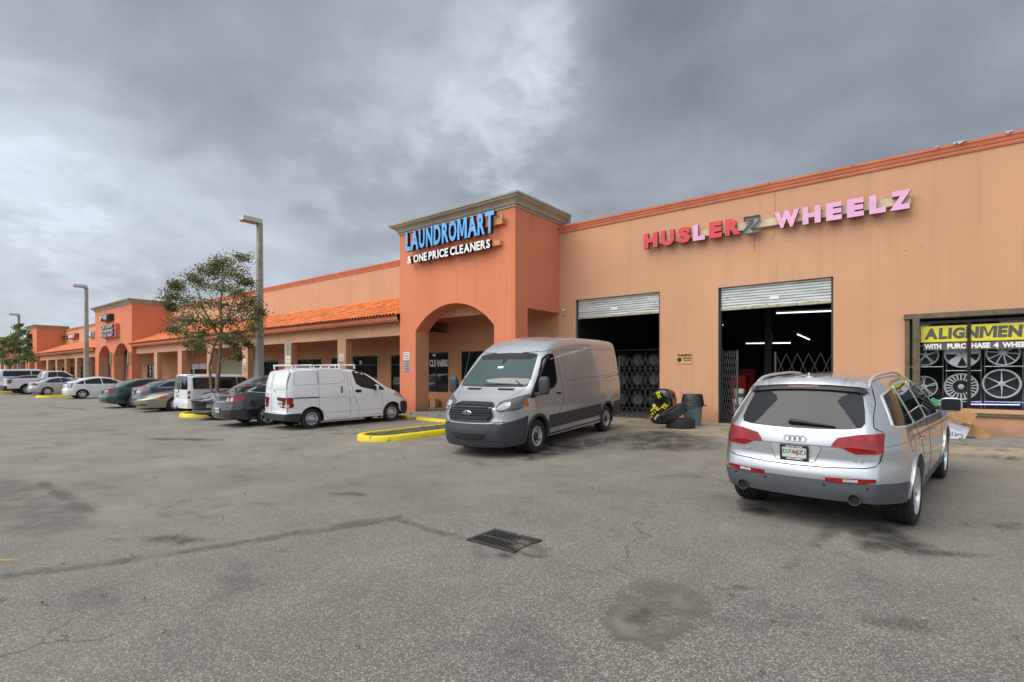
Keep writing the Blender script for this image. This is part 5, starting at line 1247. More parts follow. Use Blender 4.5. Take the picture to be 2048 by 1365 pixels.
    def wheels(c):
        g = c.g; Rr, w_, rr = g['wz'], g.get('tw', .215), g['rim']; style = g.get('wheel', 'alloy5'); ang = g.get('steer', 0)
        for wx in (0, g['wb']):
            for s in (1, -1):
                we = empty('wheel', (wx, s*(lerp_tab(g['W'], wx)*g.get('track', .985)-w_/2-.012), Rr), (random.uniform(0, 0), 0, (0 if s > 0 else math.pi)+(R(ang) if wx else 0)), parent=c.root)
                h = w_/2; mb = MB()
                prof = [(rr, h*.5), (rr, h*.86), (rr+.012, h*.97), (rr+.035, h), ((rr+Rr)/2, h*1.04), (Rr-.025, h*.97), (Rr-.006, h*.86), (Rr, h*.7)]
                for gx in (.42, 0, -.42): prof += [(Rr, h*gx+.012), (Rr-.008, h*gx+.008), (Rr-.008, h*gx-.008), (Rr, h*gx-.012)]
                prof += [(Rr, -h*.7), (Rr-.02, -h), (rr, -h), (rr*.9, -h*.9)]
                mb.lathe(prof, 40, 'y'); mb.obj('tyre', M['rubber'], we, smooth=32)
                mb = MB(); mm = 0
                if style.startswith('alloy'):
                    n = int(style[5:] or 5)
                    mb.lathe([(rr+.004, h*.90), (rr-.004, h*.98), (rr-.016, h*.96), (rr-.022, h*.75), (rr-.03, h*.2), (rr-.03, -h*.5)], 40, 'y', mi=0)
                    mb.lathe([(rr-.03, h*.05), (0, h*.05)], 30, 'y', mi=1)
                    for k in range(n):
                        t = 2*math.pi*k/n+.3; cs, sn = math.cos(t), math.sin(t); sw = g.get('sw', .035); 
                        for (r0, r1, a_, b_) in ((.03, rr-.015, sw*1.15, sw*.75),):
                            q = [(cs*r0-sn*a_, sn*r0+cs*a_), (cs*r0+sn*a_, sn*r0-cs*a_), (cs*r1+sn*b_, sn*r1-cs*b_), (cs*r1-sn*b_, sn*r1+cs*b_)]; yy = (h*.72, h*.72, h*.86, h*.86)
                            mb.add([(u, y_, v) for (u, v), y_ in zip(q, yy)]+[(u, y_-.05, v) for (u, v), y_ in zip(q, yy)], [(0, 1, 2, 3), (7, 6, 5, 4), (0, 4, 5, 1), (1, 5, 6, 2), (2, 6, 7, 3), (3, 7, 4, 0)], 0)
                    mb.lathe([(0, h*.80), (.028, h*.80), (.035, h*.74), (.06, h*.72), (.065, h*.4)], 20, 'y', mi=0)
                else:
                    mb.lathe([(rr+.004, h*.90), (rr-.004, h*.98), (rr-.02, h*.92), (rr-.03, h*.5), (rr-.05, h*.30), (rr*.72, h*.42), (rr*.66, h*.62), (rr*.50, h*.66), (rr*.42, h*.55)], 40, 'y', mi=0)
                    mb.lathe([(rr*.42, h*.56), (rr*.40, h*.70), (rr*.32, h*.86), (0, h*.90)], 24, 'y', mi=1 if g.get('hubdark') else 0)
                    n = g.get('slots', 12)
                    for k in range(n):
                        t = 2*math.pi*k/n; r_ = rr*.80; mb.obox((r_*math.cos(t), h*.38, r_*math.sin(t)), rr*.13, .03, rr*.20, Matrix.Rotation(-t, 3, 'Y'), 1)
                    for k in range(5):
                        t = 2*math.pi*k/5; mb.lathe([(0, h*.74), (.011, h*.74), (.011, h*.6)], 8, 'y', (rr*.53*math.cos(t), 0, rr*.53*math.sin(t)), 1)
                mb.obj('rim', [M[g.get('rimmat', 'alloy' if style.startswith('alloy') else 'steel')], M['cladb']], we, smooth=35)
    # -------- draping
    def cast(c, axis, u, v):
        if axis == 'L': o, d = Vector((u, 4, v)), Vector((0, -1, 0))
        elif axis == 'R': o, d = Vector((u, -4, v)), Vector((0, 1, 0))
        elif axis == 'rear': o, d = Vector((-9, u, v)), Vector((1, 0, 0))
        elif axis == 'front': o, d = Vector((12, u, v)), Vector((-1, 0, 0))
        else: o, d = Vector((u, v, 6)), Vector((0, 0, -1))
        h = c.bvh.ray_cast(o, d)
        if h[0] is None:
            for sx in (.97, .93, .88):
                if axis in ('rear', 'front'): h = c.bvh.ray_cast(Vector((o.x, o.y*sx, o.z)), d)
                else: h = c.bvh.ray_cast(Vector((o.x, o.y, o.z*sx+(1-sx)*.8)), d)
                if h[0] is not None: break
        if h[0] is None: return None, None
        n = h[1]
        if n.dot(d) > 0: n = -n
        return h[0], n
    def drape(c, name, poly, axis, mat, off=.005, h=.05, skirt=.010, parent=None, r=0, hole=None, lab=None):
        if r: poly = rnd_poly(poly, r)
        loops = [poly]+([hole] if hole else [])
        v2, tr = tri_poly(loops, h); N_ = len(v2); vs = []; ok = []
        for u, v in v2:
            p, n = c.cast(axis, u, v); ok.append(p is not None); vs.append(tuple(p+n*off) if p else (0, 0, 0))
        ins = []
        for u, v in v2:
            p, n = c.cast(axis, u, v); ins.append(tuple(p+n*(off-skirt)) if p else (0, 0, 0))
        tr = [t for t in tr if all(ok[i] for i in t)]
        ec = {}
        for t in tr:
            for k in range(3): e = (t[k], t[(k+1) % 3]); ec[tuple(sorted(e))] = (ec.get(tuple(sorted(e)), (0, e))[0]+1, e)
        mb = MB(); mb.add(vs+ins, list(tr)+[(e[0], e[1], N_+e[1], N_+e[0]) for k, e in ec.values() if k == 1])
        used = sorted({i for f in mb.f for i in f}); mp = {o: i for i, o in enumerate(used)}; mb.v = [mb.v[i] for i in used]; mb.f = [tuple(mp[i] for i in f) for f in mb.f]; mb.m = [0]*len(mb.f)
        o = mb.obj(name, M[mat] if isinstance(mat, str) else mat, parent or c.root, smooth=50)
        if lab: o['label'] = lab
        return o
    def strip(c, name, line_, axis, mat, w_=.008, off=.0025, th=.004, closed=False, parent=None, step=.04, mb=None):
        pts = [Vector(p) for p in line_]; 
        if closed: pts.append(pts[0])
        D = []
        for a, b in zip(pts, pts[1:]):
            n = max(1, int((b-a).length/step))
            for k in range(n): D.append(a.lerp(b, k/n))
        D.append(pts[-1]); own = mb is None; mb = mb or MB(); L_ = []
        for i, p in enumerate(D):
            d = (D[min(i+1, len(D)-1)]-D[max(i-1, 0)])
            if closed and i in (0, len(D)-1): d = D[1]-D[-2]
            if d.length < 1e-9: d = Vector((1, 0))
            d.normalize(); nn = Vector((-d.y, d.x))*w_/2; q = []
            for s in (1, -1):
                P_, n_ = c.cast(axis, *(p+nn*s))
                if P_ is None: q = None; break
                q += [P_+n_*off, P_-n_*th]
            L_.append(q)
        for a, b in zip(L_, L_[1:]):
            if a and b: mb.add(a+b, [(0, 2, 6, 4), (0, 4, 5, 1), (2, 3, 7, 6)])
        if own and mb.v: return mb.obj(name, M[mat] if isinstance(mat, str) else mat, parent or c.root, smooth=40)
    def both(c, fn):
        for s, ax in ((1, 'L'), (-1, 'R')): fn(s, ax)
    def arches(c, mat, w_=.03, off=.014, a0=-.06, a1=1.06):
        g = c.g; Ra = g['Ra']
        for wx in (0, g['wb']):
            for ax in 'LR':
                ln = [(wx+(Ra+w_/2-.004)*math.cos(math.pi*t), g['wz']+(Ra+w_/2-.004)*math.sin(math.pi*t)) for t in [a0+(a1-a0)*k/36 for k in range(37)]]
                ln = [p for p in ln if p[1] > lerp_tab(g['bot'], p[0])+.01]
                c.strip('wheel_arch', ln, ax, mat, w_, off, .05)
    def windows(c, polys, frame=None, fw=.02, glass='cglass', name='side_window', r=.04):
        for ax in 'LR':
            for pl_ in polys:
                w_ = c.drape(name, pl_, ax, glass, .004, .06, .012, r=r)
                if frame: c.strip('window_trim', rnd_poly(pl_, r), ax, frame, fw, .008, .006, closed=True, parent=w_)
    def doors(c, seams, handles, hm='body', hw=.17, gapm='gap', sw=.008):
        for ax in 'LR':
            s = 1 if ax == 'L' else -1
            for i, sl in enumerate(seams):
                d = c.strip('door', sl, ax, gapm, sw, .0022, .004)
                hs = [h for h in handles if h[2] == i]
                for hx, hz, _ in hs:
                    P_, n_ = c.cast(ax, hx, hz)
                    mb = MB(); o_ = P_+n_*.022
                    mb.tube([P_+Vector((hw/2, 0, 0))+n_*.004, o_+Vector((hw*.38, 0, .004)), o_+Vector((-hw*.38, 0, .004)), P_+Vector((-hw/2, 0, 0))+n_*.004], [.009, .013, .013, .009], 8)
                    mb.obj('handle', P[c.body] if hm == 'body' else M[hm], d, smooth=60)
    def mirrors(c, x, z, w_=.22, h_=.16, out=.20, mat='body', base=.06, glass=True, yb=None):
        for s, ax in ((1, 'L'), (-1, 'R')):
            P_, n_ = c.cast(ax, x, z-.02); mat_ = P[c.body] if mat == 'body' else M[mat]
            bm = bmesh.new(); bmesh.ops.create_icosphere(bm, subdivisions=3, radius=1)
            cen = Vector((x-.02, P_.y+s*out*.62, z+.05))
            for v in bm.verts:
                q = Vector([math.copysign(abs(t)**.6, t) for t in v.co]); q = Vector((q.x*.07, q.y*w_/2, q.z*h_/2))
                if q.x < -.03: q.x = -.03
                v.co = q+cen
            for f in bm.faces: f.smooth = True
            me = bpy.data.meshes.new('mirror'); bm.to_mesh(me); bm.free(); me.materials.append(mat_); o = bpy.data.objects.new('mirror', me); COL.objects.link(o); o.parent = c.root
            mb = MB(); mb.bar(P_-Vector((0, s*.02, 0)), cen+Vector((0, -s*w_*.3, -.03)), .07, .045); mb.obj('mirror_arm', mat_ if mat != 'body' else M['cladb'], o, bevel=.01)
            if glass: mb = MB(); mb.poly_prism(rnd_poly([(cen.y-w_*.42, cen.z-h_*.40), (cen.y+w_*.42, cen.z-h_*.40), (cen.y+w_*.42, cen.z+h_*.40), (cen.y-w_*.42, cen.z+h_*.40)], .03), cen.x-.034, cen.x-.031, 'yz'); mb.obj('mirror_glass', M['cglass2'], o)
    def plate(c, z, axis='rear', y=0, txt='Y48 LKD', frame=True):
        P_, n_ = c.cast(axis, y, z); s = -1 if axis == 'rear' else 1
        t = empty('license_plate', P_+Vector((s*.015, 0, 0)), (0, 0, 0), parent=c.root); mb = MB(); mb.box(-.004, .004, -.153, .153, -.077, .077); mb.obj('plate_panel', M['plate'], t)
        mb = MB(); put_text(mb, txt, (s*.0045, .135*(1 if s < 0 else -1), -.035), (0, -1 if s < 0 else 1, 0), UZ, (s, 0, 0), .27, .07, .002, .02); mb.obj('characters', M['plate_g'], t)
        if frame:
            mb = MB(); mb.poly_prism([(-.17, -.095), (.17, -.095), (.17, .095), (-.17, .095)], s*.000, s*.008, 'yz', holes=[[(-.145, -.062), (.145, -.062), (.145, .062), (-.145, .062)]]); mb.obj('plate_frame', M['black'], t)
        return t
def mirror_poly(pl): return [(-a, b) for a, b in pl][::-1]
def sym(half): return half+[(-a, b) for a, b in half[::-1] if abs(a) > 1e-6]

# ---------------------------------------------------------------- silver SUV (near right)
q7 = dict(wb=3.0, x0=-1.0, x1=4.0, wz=.39, rim=.272, tw=.295, Ra=.425, wheel='alloy10', sw=.022, track=1.0,
    top=[(-1.06, 1.66), (-.75, 1.685), (0, 1.715), (.9, 1.72), (1.5, 1.68), (1.9, 1.56), (2.5, 1.24), (2.75, 1.135), (3.3, 1.075), (3.8, .99), (4.0, .93)],
    belt=[(-1.06, 1.15), (0, 1.13), (1.5, 1.09), (2.6, 1.04), (4, .90)], bot=[(-1.06, .40), (-.6, .36), (.5, .27), (2.6, .27), (3.4, .25), (4, .28)],
    clad=[(-1.06, .615), (-.45, .59), (-.42, .42), (.42, .42), (3.4, .40), (3.5, .46), (4, .48)],
    W=[(-1.06, .955), (-.5, .985), (0, .985), (2.8, .98), (4, .96)], side=[(.2, .93), (.38, .965), (.62, 1.0), (.80, .995), (.95, .985), (1.08, .955), (1.2, .93)],
    rear=[(.3, .07), (.40, .03), (.50, .0), (.66, .0), (.76, .03), (.80, .055), (.97, .06), (1.12, .10), (1.19, .15), (1.35, .27), (1.5, .385), (1.58, .42), (1.7, .47)],
    front=[(.25, .05), (.5, 0), (.8, .03), (1.0, .15)], Lr=1.3, er=.79, Rr=.70, ef=.74, br=.10, bf=.14, tum=.36, tcv=.18, rr=.13, crown=.045)
c = Car('suv', 'silver estate SUV seen from behind with plate and roof rails', 'car', -1.00, 7.62, 83.5, q7, 'silver', 1.3, zr=0, zf=.105)
rg = [(.60, 1.20), (.52, 1.165), (.25, 1.148), (0, 1.145)]
c.drape('rear_window', sym([(0, 1.60), (.30, 1.592), (.50, 1.565), (.565, 1.52), (.615, 1.34), (.635, 1.22), (.61, 1.175), (.50, 1.155), (.25, 1.145), (0, 1.143)]), 'rear', 'cglass2', .004, .045, .012)
sp_ = c.drape('spoiler', sym([(0, 1.655), (.35, 1.645), (.56, 1.60), (.60, 1.545), (.50, 1.570), (.25, 1.592), (0, 1.597)]), 'rear', P['silver'], .05, .05, .06)
c.drape('spoiler_lip', sym([(0, 1.597), (.28, 1.590), (.50, 1.565), (.595, 1.53), (.585, 1.50), (.50, 1.53), (.25, 1.552), (0, 1.558)]), 'rear', 'black', .03, .05, .035, parent=sp_)
c.drape('brake_light', [(-.16, 1.575), (.16, 1.575), (.16, 1.588), (-.16, 1.588)], 'rear', 'red_l', .034, .05, .01, parent=sp_)
for s in (1, -1):
    f = (lambda pl: pl) if s > 0 else mirror_poly
    c.drape('tail_light', f([(.35, .965), (.37, 1.01), (.41, 1.062), (.60, 1.105), (.79, 1.12), (.795, .93), (.75, .915), (.58, .905), (.52, .925), (.46, .958)]), 'rear', 'red_l', .011, .022, .018)
    c.drape('reflector', f([(.31, .60), (.31, .645), (.55, .652), (.755, .662), (.755, .628), (.60, .605)]), 'rear', 'red_l', .008, .05, .014)
    c.drape('reflector_inset', f([(.47, .612), (.47, .640), (.60, .645), (.60, .617)]), 'rear', 'clear_l', .011, .05, .012)
    P_, n_ = c.cast('rear', s*.57, .455); e = MB(); e.lathe([(.062, .10), (.062, -.035), (.054, -.035), (.050, .0)], 24, 'x', (P_.x, s*.57, .435)); e_ = e.obj('exhaust_tip', simple('dull_exhaust', (.20, .20, .20), .3, metal=.9), c.root, smooth=40); e = MB(); e.lathe([(.051, -.012), (0, -.012)], 24, 'x', (P_.x, s*.57, .435)); e.obj('pipe_bore', M['blackm'], e_)
    # roof rail
    pts = []
    for k in range(15):
        x = -.55+2.15*k/14; P_, n_ = c.cast('top', x, s*.60); lift = .002+.032*min(1, math.sin(math.pi*k/14)*2.2); pts.append(P_+Vector((0, 0, lift)))
    mb = MB(); mb.tube(pts, [.026]+[.018]*13+[.026], 10); mb.obj('roof_rail', M['alloy'], c.root, smooth=60)
    for y0 in (.50, .18): pass
mb = MB()
for (y0, z) in ((-.68, .56), (-.30, .56), (.30, .56), (.66, .57)):
    P_, n_ = c.cast('rear', y0, z); mb.lathe([(0, -.004), (.013, -.004), (.013, .004)], 12, 'x', tuple(P_))
mb.obj('parking_sensor', M['blackm'], c.root)
c.strip('tailgate', [(.62, 1.60), (.68, 1.42), (.69, 1.28), (.71, 1.18), (.78, 1.13)], 'rear', 'gap', .006); c.strip('tailgate', [(-.62, 1.60), (-.68, 1.42), (-.69, 1.28), (-.71, 1.18), (-.78, 1.13)], 'rear', 'gap', .006)
c.strip('tailgate', [(.79, .92), (.775, .84), (.74, .785), (.66, .765), (.3, .745), (0, .74), (-.3, .745), (-.66, .765), (-.74, .785), (-.775, .84), (-.79, .92)], 'rear', 'gap', .009)
c.strip('crease', [(.35, .963), (.27, .966), (.0, .968), (-.27, .966), (-.35, .963)], 'rear', 'seam_w', .010)
c.drape('plate_recess', rnd_poly([(.265, .960), (.195, .785), (-.195, .785), (-.265, .960)], .02), 'rear', P['silver2'], .002, .04, .004)
c.strip('crease', rnd_poly([(.27, .962), (.20, .782), (-.20, .782), (-.27, .962)], .03), 'rear', 'seam_w', .009)
pt = c.plate(.875, txt='D74 JZ1'); pt.scale = (1, .86, .9)
mb = MB(); put_text(mb, '734-751-3336', (-.011, .10, .066), (0, -1, 0), UZ, (-1, 0, 0), .2, .019, .002, .02); mb.obj('frame_text', M['white_t'], pt); mb = MB(); put_text(mb, 'AUTO DIRECT', (-.011, .09, -.088), (0, -1, 0), UZ, (-1, 0, 0), .2, .022, .002, .04); mb.obj('frame_text', M['white_t'], pt)
mb = MB(); mb.lathe([(.022, -.006), (.022, -.003)], 16, 'x', (0, -.0, .0)); mb.obox((-.0065, -.01, .005), .002, .05, .035); mb.obj('orange_fruit', M['amber_l'], pt)
mb = MB()
P_, n_ = c.cast('rear', 0, 1.03)
for k in range(4):
    yy = -.078+.052*k; mb.tube([(P_.x-.010+.012*abs(yy), yy+.034*math.cos(t), 1.03+.034*math.sin(t)) for t in [2*math.pi*q/24 for q in range(25)]], .0045, 6)
mb.obj('ring_emblem', M['chrome'], c.root, smooth=60)
def rear_text(c, s, y0, z0, w_, h_, mat='chrome', bold=.01, off=.004):
    vs, fs, a0, a1, b0, b1 = text_mesh(s, bold); mb = MB(); V_ = []
    for a in vs:
        P2, n2 = c.cast('rear', y0-(a[0]-a0)/(a1-a0)*w_, z0+(a[1]-b0)/(b1-b0)*h_); V_.append(P2+n2*(off if a[2] > 0 else -.001))
    mb.add(V_, [f for f, nz in fs]); return mb.obj('model_badge', M[mat], c.root, weld=False)
rear_text(c, 'Q7', .58, .845, .095, .035); rear_text(c, '3.6', -.555, .815, .095, .032); rear_text(c, 'quattro', -.56, .800, .09, .010)
P_, n_ = c.cast('rear', .06, 1.20); P2, n2 = c.cast('rear', -.38, 1.168)
mb = MB(); mb.tube([P_+n_*.01, P_+n_*.04, c.cast('rear', -.15, 1.185)[0]+n_*.035, P2+n2*.02], [.03, .024, .014, .008], 8); mb.obj('rear_wiper', M['black'], c.root, smooth=50)
P_, n_ = c.cast('top', -.45, .0); mb = MB(); mb.obox(P_+Vector((0, 0, .012)), .09, .06, .03); mb.tube([P_+Vector((0, 0, .02)), P_+Vector((-.02, 0, .075))], .008, 6); mb.obj('antenna', M['white_t'], c.root, bevel=.008)
c.windows([[(-.62, 1.17), (-.42, 1.50), (-.20, 1.555), (-.02, 1.57), (.10, 1.14)]], 'alloy', .018)
c.windows([[(.15, 1.14), (.04, 1.575), (.98, 1.585), (1.04, 1.12)], [(1.09, 1.12), (1.04, 1.585), (1.50, 1.555), (1.85, 1.42), (2.30, 1.15), (2.28, 1.08)]], 'alloy', .014)
c.doors([[(.12, 1.58), (.13, 1.13), (.36, .95), (.50, .72), (.52, .40)], [(1.06, 1.58), (1.06, 1.10), (1.10, .40)], [(2.30, 1.08), (2.42, .85), (2.34, .40)]], [(.30, .955, 0), (1.28, .945, 1)], 'chrome', .20)
c.strip('fuel_door', rnd_poly([(-.34, 1.08), (-.10, 1.08), (-.12, .88), (-.36, .88)], .05), 'R', 'seam_w', .008, closed=True)
for ax in 'LR': c.strip('crease', [(-.9, .985), (.1, 1.01), (2.3, .985), (3.3, .93)], ax, 'seam_w', .006, .0015)
c.mirrors(2.18, 1.16, .25, .20, .30); c.arches(P['silver'], .05, .018)
for s in (1, -1): c.drape('headlight', [(s*.45, .82), (s*.50, .92), (s*.84, .97), (s*.86, .86), (s*.7, .80)], 'front', 'clear_l')
c.drape('grille', sym([(0, .92), (.30, .90), (.33, .7), (.22, .40), (0, .38)]), 'front', 'black', .006, .08)
c.drape('windshield', sym([(0, 1.62), (.45, 1.60), (.66, 1.22), (.68, 1.17), (0, 1.19)]), 'front', 'cglass', .004, .06)

# ---------------------------------------------------------------- silver high-roof cargo van
tr = dict(cm='cladv', wb=3.75, x0=-1.13, x1=4.76, wz=.355, rim=.208, tw=.235, Ra=.435, wheel='steel', hubdark=True, slots=10, track=.97, rr=.20, crown=.05,
    top=[(-1.13, 2.48), (-.9, 2.52), (0, 2.55), (1.6, 2.56), (2.3, 2.53), (2.75, 2.44), (3.05, 2.30), (3.28, 2.14), (3.98, 1.46), (4.10, 1.38), (4.45, 1.23), (4.66, 1.12), (4.76, 1.03)],
    belt=[(-1.13, 1.35), (2.5, 1.30), (3.9, 1.20), (4.4, 1.12), (4.76, .98)], bot=[(-1.13, .42), (-.5, .38), (.5, .30), (3.2, .30), (4.2, .26), (4.76, .22)],
    clad=[(-1.13, .82), (-.42, .80), (-.40, .30), (4.12, .30), (4.14, .84), (4.4, .78), (4.76, .70)], W=[(-1.13, 1.02), (0, 1.03), (3.5, 1.03), (4.3, 1.02), (4.76, .99)],
    side=[(.2, .94), (.42, .975), (.75, .985), (.95, 1.0), (1.2, .995), (1.4, .985)], tum=.105, tcv=.02,
    rear=[(.3, .05), (.6, 0), (1.3, .02), (2.0, .08), (2.5, .2)], front=[(.2, .10), (.32, .03), (.55, 0), (.70, .035), (.80, .06), (1.0, .085), (1.1, .14), (1.2, .2)], Lfr=.9, ef=.72, Rf=.85, bf=.17, er=.93, Rr=.3, br=.04)
c = Car('cargo_van', 'silver high roof cargo van facing the camera before the garage', 'van', -7.70, 12.58, -84.5, tr, 'silver_van', 1.3, zr=.15, zf=.047)
tv = c
c.drape('windshield', sym([(0, 2.135), (.60, 2.12), (.745, 2.09), (.765, 2.05), (.88, 1.56), (.88, 1.47), (.80, 1.435), (.45, 1.42), (0, 1.415)]), 'front', 'wsglass', .005, .05, .012)
c.drape('windshield_band', sym([(0, 2.128), (.60, 2.113), (.735, 2.085), (.75, 2.04), (.64, 1.98), (0, 1.985)]), 'front', 'cglass', .0065, .05, .006)
c.drape('windshield_band', [(-.07, 1.99), (.07, 1.99), (.03, 1.88), (-.03, 1.88)], 'front', 'cglass', .0068, .05, .006)
c.drape('cowl', sym([(0, 1.425), (.80, 1.445), (.86, 1.475), (.88, 1.44), (.80, 1.405), (0, 1.395)]), 'front', 'cladb', .008, .05, .012)
mb = MB()
for a, b in (((.75, 1.42), (.55, 1.53)), ((-.2, 1.44), (.42, 1.452)), ((.75, 1.44), (.1, 1.46))):
    q = [c.cast('front', a[0]+(b[0]-a[0])*k/6, a[1]+(b[1]-a[1])*k/6) for k in range(7)]; mb.tube([p+n*.022 for p, n in q], .009, 6)
mb.obj('wiper', M['black'], c.root)
mb = MB(); q, n_ = c.cast('front', 0.02, 1.93); mb.obox(q+Vector((-.08, 0, -.03)), .02, .2, .06); mb.obj('rear_view_mirror', M['black'], c.root, bevel=.01)
c.drape('toll_tag', [(.06, 1.83), (-.09, 1.83), (-.09, 1.79), (.06, 1.79)], 'front', 'white_t', .007, .05, .003)
for s in (1, -1):
    f = (lambda pl: pl) if s > 0 else mirror_poly
    h_ = c.drape('headlight', f([(.555, 1.065), (.56, 1.115), (.70, 1.165), (.985, 1.27), (1.0, 1.22), (.965, 1.0), (.90, .96), (.66, .925), (.60, .965)]), 'front', simple('headlight_housing', (.07, .075, .08), .12, coat=1), .008, .035, .016)
    c.drape('lamp_reflector', f(rnd_poly([(.60, 1.00), (.64, 1.10), (.80, 1.13), (.82, 1.02), (.70, .97)], .04)), 'front', 'clear_l', .010, .04, .008, parent=h_)
    c.drape('lamp_reflector', f(rnd_poly([(.70, 1.03), (.73, 1.09), (.80, 1.10), (.80, 1.04)], .03)), 'front', 'chrome', .013, .04, .008, parent=h_)
    c.drape('turn_signal', [(4.10, 1.0), (4.30, .98), (4.28, 1.07), (4.13, 1.20)] if 0 else [(4.13, 1.03), (4.29, .99), (4.24, 1.12), (4.16, 1.20)], 'L' if s > 0 else 'R', 'amber_l', .012, .03, .012, parent=h_)
    c.drape('hood_vent', f(rnd_poly([(.20, 1.372), (.24, 1.335), (.60, 1.335), (.62, 1.372)], .01)), 'front', 'blackm', .004, .03, .006)
# grille frame + bars
c.drape('grille', rnd_poly(sym([(0, 1.105), (.42, 1.10), (.50, 1.05), (.565, .86), (.50, .74), (.40, .725), (0, .72)]), .04), 'front', 'blackm', .010, .05, .02)
g_ = c.root.children[-1]
c.strip('grille_frame', rnd_poly(sym([(0, 1.10), (.41, 1.095), (.495, 1.045), (.555, .86), (.495, .75), (.40, .735), (0, .73)]), .04), 'front', 'cladv', .022, .022, .02, closed=True, parent=g_)
for i, z in enumerate((1.035, .955, .86, .785)):
    hw = (.41, .47, .49, .43)[i]
    c.strip('grille_bar', rnd_poly([(-hw, z-.022), (hw, z-.022), (hw, z+.022), (-hw, z+.022)], .018), 'front', 'cladv', .017, .026, .02, closed=True, parent=g_)
P_, n_ = c.cast('front', 0, .91); mb = MB(); mb.lathe([(0, .046), (.085, .044), (.102, .036), (.108, .02), (.104, .0)], 30, 'x', (0, 0, 0)); mb.v = [(P_.x+x, y*1.12, .91+z*.50) for x, y, z in mb.v]; e = mb.obj('oval_emblem', [M['chrome']], c.root, smooth=40)
mb = MB(); mb.lathe([(0, .049), (.088, .048), (.088, .04)], 30, 'x', (0, 0, 0)); mb.v = [(P_.x+x, y*1.12, .91+z*.48) for x, y, z in mb.v]; mb.obj('emblem_field', simple('dark_blue_enamel', (.03, .05, .13), .2), e)
mb = MB(); put_text(mb, 'Ford', (P_.x+.050, -.068, .888), (0, 1, 0), UZ, (1, 0, 0), .136, .045, .003, .02, slant=.25); mb.obj('emblem_script', M['chrome'], e)
c.drape('lower_grille', rnd_poly([(-.42, .50), (.42, .50), (.36, .38), (-.36, .38)], .02), 'front', 'blackm', .006, .05, .012)
for z in (.41, .44, .47): c.strip('grille_bar', [(-.37, z), (.37, z)], 'front', 'cladv', .010, .014, .01)
for s in (1, -1): c.strip('crease', [(s*.60, .715), (s*.50, .60), (s*.44, .50), (s*.40, .36)], 'front', 'cladb', .012, .004)
c.strip('crease', sym([(0, .685), (.45, .69), (.60, .715), (.80, .735)]), 'front', 'cladb', .010, .004)
c.strip('crease', sym([(0, .335), (.4, .34), (.75, .36)]), 'front', 'cladb', .008, .003)
for s in (1, -1): c.strip('hood_seam', [(s*.53, 1.10), (s*.60, 1.14), (s*.80, 1.32), (s*.865, 1.44)], 'front', 'seam_w', .010)
c.windows([[(2.88, 1.50), (2.90, 2.09), (3.16, 2.08), (3.33, 1.99), (3.62, 1.67), (3.62, 1.27), (3.02, 1.37)]], 'blackm', .03, r=.05)
for ax in 'LR': c.drape('sail_panel', rnd_poly([(3.60, 1.28), (3.60, 1.70), (4.00, 1.28), (4.08, 1.18), (3.92, 1.18)], .02), ax, 'blackm', .005, .04, .012)
for ax in 'LR':
    d = c.strip('door', [(3.30, 2.13), (3.0, 2.185), (2.80, 2.17), (2.72, 2.0), (2.66, 1.45), (2.62, 1.15), (2.64, .95), (2.80, .80), (2.86, .76)], ax, 'gap', .010)
    c.strip('door_seam', [(3.95, 1.19), (3.86, 1.10), (3.76, .82)], ax, 'seam_w', .009, parent=d)
    P_, n_ = c.cast(ax, 2.86, 1.22); s = 1 if ax == 'L' else -1; mb = MB(); mb.obox(P_+n_*.02, .17, .03, .035); mb.lathe([(0, .0), (.03, .0)], 12, 'y', tuple(P_+n_*.004)); mb.obj('handle', M['black'], d, bevel=.008)
    c.strip('side_panel_edge', rnd_poly([(2.50, 2.20), (-.55, 2.24), (-.70, 2.12), (-.62, 1.75), (-.35, 1.55), (2.45, 1.47)], .08), ax, 'seam_w', .012, .002, closed=True)
    c.drape('side_panel', rnd_poly([(2.48, 2.185), (-.54, 2.225), (-.68, 2.11), (-.61, 1.77), (-.34, 1.575), (2.44, 1.49)], .08), ax, P['silver_van'], .0015, .09, .002)
    c.strip('slide_rail', [(-.95, 1.52), (.30, 1.47)], ax, 'gap', .014); c.strip('crease', [(2.6, 1.36), (-.9, 1.40)], ax, 'seam_w', .007, .002)
    c.drape('side_moulding', [(3.30, .47), (3.27, .76), (.44, .80), (.46, .50)], ax, 'cladv', .012, .07, .016)
    c.strip('sill_seam', [(3.32, .345), (.44, .37)], ax, 'blackm', .03, .004)
    s = 1 if ax == 'L' else -1
c.arches(M['cladv'], .055, .022)
# big door mirrors
for s, ax in ((1, 'L'), (-1, 'R')):
    P_, n_ = c.cast(ax, 3.82, 1.28); cen = Vector((3.80, s*1.20, 1.43)); bm = bmesh.new(); bmesh.ops.create_icosphere(bm, subdivisions=3, radius=1)
    for v in bm.verts:
        q = Vector([math.copysign(abs(t)**.5, t) for t in v.co]); q = Vector((q.x*.085*(1 if q.x > 0 else .45), q.y*.115, q.z*.19)); v.co = q+cen
    for f in bm.faces: f.smooth = True
    me = bpy.data.meshes.new('mirror'); bm.to_mesh(me); bm.free(); me.materials.append(M['cladv']); o = bpy.data.objects.new('mirror', me); COL.objects.link(o); o.parent = c.root
    mb = MB(); mb.bar((3.86, P_.y-s*.03, 1.24), (3.83, s*1.16, 1.27), .16, .07); mb.bar((3.84, s*1.12, 1.25), (3.82, s*1.17, 1.34), .12, .09); mb.obj('mirror_arm', M['cladb'], o, bevel=.015)
mb = MB(); q, n_ = c.cast('top', 4.05, -.80); mb.tube([q-n_*.02, q+Vector((-.35, 0, .85))], .006, 6); mb.obj('antenna', M['black'], c.root)
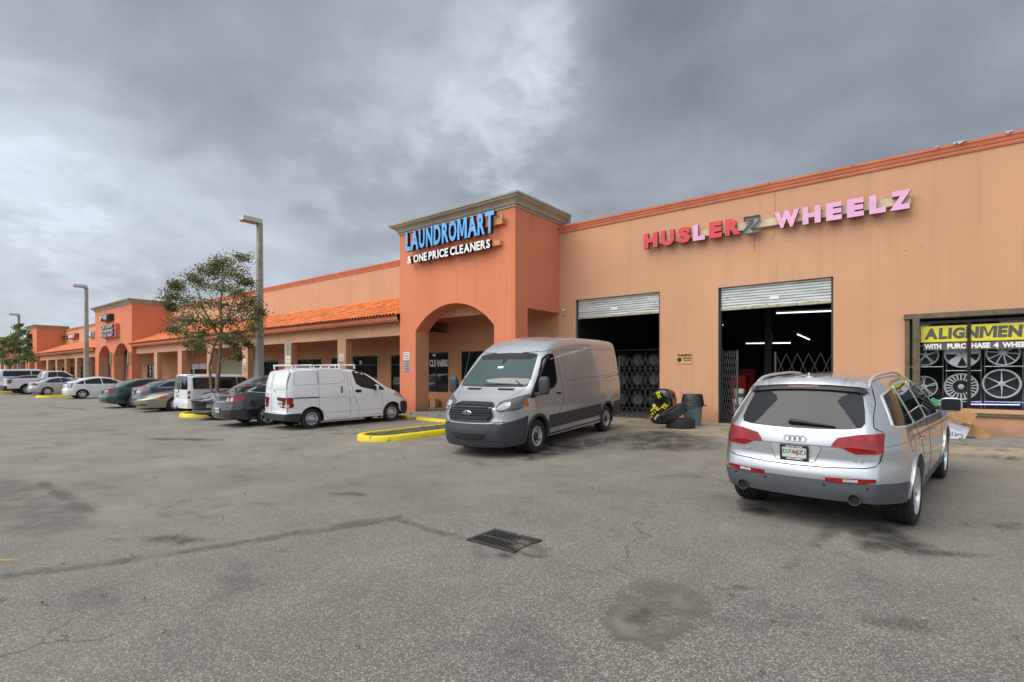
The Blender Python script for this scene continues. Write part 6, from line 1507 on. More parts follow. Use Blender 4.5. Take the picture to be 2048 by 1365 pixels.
mb = MB(); mb.box(-1.21, -1.13, -.8, .8, .42, .50); mb.obj('rear_step', M['cladb'], c.root, bevel=.01)
mb = MB(); mb.tube([(-.2, -.7, .36), (-.2, .7, .36)], .06, 10); mb.lathe([(0, -.08), (.12, -.05), (.12, .05), (0, .08)], 14, 'y', (-.2, .1, .33)); mb.obj('rear_axle', M['blackm'], c.root)
for s in (1, -1): c.drape('tail_light', [(s*.93, 1.0), (s*.99, 1.0), (s*.985, 1.6), (s*.93, 1.6)], 'rear', 'red_l')
# faded little print on the side
vs, fs, a0, a1, b0, b1 = text_mesh('CONSOLIDATED', .02)
for ax in 'L':
    mb = MB(); V_ = [(lambda h_: h_[0]+h_[1]*.003)(c.cast(ax, 1.05-(a[0]-a0)/(a1-a0)*.62, 1.93+(a[1]-b0)/(b1-b0)*.045)) for a in vs]; mb.add(V_, [f for f, nz in fs if nz > .5]); mb.obj('faded_print', simple('faded_print', (.36, .30, .29), .6), c.root, weld=False)

# ---------------------------------------------------------------- white compact panel van
nv = dict(wb=2.93, x0=-.82, x1=3.78, wz=.315, rim=.19, tw=.19, Ra=.365, wheel='steel', slots=14, track=.96, rr=.14, crown=.04,
    top=[(-.82, 1.83), (-.6, 1.875), (0, 1.90), (1.0, 1.90), (1.5, 1.86), (2.0, 1.72), (2.35, 1.52), (2.72, 1.26), (3.05, 1.13), (3.40, 1.0), (3.62, .86), (3.78, .74)],
    belt=[(-.82, 1.15), (1.3, 1.12), (2.5, 1.02), (3.3, .88), (3.78, .68)], bot=[(-.82, .30), (-.5, .25), (.5, .22), (2.5, .22), (3.78, .22)],
    clad=[(-.82, .50), (-.345, .51), (-.34, .235), (3.24, .235), (3.26, .66), (3.5, .70), (3.78, .60)], cm='cladb', W=[(-.82, .80), (0, .85), (2.6, .85), (3.2, .845), (3.78, .82)],
    side=[(.2, .965), (.4, .985), (.7, 1.0), (1.0, .995), (1.2, .98)], tum=.13, tcv=.05, rear=[(.2, .0), (.5, 0), (.52, .05), (1.0, .06), (1.4, .085), (1.75, .16), (1.9, .24)],
    front=[(.2, .08), (.4, .0), (.7, .04), (.9, .15)], ef=.68, Rf=.8, bf=.2, er=.94, Rr=.25, br=.05, Lr=.7)
c = Car('panel_van', 'white compact panel van parked nose in beside the near tower', 'van', -15.60, 8.83, 86, nv, 'white', 1.15)
for s in (1, -1):
    f = (lambda pl: pl) if s > 0 else mirror_poly
    tl = c.drape('tail_light', f([(.762, .68), (.755, .99), (.80, 1.0), (.80, .68)]), 'rear', 'red_l', .010, .04, .016)
    ax = 'L' if s > 0 else 'R'
    c.drape('tail_light_side', rnd_poly([(-.80, .68), (-.80, .99), (-.60, .99), (-.575, .93), (-.60, .85), (-.55, .74), (-.62, .68)], .03), ax, 'red_l', .010, .03, .014, parent=tl)
    c.drape('reverse_lamp', rnd_poly([(-.78, .695), (-.78, .785), (-.69, .785), (-.68, .72), (-.72, .69)], .03), ax, 'clear_l', .0125, .03, .01, parent=tl)
    c.drape('headlight', rnd_poly([(2.95, .94), (3.1, 1.075), (3.35, .98), (3.52, .86), (3.40, .80)], .03), ax, 'clear_l', .006, .03, .012)
    c.drape('turn_signal', rnd_poly([(3.20, .96), (3.26, 1.03), (3.44, .93), (3.53, .85), (3.45, .80)], .03), ax, 'amber_l', .010, .03, .012)
c.strip('rear_door', sym([(0, 1.80), (.60, 1.79), (.68, 1.74), (.735, 1.2), (.765, .85), (.765, .535), (0, .525)]), 'rear', 'seam_w', .010, closed=True)
c.strip('rear_door', [(.18, 1.79), (.18, .53)], 'rear', 'seam_w', .010)
for a, b in ((-.73, .15), (.20, .68)): c.strip('window_blank', rnd_poly([(a+.05, 1.74), (b-.04, 1.74), (b-.03, 1.24), (a+.03, 1.24)], .06), 'rear', 'seam_w', .010, closed=True)
c.drape('door_pull', rnd_poly([(-.63, .90), (-.24, .915), (-.24, 1.0), (-.63, .985)], .02), 'rear', 'cladb', .02, .04, .025)
c.plate(.80, y=-.43, txt='748 YKP', frame=False)
P_, n_ = c.cast('rear', -.03, 1.19); mb = MB(); mb.tube([(P_.x-.008, -.05+.045*math.cos(t), 1.19+.045*math.sin(t)) for t in [2*math.pi*q/20 for q in range(21)]], .006, 6); mb.box(P_.x-.014, P_.x-.004, -.105, .005, 1.182, 1.198); mb.obj('round_emblem', M['chrome'], c.root)
rear_text(c, 'NV200', .56, 1.06, .13, .03, 'clad'); c.drape('brake_light', [(-.06, 1.80), (.06, 1.80), (.06, 1.86), (-.06, 1.86)], 'rear', 'red_l', .012, .04, .015)
for ax in 'LR':
    s = 1 if ax == 'L' else -1
    c.strip('side_panel_edge', rnd_poly([(-.53, 1.36), (-.50, 1.72), (-.44, 1.77), (.20, 1.79), (.20, 1.37)], .04), ax, 'seam_w', .009, closed=True)
    c.strip('side_panel_edge', rnd_poly([(.25, 1.37), (.25, 1.79), (1.06, 1.80), (1.13, 1.72), (1.14, 1.50), (1.03, 1.38)], .06), ax, 'seam_w', .009, closed=True)
    d = c.strip('sliding_door', rnd_poly([(.225, 1.82), (1.22, 1.84), (1.27, 1.30), (1.30, .30), (.52, .28), (.44, .45), (.23, .62)], .04), ax, 'seam_w', .009, closed=True)
    P_, n_ = c.cast(ax, 1.00, 1.18); mb = MB(); mb.obox(P_+n_*.015, .04, .03, .22); mb.obj('handle', M['black'], d, bevel=.01)
    c.strip('slide_rail', [(-.56, .975), (.22, .965)], ax, 'black', .035, .004); c.strip('crease', [(.25, .955), (1.10, .955), (1.28, .86)], ax, 'seam_w', .007, .002)
    c.strip('crease', [(.60, .475), (2.55, .475)], ax, 'seam_w', .007, .002)
    d = c.strip('door', [(1.98, 1.76), (1.40, 1.82), (1.34, 1.55), (1.42, 1.0), (1.62, .60), (1.60, .30), (2.52, .30), (2.55, .60), (2.50, 1.05)], ax, 'seam_w', .009)
    P_, n_ = c.cast(ax, 1.60, 1.11); mb = MB(); mb.obox(P_+n_*.016, .20, .025, .085); mb.obj('handle', M['black'], d, bevel=.012)
    c.drape('handle_recess', rnd_poly([(1.49, 1.06), (1.71, 1.06), (1.71, 1.16), (1.49, 1.16)], .04), ax, 'black', .003, .05, .006, parent=d)
    c.strip('fuel_door', [(1.32, .92), (1.50, .92), (1.52, .70), (1.32, .70)], ax, 'seam_w', .007, closed=True)
c.windows([[(1.43, 1.76), (1.62, 1.765), (1.88, 1.66), (2.15, 1.48), (2.62, 1.12), (2.10, 1.17), (1.72, 1.25), (1.54, 1.36)]], 'blackm', .022, 'cglass2', r=.05)
c.drape('windshield', sym([(0, 1.78), (.52, 1.74), (.70, 1.20), (0, 1.22)]), 'front', 'cglass', .004, .06)
c.mirrors(2.22, 1.14, .2, .22, .22, 'body')
c.arches(M['cladb'], .02, .004)
rk_ = MB()
for y in (-.62, .62):
    for xa, xb in ((-.55, .10), (.14, .72), (1.02, 1.62)):
        rk_.tube([(xa, y, 1.965), (xb, y, 1.965)], .02, 8)
        for x in (xa+.03, xb-.03): rk_.box(x-.02, x+.02, y-.02, y+.02, 1.85, 1.965)
for x in (-.53, .12, .70, 1.05, 1.58): rk_.bar((x, -.64, 1.985), (x, .64, 1.985), .035, .02)
rk_.obj('roof_rack', M['white_t'], c.root)
for x in (-.53, .12, 1.58):
    for y in (.63, -.63): mb = MB(); mb.box(x-.015, x+.015, y-.012, y+.012, 1.99, 2.06); mb.obj('rack_stop', M['black'], c.root)
mb = MB(); mb.tube([(1.75, 0, 1.82), (1.60, 0, 2.02)], .004, 6); mb.obj('antenna', M['black'], c.root)
mb = MB()
for s in (1, -1): mb.box(2.50, 2.53, s*.66-.1, s*.66+.1, .16, .42); mb.box(-.40, -.37, s*.66-.1, s*.66+.1, .16, .40)
mb.obj('mud_flap', M['blackm'], c.root)
# ---------------------------------------------------------------- parked cars along the row
def sedan_cfg(L_=4.85, ro=1.10, wb=2.74, W_=.92, H=1.46, tz=1.05, hz=.95, rgx=(-.55, .25), wsx=(1.45, 2.15), wz=.325, rim=.215, wheel='alloy5', **k):
    x0, x1 = -ro, L_-ro; g_ = rgx
    d = dict(wb=wb, x0=x0, x1=x1, wz=wz, rim=rim, tw=.215, Ra=wz+.045, wheel=wheel, rr=.12, crown=.045,
        top=[(x0, tz-.03), (x0+.15, tz), (g_[0], tz+.04), (g_[0]+(g_[1]-g_[0])*.5, tz+.04+(H-tz)*.52), (g_[1], H-.05), (g_[1]+.45, H), (wsx[0]-.25, H-.01), (wsx[0], H-.06), (wsx[1], hz+.09), (wsx[1]+.35, hz+.02), (x1-.35, hz-.12), (x1, hz-.26)],
        belt=[(x0, tz-.10), (0, tz-.12), (wsx[1], hz-.07), (x1, hz-.30)], bot=[(x0, .27), (-.4, .22), (.5, .19), (wb, .19), (x1, .20)],
        W=[(x0, W_-.02), (0, W_), (wb-.3, W_), (x1, W_-.03)], side=[(.15, .93), (.35, .975), (.6, 1.0), (.8, .99), (.95, .96), (1.05, .93)], tum=.42, tcv=.25,
        rear=[(.2, .10), (.35, .02), (.5, 0), (.62, .02), (.70, .06), (.9, .09), (1.05, .10)], front=[(.2, .06), (.45, 0), (.6, .03), (.8, .15)],
        er=.80, Rr=.55, ef=.70, Rf=.8, br=.10, bf=.18, Lr=.7)
    d.update(k); return d
def sedan(name, lab, x, y, head, body, cfg, res=.8, tl=None, wins=None, rearwin=True, plate='Y48 LKD', trim=None, facing=False, hl=None, glass='cglass2', hm='body', cat='car'):
    c = Car(name, lab, cat, x, y, head, cfg, body, res); g = cfg; x0, x1 = g['x0'], g['x1']; tz = lerp_tab(g['top'], x0+.15)
    H = max(z for _, z in g['top']); c.H = H; c.tz = tz
    wins = wins or []
    c.windows(wins, trim or 'blackm', .022, glass, r=.05)
    return c
def pl(*a): return list(a)
# dark grey sedan
mal = sedan_cfg(4.86, 1.12, 2.74, .925, 1.46, 1.10, .96, (-.72, .10), (1.35, 2.10), wz=.335, rim=.235, wheel='alloy5', sw=.045)
c = sedan('sedan', 'charcoal sedan with red and white tail lamps beside the white panel van', -17.88, 8.50, 90, 'charcoal', mal, 1.0,
    wins=[[(-.60, 1.14), (-.22, 1.30), (.30, 1.38), (.42, 1.02)], [(.47, 1.02), (.36, 1.385), (1.0, 1.385), (1.55, 1.24), (1.95, 1.03), (1.9, .99)]], trim='chrome')
c.drape('rear_window', sym([(0, 1.40), (.42, 1.38), (.60, 1.16), (.55, 1.13), (0, 1.13)]), 'rear', 'cglass', .004, .06)
for s in (1, -1):
    f = (lambda pl: pl) if s > 0 else mirror_poly
    t_ = c.drape('tail_light', f(rnd_poly([(.36, .80), (.40, .99), (.80, 1.00), (.80, .82)], .03)), 'rear', 'red_l', .008, .04, .014)
    c.drape('lamp_cell', f(rnd_poly([(.42, .83), (.43, .95), (.55, .95), (.55, .83)], .03)), 'rear', 'clear_l', .011, .04, .01, parent=t_)
    c.drape('lamp_cell', f(rnd_poly([(.60, .83), (.60, .96), (.71, .96), (.71, .83)], .03)), 'rear', 'clear_l', .011, .04, .01, parent=t_)
    ax = 'L' if s > 0 else 'R'; c.drape('tail_light_side', rnd_poly([(-1.0, .83), (-1.0, 1.0), (-.62, 1.03), (-.84, .83)], .03), ax, 'red_l', .008, .04, .014, parent=t_)
    c.drape('reflector', f(rnd_poly([(.58, .47), (.58, .50), (.78, .50), (.78, .47)], .01)), 'rear', 'red_l', .006, .05, .01)
c.strip('trunk_lid', sym([(.80, 1.03), (.62, 1.03), (.50, .78), (.40, .74), (0, .73)]), 'rear', 'gap', .009); c.strip('crease', sym([(0, .62), (.5, .63), (.85, .66)]), 'rear', 'gap', .007)
c.plate(.55, txt='LK7 29R', frame=False); c.drape('emblem', [(-.06, .90), (.06, .90), (.06, .94), (-.06, .94)], 'rear', 'chrome', .008, .05); c.strip('trim', [(.35, .815), (-.35, .815)], 'rear', 'chrome', .014, .006)
c.doors([[(.42, 1.03), (.55, .75), (.52, .25)], [(1.30, 1.05), (1.32, .25)]], [(.55, .90, 0), (1.42, .90, 1)]); c.mirrors(1.85, 1.0, .2, .15, .2)
# black crossover facing camera
suv2 = dict(wb=2.67, x0=-.92, x1=3.52, wz=.345, rim=.235, tw=.225, Ra=.40, wheel='alloy5', sw=.04, rr=.12, crown=.045, track=.98,
    top=[(-.92, 1.45), (-.6, 1.57), (0, 1.62), (.8, 1.635), (1.3, 1.58), (2.15, 1.12), (2.5, 1.06), (3.1, .99), (3.38, .91), (3.52, .82)],
    belt=[(-.92, 1.10), (1, 1.02), (2.2, .98), (3, .90), (3.52, .74)], bot=[(-.92, .32), (.5, .25), (3.52, .22)], clad=[(-.92, .5), (-.4, .45), (-.38, .33), (3.0, .33), (3.05, .38), (3.52, .36)], cm='cladb',
    W=[(-.92, .90), (0, .925), (3, .92), (3.52, .90)], side=[(.2, .95), (.6, 1.0), (.85, .985), (1.05, .95)], tum=.30, tcv=.15, rear=[(.3, .05), (.6, 0), (.9, .05), (1.2, .2), (1.5, .35)],
    front=[(.2, .10), (.35, .03), (.5, 0), (.75, .02), (.9, .12)], ef=.66, Rf=.7, bf=.2, er=.82, Lr=1.1)
c = Car('crossover', 'black crossover backed in with its grille facing the lane', 'car', -20.95, 8.75+2.67, -90, suv2, 'blackp', 1.0)
c.windows([[(-.3, 1.15), (-.1, 1.48), (.6, 1.52), (.62, 1.07)], [(.67, 1.07), (.66, 1.52), (1.2, 1.50), (1.95, 1.10), (1.9, 1.04)]], 'chrome', .02)
c.drape('windshield', sym([(0, 1.57), (.52, 1.55), (.70, 1.15), (0, 1.17)]), 'front', 'wsglass', .004, .06)
c.drape('grille', rnd_poly(sym([(0, .80), (.30, .80), (.46, .84), (.44, .66), (.26, .60), (0, .62)]), .04), 'front', 'blackm', .008, .05); c.strip('grille_frame', rnd_poly(sym([(0, .805), (.30, .805), (.465, .845), (.445, .655), (.26, .595), (0, .615)]), .04), 'front', 'chrome', .016, .012, closed=True)
c.strip('skid_trim', sym([(0, .30), (.5, .31), (.70, .36)]), 'front', 'chrome', .03, .008); c.drape('lower_intake', rnd_poly([(-.55, .42), (.55, .42), (.48, .34), (-.48, .34)], .02), 'front', 'blackm', .006, .06)
for s in (1, -1):
    f = (lambda pl: pl) if s > 0 else mirror_poly
    c.drape('headlight', f(rnd_poly([(.50, .86), (.56, .93), (.86, .99), (.88, .92), (.70, .86)], .02)), 'front', 'clear_l', .008, .04, .014)
    for k in range(3): c.drape('fog_lamp', f(rnd_poly([(.60, .48+.06*k), (.60, .515+.06*k), (.80, .53+.06*k), (.80, .495+.06*k)], .012)), 'front', 'chrome', .008, .05)
c.doors([[(.64, 1.05), (.65, .3)], [(1.75, 1.0), (1.7, .3)]], [(.1, .95, 0), (.85, .93, 1)]); c.mirrors(1.75, 1.05, .22, .16, .2)
P_, n_ = c.cast('front', 0, .87); mb = MB(); mb.lathe([(0, .01), (.05, .01), (.055, 0)], 20, 'x'); mb.v = [(P_.x+a, b, .87+cc*.5) for a, b, cc in mb.v]; mb.obj('oval_emblem', M['chrome'], c.root)
# white boxy wagon
xb = dict(wb=2.5, x0=-.74, x1=3.2, wz=.295, rim=.195, tw=.19, Ra=.345, wheel='alloy6', rr=.12, crown=.05, track=.97,
    top=[(-.74, 1.66), (-.4, 1.685), (.6, 1.69), (1.5, 1.67), (1.8, 1.55), (2.2, 1.12), (2.4, 1.06), (2.9, 1.0), (3.2, .86)], belt=[(-.74, 1.02), (2, .98), (3.2, .80)], bot=[(-.74, .25), (.5, .20), (3.2, .22)],
    W=[(-.74, .84), (0, .845), (3.2, .83)], side=[(.15, .95), (.35, 1.0), (.6, 1.0), (1.0, .985)], tum=.13, tcv=.03, rear=[(.2, .02), (.5, 0), (.56, .04), (1.0, .05), (1.65, .10)], front=[(.2, .05), (.5, 0), (.8, .04)],
    er=.92, Rr=.25, br=.04, ef=.8, bf=.12, Lr=.6)
c = Car('boxy_wagon', 'white boxy wagon behind the small tree', 'car', -24.80, 9.34, 90, xb, 'white', .9)
c.windows([[(-.50, 1.07), (-.50, 1.52), (.36, 1.53), (.36, 1.06)], [(.42, 1.06), (.42, 1.53), (1.24, 1.52), (1.26, 1.05)], [(1.32, 1.05), (1.30, 1.52), (1.62, 1.50), (1.98, 1.06)]], 'black', .03)
c.drape('rear_window', rnd_poly(sym([(0, 1.60), (.64, 1.58), (.71, 1.04), (0, 1.04)]), .05), 'rear', 'cglass', .006, .06); c.strip('tailgate', sym([(0, 1.63), (.67, 1.61), (.74, 1.0), (.72, .56), (0, .55)]), 'rear', 'seam_w', .01, closed=True)
c.drape('spoiler', sym([(0, 1.66), (.66, 1.63), (.64, 1.60), (0, 1.62)]), 'rear', P['white'], .04, .05, .05)
for s in (1, -1):
    f = (lambda pl: pl) if s > 0 else mirror_poly; t_ = c.drape('tail_light', f([(.735, .66), (.74, 1.0), (.80, 1.0), (.80, .66)]), 'rear', 'clear_l', .008, .04, .012)
    c.drape('lamp_cell', f([(.75, .66), (.75, .78), (.80, .78), (.80, .66)]), 'rear', 'red_l', .011, .04, .012, parent=t_); c.drape('lamp_cell', f([(.75, .86), (.75, .98), (.80, .98), (.80, .86)]), 'rear', 'red_l', .011, .04, .012, parent=t_)
    ax = 'L' if s > 0 else 'R'; c.drape('reflector', [(-.66, .57), (-.66, .60), (-.52, .60), (-.52, .57)], ax, 'red_l', .006, .05); c.drape('tail_light_side', [(-.70, .66), (-.70, 1.0), (-.62, 1.0), (-.62, .66)], ax, 'clear_l', .006, .05, parent=t_)
c.plate(.76, txt='GX4 18B', y=.28, frame=False); c.strip('door_pull', [(.50, .90), (.20, .90)], 'rear', 'chrome', .03, .012)
P_, n_ = c.cast('rear', .1, 1.02); mb = MB(); mb.tube([P_+Vector((-.02, 0, -.10)), P_+Vector((-.03, 0, 0)), P_+Vector((-.02, .12, .30))], .014, 6); mb.obj('rear_wiper', M['black'], c.root)
c.doors([[(.39, 1.05), (.55, .6), (.5, .22)], [(1.28, 1.05), (1.3, .22)]], [(.55, .93, 0), (1.4, .93, 1)]); c.mirrors(1.85, 1.05, .2, .16, .18)
mb = MB(); mb.lathe([(0, -.04), (.03, -.03), (.03, .03), (0, .04)], 10, 'z', (-.82, .15, .30)); mb.box(-.82, -.7, .13, .17, .22, .26); mb.obj('tow_ball', M['black'], c.root)
# beige sedan facing the lane
tau = sedan_cfg(5.0, 1.18, 2.76, .925, 1.42, 1.02, .92, (-.5, .35), (1.15, 2.05), wz=.32, rim=.205, wheel='alloy7', sw=.05, ef=.60, Rf=1.0, bf=.24)
tau['top'][-3:] = [(2.4, .93), (3.4, .80), (3.82, .62)]; tau['belt'] = [(-1.18, .93), (0, .9), (2.0, .86), (3.0, .78), (3.82, .55)]
c = sedan('sedan', 'beige sedan backed in between the slate blue car and white wagon', -27.40, 9.03+2.76, -90, 'gold', tau, .9, wins=[[(-.05, 1.02), (.25, 1.30), (.85, 1.33), (.9, .98)], [(.95, .98), (.9, 1.33), (1.25, 1.28), (1.8, .98)]])
c.drape('windshield', sym([(0, 1.36), (.48, 1.34), (.66, .98), (0, 1.0)]), 'front', 'wsglass', .004, .06)
c.drape('grille', [(.20*math.cos(t), .58+.075*math.sin(t)) for t in [2*math.pi*k/20 for k in range(20)]], 'front', 'black', .010, .04, .02); c.strip('grille_frame', [(.21*math.cos(t), .58+.085*math.sin(t)) for t in [2*math.pi*k/20 for k in range(20)]], 'front', 'gold' if 0 else 'alloy', .014, .012, closed=True)
P_, n_ = c.cast('front', 0, .58); mb = MB(); mb.lathe([(0, .02), (.05, .02), (.055, 0)], 20, 'x'); mb.v = [(P_.x+a, b, .58+cc*.5) for a, b, cc in mb.v]; mb.obj('oval_emblem', M['chrome'], c.root)
for s in (1, -1):
    f = (lambda pl: pl) if s > 0 else mirror_poly
    h_ = c.drape('headlight', f([(.34, .565), (.38, .62), (.50, .665), (.66, .68), (.68, .62), (.60, .57), (.45, .55)]), 'front', simple('yellowed_lens', (.50, .50, .30), .2, coat=1), .008, .03, .014)
    ax = 'L' if s > 0 else 'R'; c.drape('turn_signal', rnd_poly([(3.22, .58), (3.10, .68), (3.30, .70), (3.48, .62)], .03), ax, 'amber_l', .008, .03, .014, parent=h_)
    c.drape('lower_intake', f(rnd_poly([(.20, .30), (.22, .35), (.55, .36), (.50, .30)], .02)), 'front', 'blackm', .004, .05)
c.strip('bumper_seam', sym([(0, .49), (.4, .495), (.75, .53)]), 'front', 'gap', .008); c.drape('lower_intake', rnd_poly([(-.15, .33), (.15, .33), (.13, .27), (-.13, .27)], .02), 'front', 'blackm', .004, .05)
c.doors([[(.92, .98), (.9, .25)], [(1.95, .9), (2.0, .25)]], [(.2, .82, 0), (1.1, .82, 1)]); c.mirrors(1.65, .97, .2, .15, .2)
# slate blue sedan
alt = sedan_cfg(4.82, 1.08, 2.776, .90, 1.46, 1.09, .95, (-.70, .20), (1.25, 2.0), wz=.32, rim=.21)
c = sedan('sedan', 'slate blue sedan with orange and clear tail lamps', -29.42, 9.35, 90, 'slate', alt, .9, wins=[[(-.38, 1.06), (-.30, 1.14), (.15, 1.33), (.75, 1.36), (.85, 1.02)], [(.90, 1.02), (.80, 1.365), (1.2, 1.33), (1.8, 1.02)]], trim='chrome')
c.drape('rear_window', sym([(0, 1.40), (.42, 1.38), (.60, 1.16), (0, 1.13)]), 'rear', 'cglass', .004, .06)
for s in (1, -1):
    f = (lambda pl: pl) if s > 0 else mirror_poly
    t_ = c.drape('tail_light', f(rnd_poly([(.34, .80), (.40, .99), (.82, 1.03), (.80, .90), (.60, .80)], .03)), 'rear', 'clear_l', .008, .04, .014)
    c.drape('lamp_cell', f([(.42, .945), (.44, .99), (.80, 1.02), (.80, .97)]), 'rear', 'amber_l', .011, .04, .01, parent=t_); c.drape('lamp_cell', f([(.58, .86), (.60, .91), (.80, .95), (.80, .91)]), 'rear', 'red_l', .011, .04, .01, parent=t_)
    c.drape('lamp_cell', f([(.46+.055*math.cos(t), .865+.045*math.sin(t)) for t in [2*math.pi*k/12 for k in range(12)]]), 'rear', 'chrome', .012, .04, .01, parent=t_)
c.strip('trim', [(.30, .93), (-.30, .93)], 'rear', 'chrome', .03, .008); c.plate(.80, txt='P33 QRT', frame=True); c.doors([[(.85, 1.03), (.86, .25)], [(1.9, .95), (1.9, .25)]], [(.3, .9, 0), (1.05, .9, 1)]); c.mirrors(1.7, 1.0)
# dark green sedan
cam_ = sedan_cfg(4.81, 1.08, 2.72, .90, 1.49, 1.07, .95, (-.62, .30), (1.2, 1.95), wz=.32, rim=.205, wheel='alloy7')
c = sedan('sedan', 'dark green sedan with round edged red tail lamps', -31.95, 8.73, 90, 'green', cam_, .9, wins=[[(-.35, 1.04), (.15, 1.33), (.75, 1.37), (.8, 1.0)], [(.85, 1.0), (.80, 1.375), (1.15, 1.34), (1.75, 1.0)]])
c.drape('rear_window', sym([(0, 1.42), (.42, 1.40), (.60, 1.14), (0, 1.11)]), 'rear', 'cglass', .004, .06)
for s in (1, -1):
    f = (lambda pl: pl) if s > 0 else mirror_poly
    t_ = c.drape('tail_light', f(rnd_poly([(.38, .74), (.40, .98), (.60, 1.0), (.86, .92), (.80, .80), (.60, .73)], .05)), 'rear', 'red_l', .008, .04, .014); c.drape('lamp_cell', f(rnd_poly([(.44, .84), (.46, .93), (.60, .91), (.66, .86), (.56, .82)], .03)), 'rear', 'clear_l', .011, .04, .01, parent=t_)
c.strip('trim', [(.36, .90), (-.36, .90)], 'rear', 'chrome', .022, .008); c.plate(.80, txt='2BX L90', frame=True); c.strip('trunk_lid', sym([(.70, 1.02), (.38, .97), (.36, .70), (0, .69)]), 'rear', 'gap', .009)
c.doors([[(.80, 1.03), (.84, .25)], [(1.9, .95), (1.9, .25)]], [(.25, .9, 0), (1.0, .9, 1)]); c.mirrors(1.65, 1.0)
# white hatchback
pri = dict(wb=2.7, x0=-.80, x1=3.65, wz=.31, rim=.20, tw=.19, Ra=.36, wheel='alloy5', sw=.05, rr=.12, crown=.04, track=.97,
    top=[(-.80, 1.13), (-.6, 1.19), (0, 1.36), (.6, 1.465), (1.1, 1.49), (1.6, 1.43), (2.2, 1.17), (2.65, .98), (3.2, .86), (3.65, .68)], belt=[(-.8, 1.0), (.5, .97), (2.2, .90), (3.65, .60)], bot=[(-.8, .27), (.5, .2), (3.65, .2)],
    W=[(-.8, .83), (0, .86), (2.7, .86), (3.65, .82)], side=[(.15, .93), (.4, .99), (.6, 1.0), (.85, .985), (1.0, .955)], tum=.36, tcv=.2, rear=[(.2, .08), (.4, 0), (.62, 0), (.68, .06), (1.1, .10)], front=[(.2, .05), (.5, 0), (.7, .1)],
    er=.80, Rr=.5, ef=.66, Rf=.9, bf=.2, br=.08)
c = Car('hatchback', 'white hatchback with clear tail lamps by a yellow island', 'car', -45.27, 9.55, 90, pri, 'white', .9)
c.windows([[(-.36, 1.02), (-.02, 1.20), (.12, 1.24), (.10, 1.0)], [(.15, 1.0), (.17, 1.26), (.70, 1.37), (1.02, 1.385), (1.08, .98)], [(1.14, .98), (1.08, 1.385), (1.55, 1.33), (2.1, 1.10), (2.25, .97)]], None, .02, 'cglass2')
c.drape('rear_window', sym([(0, 1.33), (.45, 1.31), (.60, 1.17), (0, 1.18)]), 'rear', 'cglass', .004, .06); c.drape('rear_window_lower', rnd_poly([(-.50, 1.00), (.50, 1.00), (.48, 1.12), (-.48, 1.12)], .03), 'rear', 'cglass', .005, .06)
for s in (1, -1):
    f = (lambda pl: pl) if s > 0 else mirror_poly
    t_ = c.drape('tail_light', f(rnd_poly([(.56, .74), (.54, 1.09), (.76, 1.08), (.78, .78)], .03)), 'rear', 'clear_l', .008, .04, .014); c.strip('lamp_edge', f(rnd_poly([(.57, .75), (.55, 1.08), (.75, 1.07), (.77, .79)], .03)), 'rear', 'red_l', .018, .012, closed=True, parent=t_)
c.plate(.86, txt='H5R 77T', frame=False); c.doors([[(.12, 1.0), (.35, .65), (.40, .25)], [(1.10, .98), (1.12, .25)], [(2.2, .95), (2.15, .25)]], [(.45, .84, 0), (1.25, .83, 1)], gapm='seam_w'); c.mirrors(1.95, .97)
# pale silver sedan
vol = sedan_cfg(4.47, .95, 2.64, .885, 1.45, 1.06, .93, (-.50, .30), (1.2, 1.85), wz=.32, rim=.225, wheel='alloy8')
c = sedan('sedan', 'pale silver compact sedan between the hatchback and the pickup', -54.9, 9.44, 90, 'silver2', vol, .75, wins=[[(-.12, 1.02), (.30, 1.28), (.78, 1.34), (.85, .99)], [(.90, .99), (.84, 1.345), (1.2, 1.31), (1.75, .99)]], glass='cglass')
c.drape('rear_window', sym([(0, 1.38), (.42, 1.36), (.56, 1.12), (0, 1.10)]), 'rear', 'cglass', .004, .06)
for s in (1, -1):
    f = (lambda pl: pl) if s > 0 else mirror_poly; c.drape('tail_light', f([(.50, .80), (.54, .98), (.68, 1.02), (.80, .90), (.82, .79)]), 'rear', 'red_l', .008, .05, .012)
    ax = 'L' if s > 0 else 'R'; c.drape('tail_light_side', [(-.85, .79), (-.82, 1.0), (-.72, .99), (-.55, .86), (-.55, .79)], ax, 'red_l', .008, .05, .012)
c.plate(.80, txt='6MN D12', frame=False); c.doors([[(.87, 1.0), (.88, .25)], [(1.75, .95), (1.8, .25)]], [(.30, .90, 0), (1.05, .88, 1)], gapm='seam_w'); c.mirrors(1.6, .98)
# white pickup
f1 = dict(wb=3.7, x0=-1.24, x1=4.65, wz=.40, rim=.25, tw=.26, Ra=.49, wheel='alloy6', sw=.06, rr=.12, crown=.03, track=.97, tr=.04,
    top=[(-1.24, 1.33), (.90, 1.36), (.94, 1.37), (1.02, 1.86), (1.2, 1.93), (2.2, 1.94), (2.5, 1.88), (3.15, 1.38), (3.4, 1.32), (4.5, 1.22), (4.65, 1.1)], belt=[(-1.24, 1.25), (.9, 1.27), (3.2, 1.22), (4.65, 1.0)], bot=[(-1.24, .52), (4.65, .42)],
    W=[(-1.24, .99), (4.65, .98)], side=[(.4, .95), (.7, 1.0), (1.0, 1.0), (1.25, .98)], tum=.2, tcv=.1, rear=[(.4, .0), (1.3, .02)], front=[(.4, 0), (1.2, .05)], er=.96, Rr=.2, br=.02, ef=.85, bf=.1)
c = Car('pickup_truck', 'white pickup truck with red tail lamps parked nose in', 'pickup', -58.5, 8.82, 90, f1, 'white2', .9)
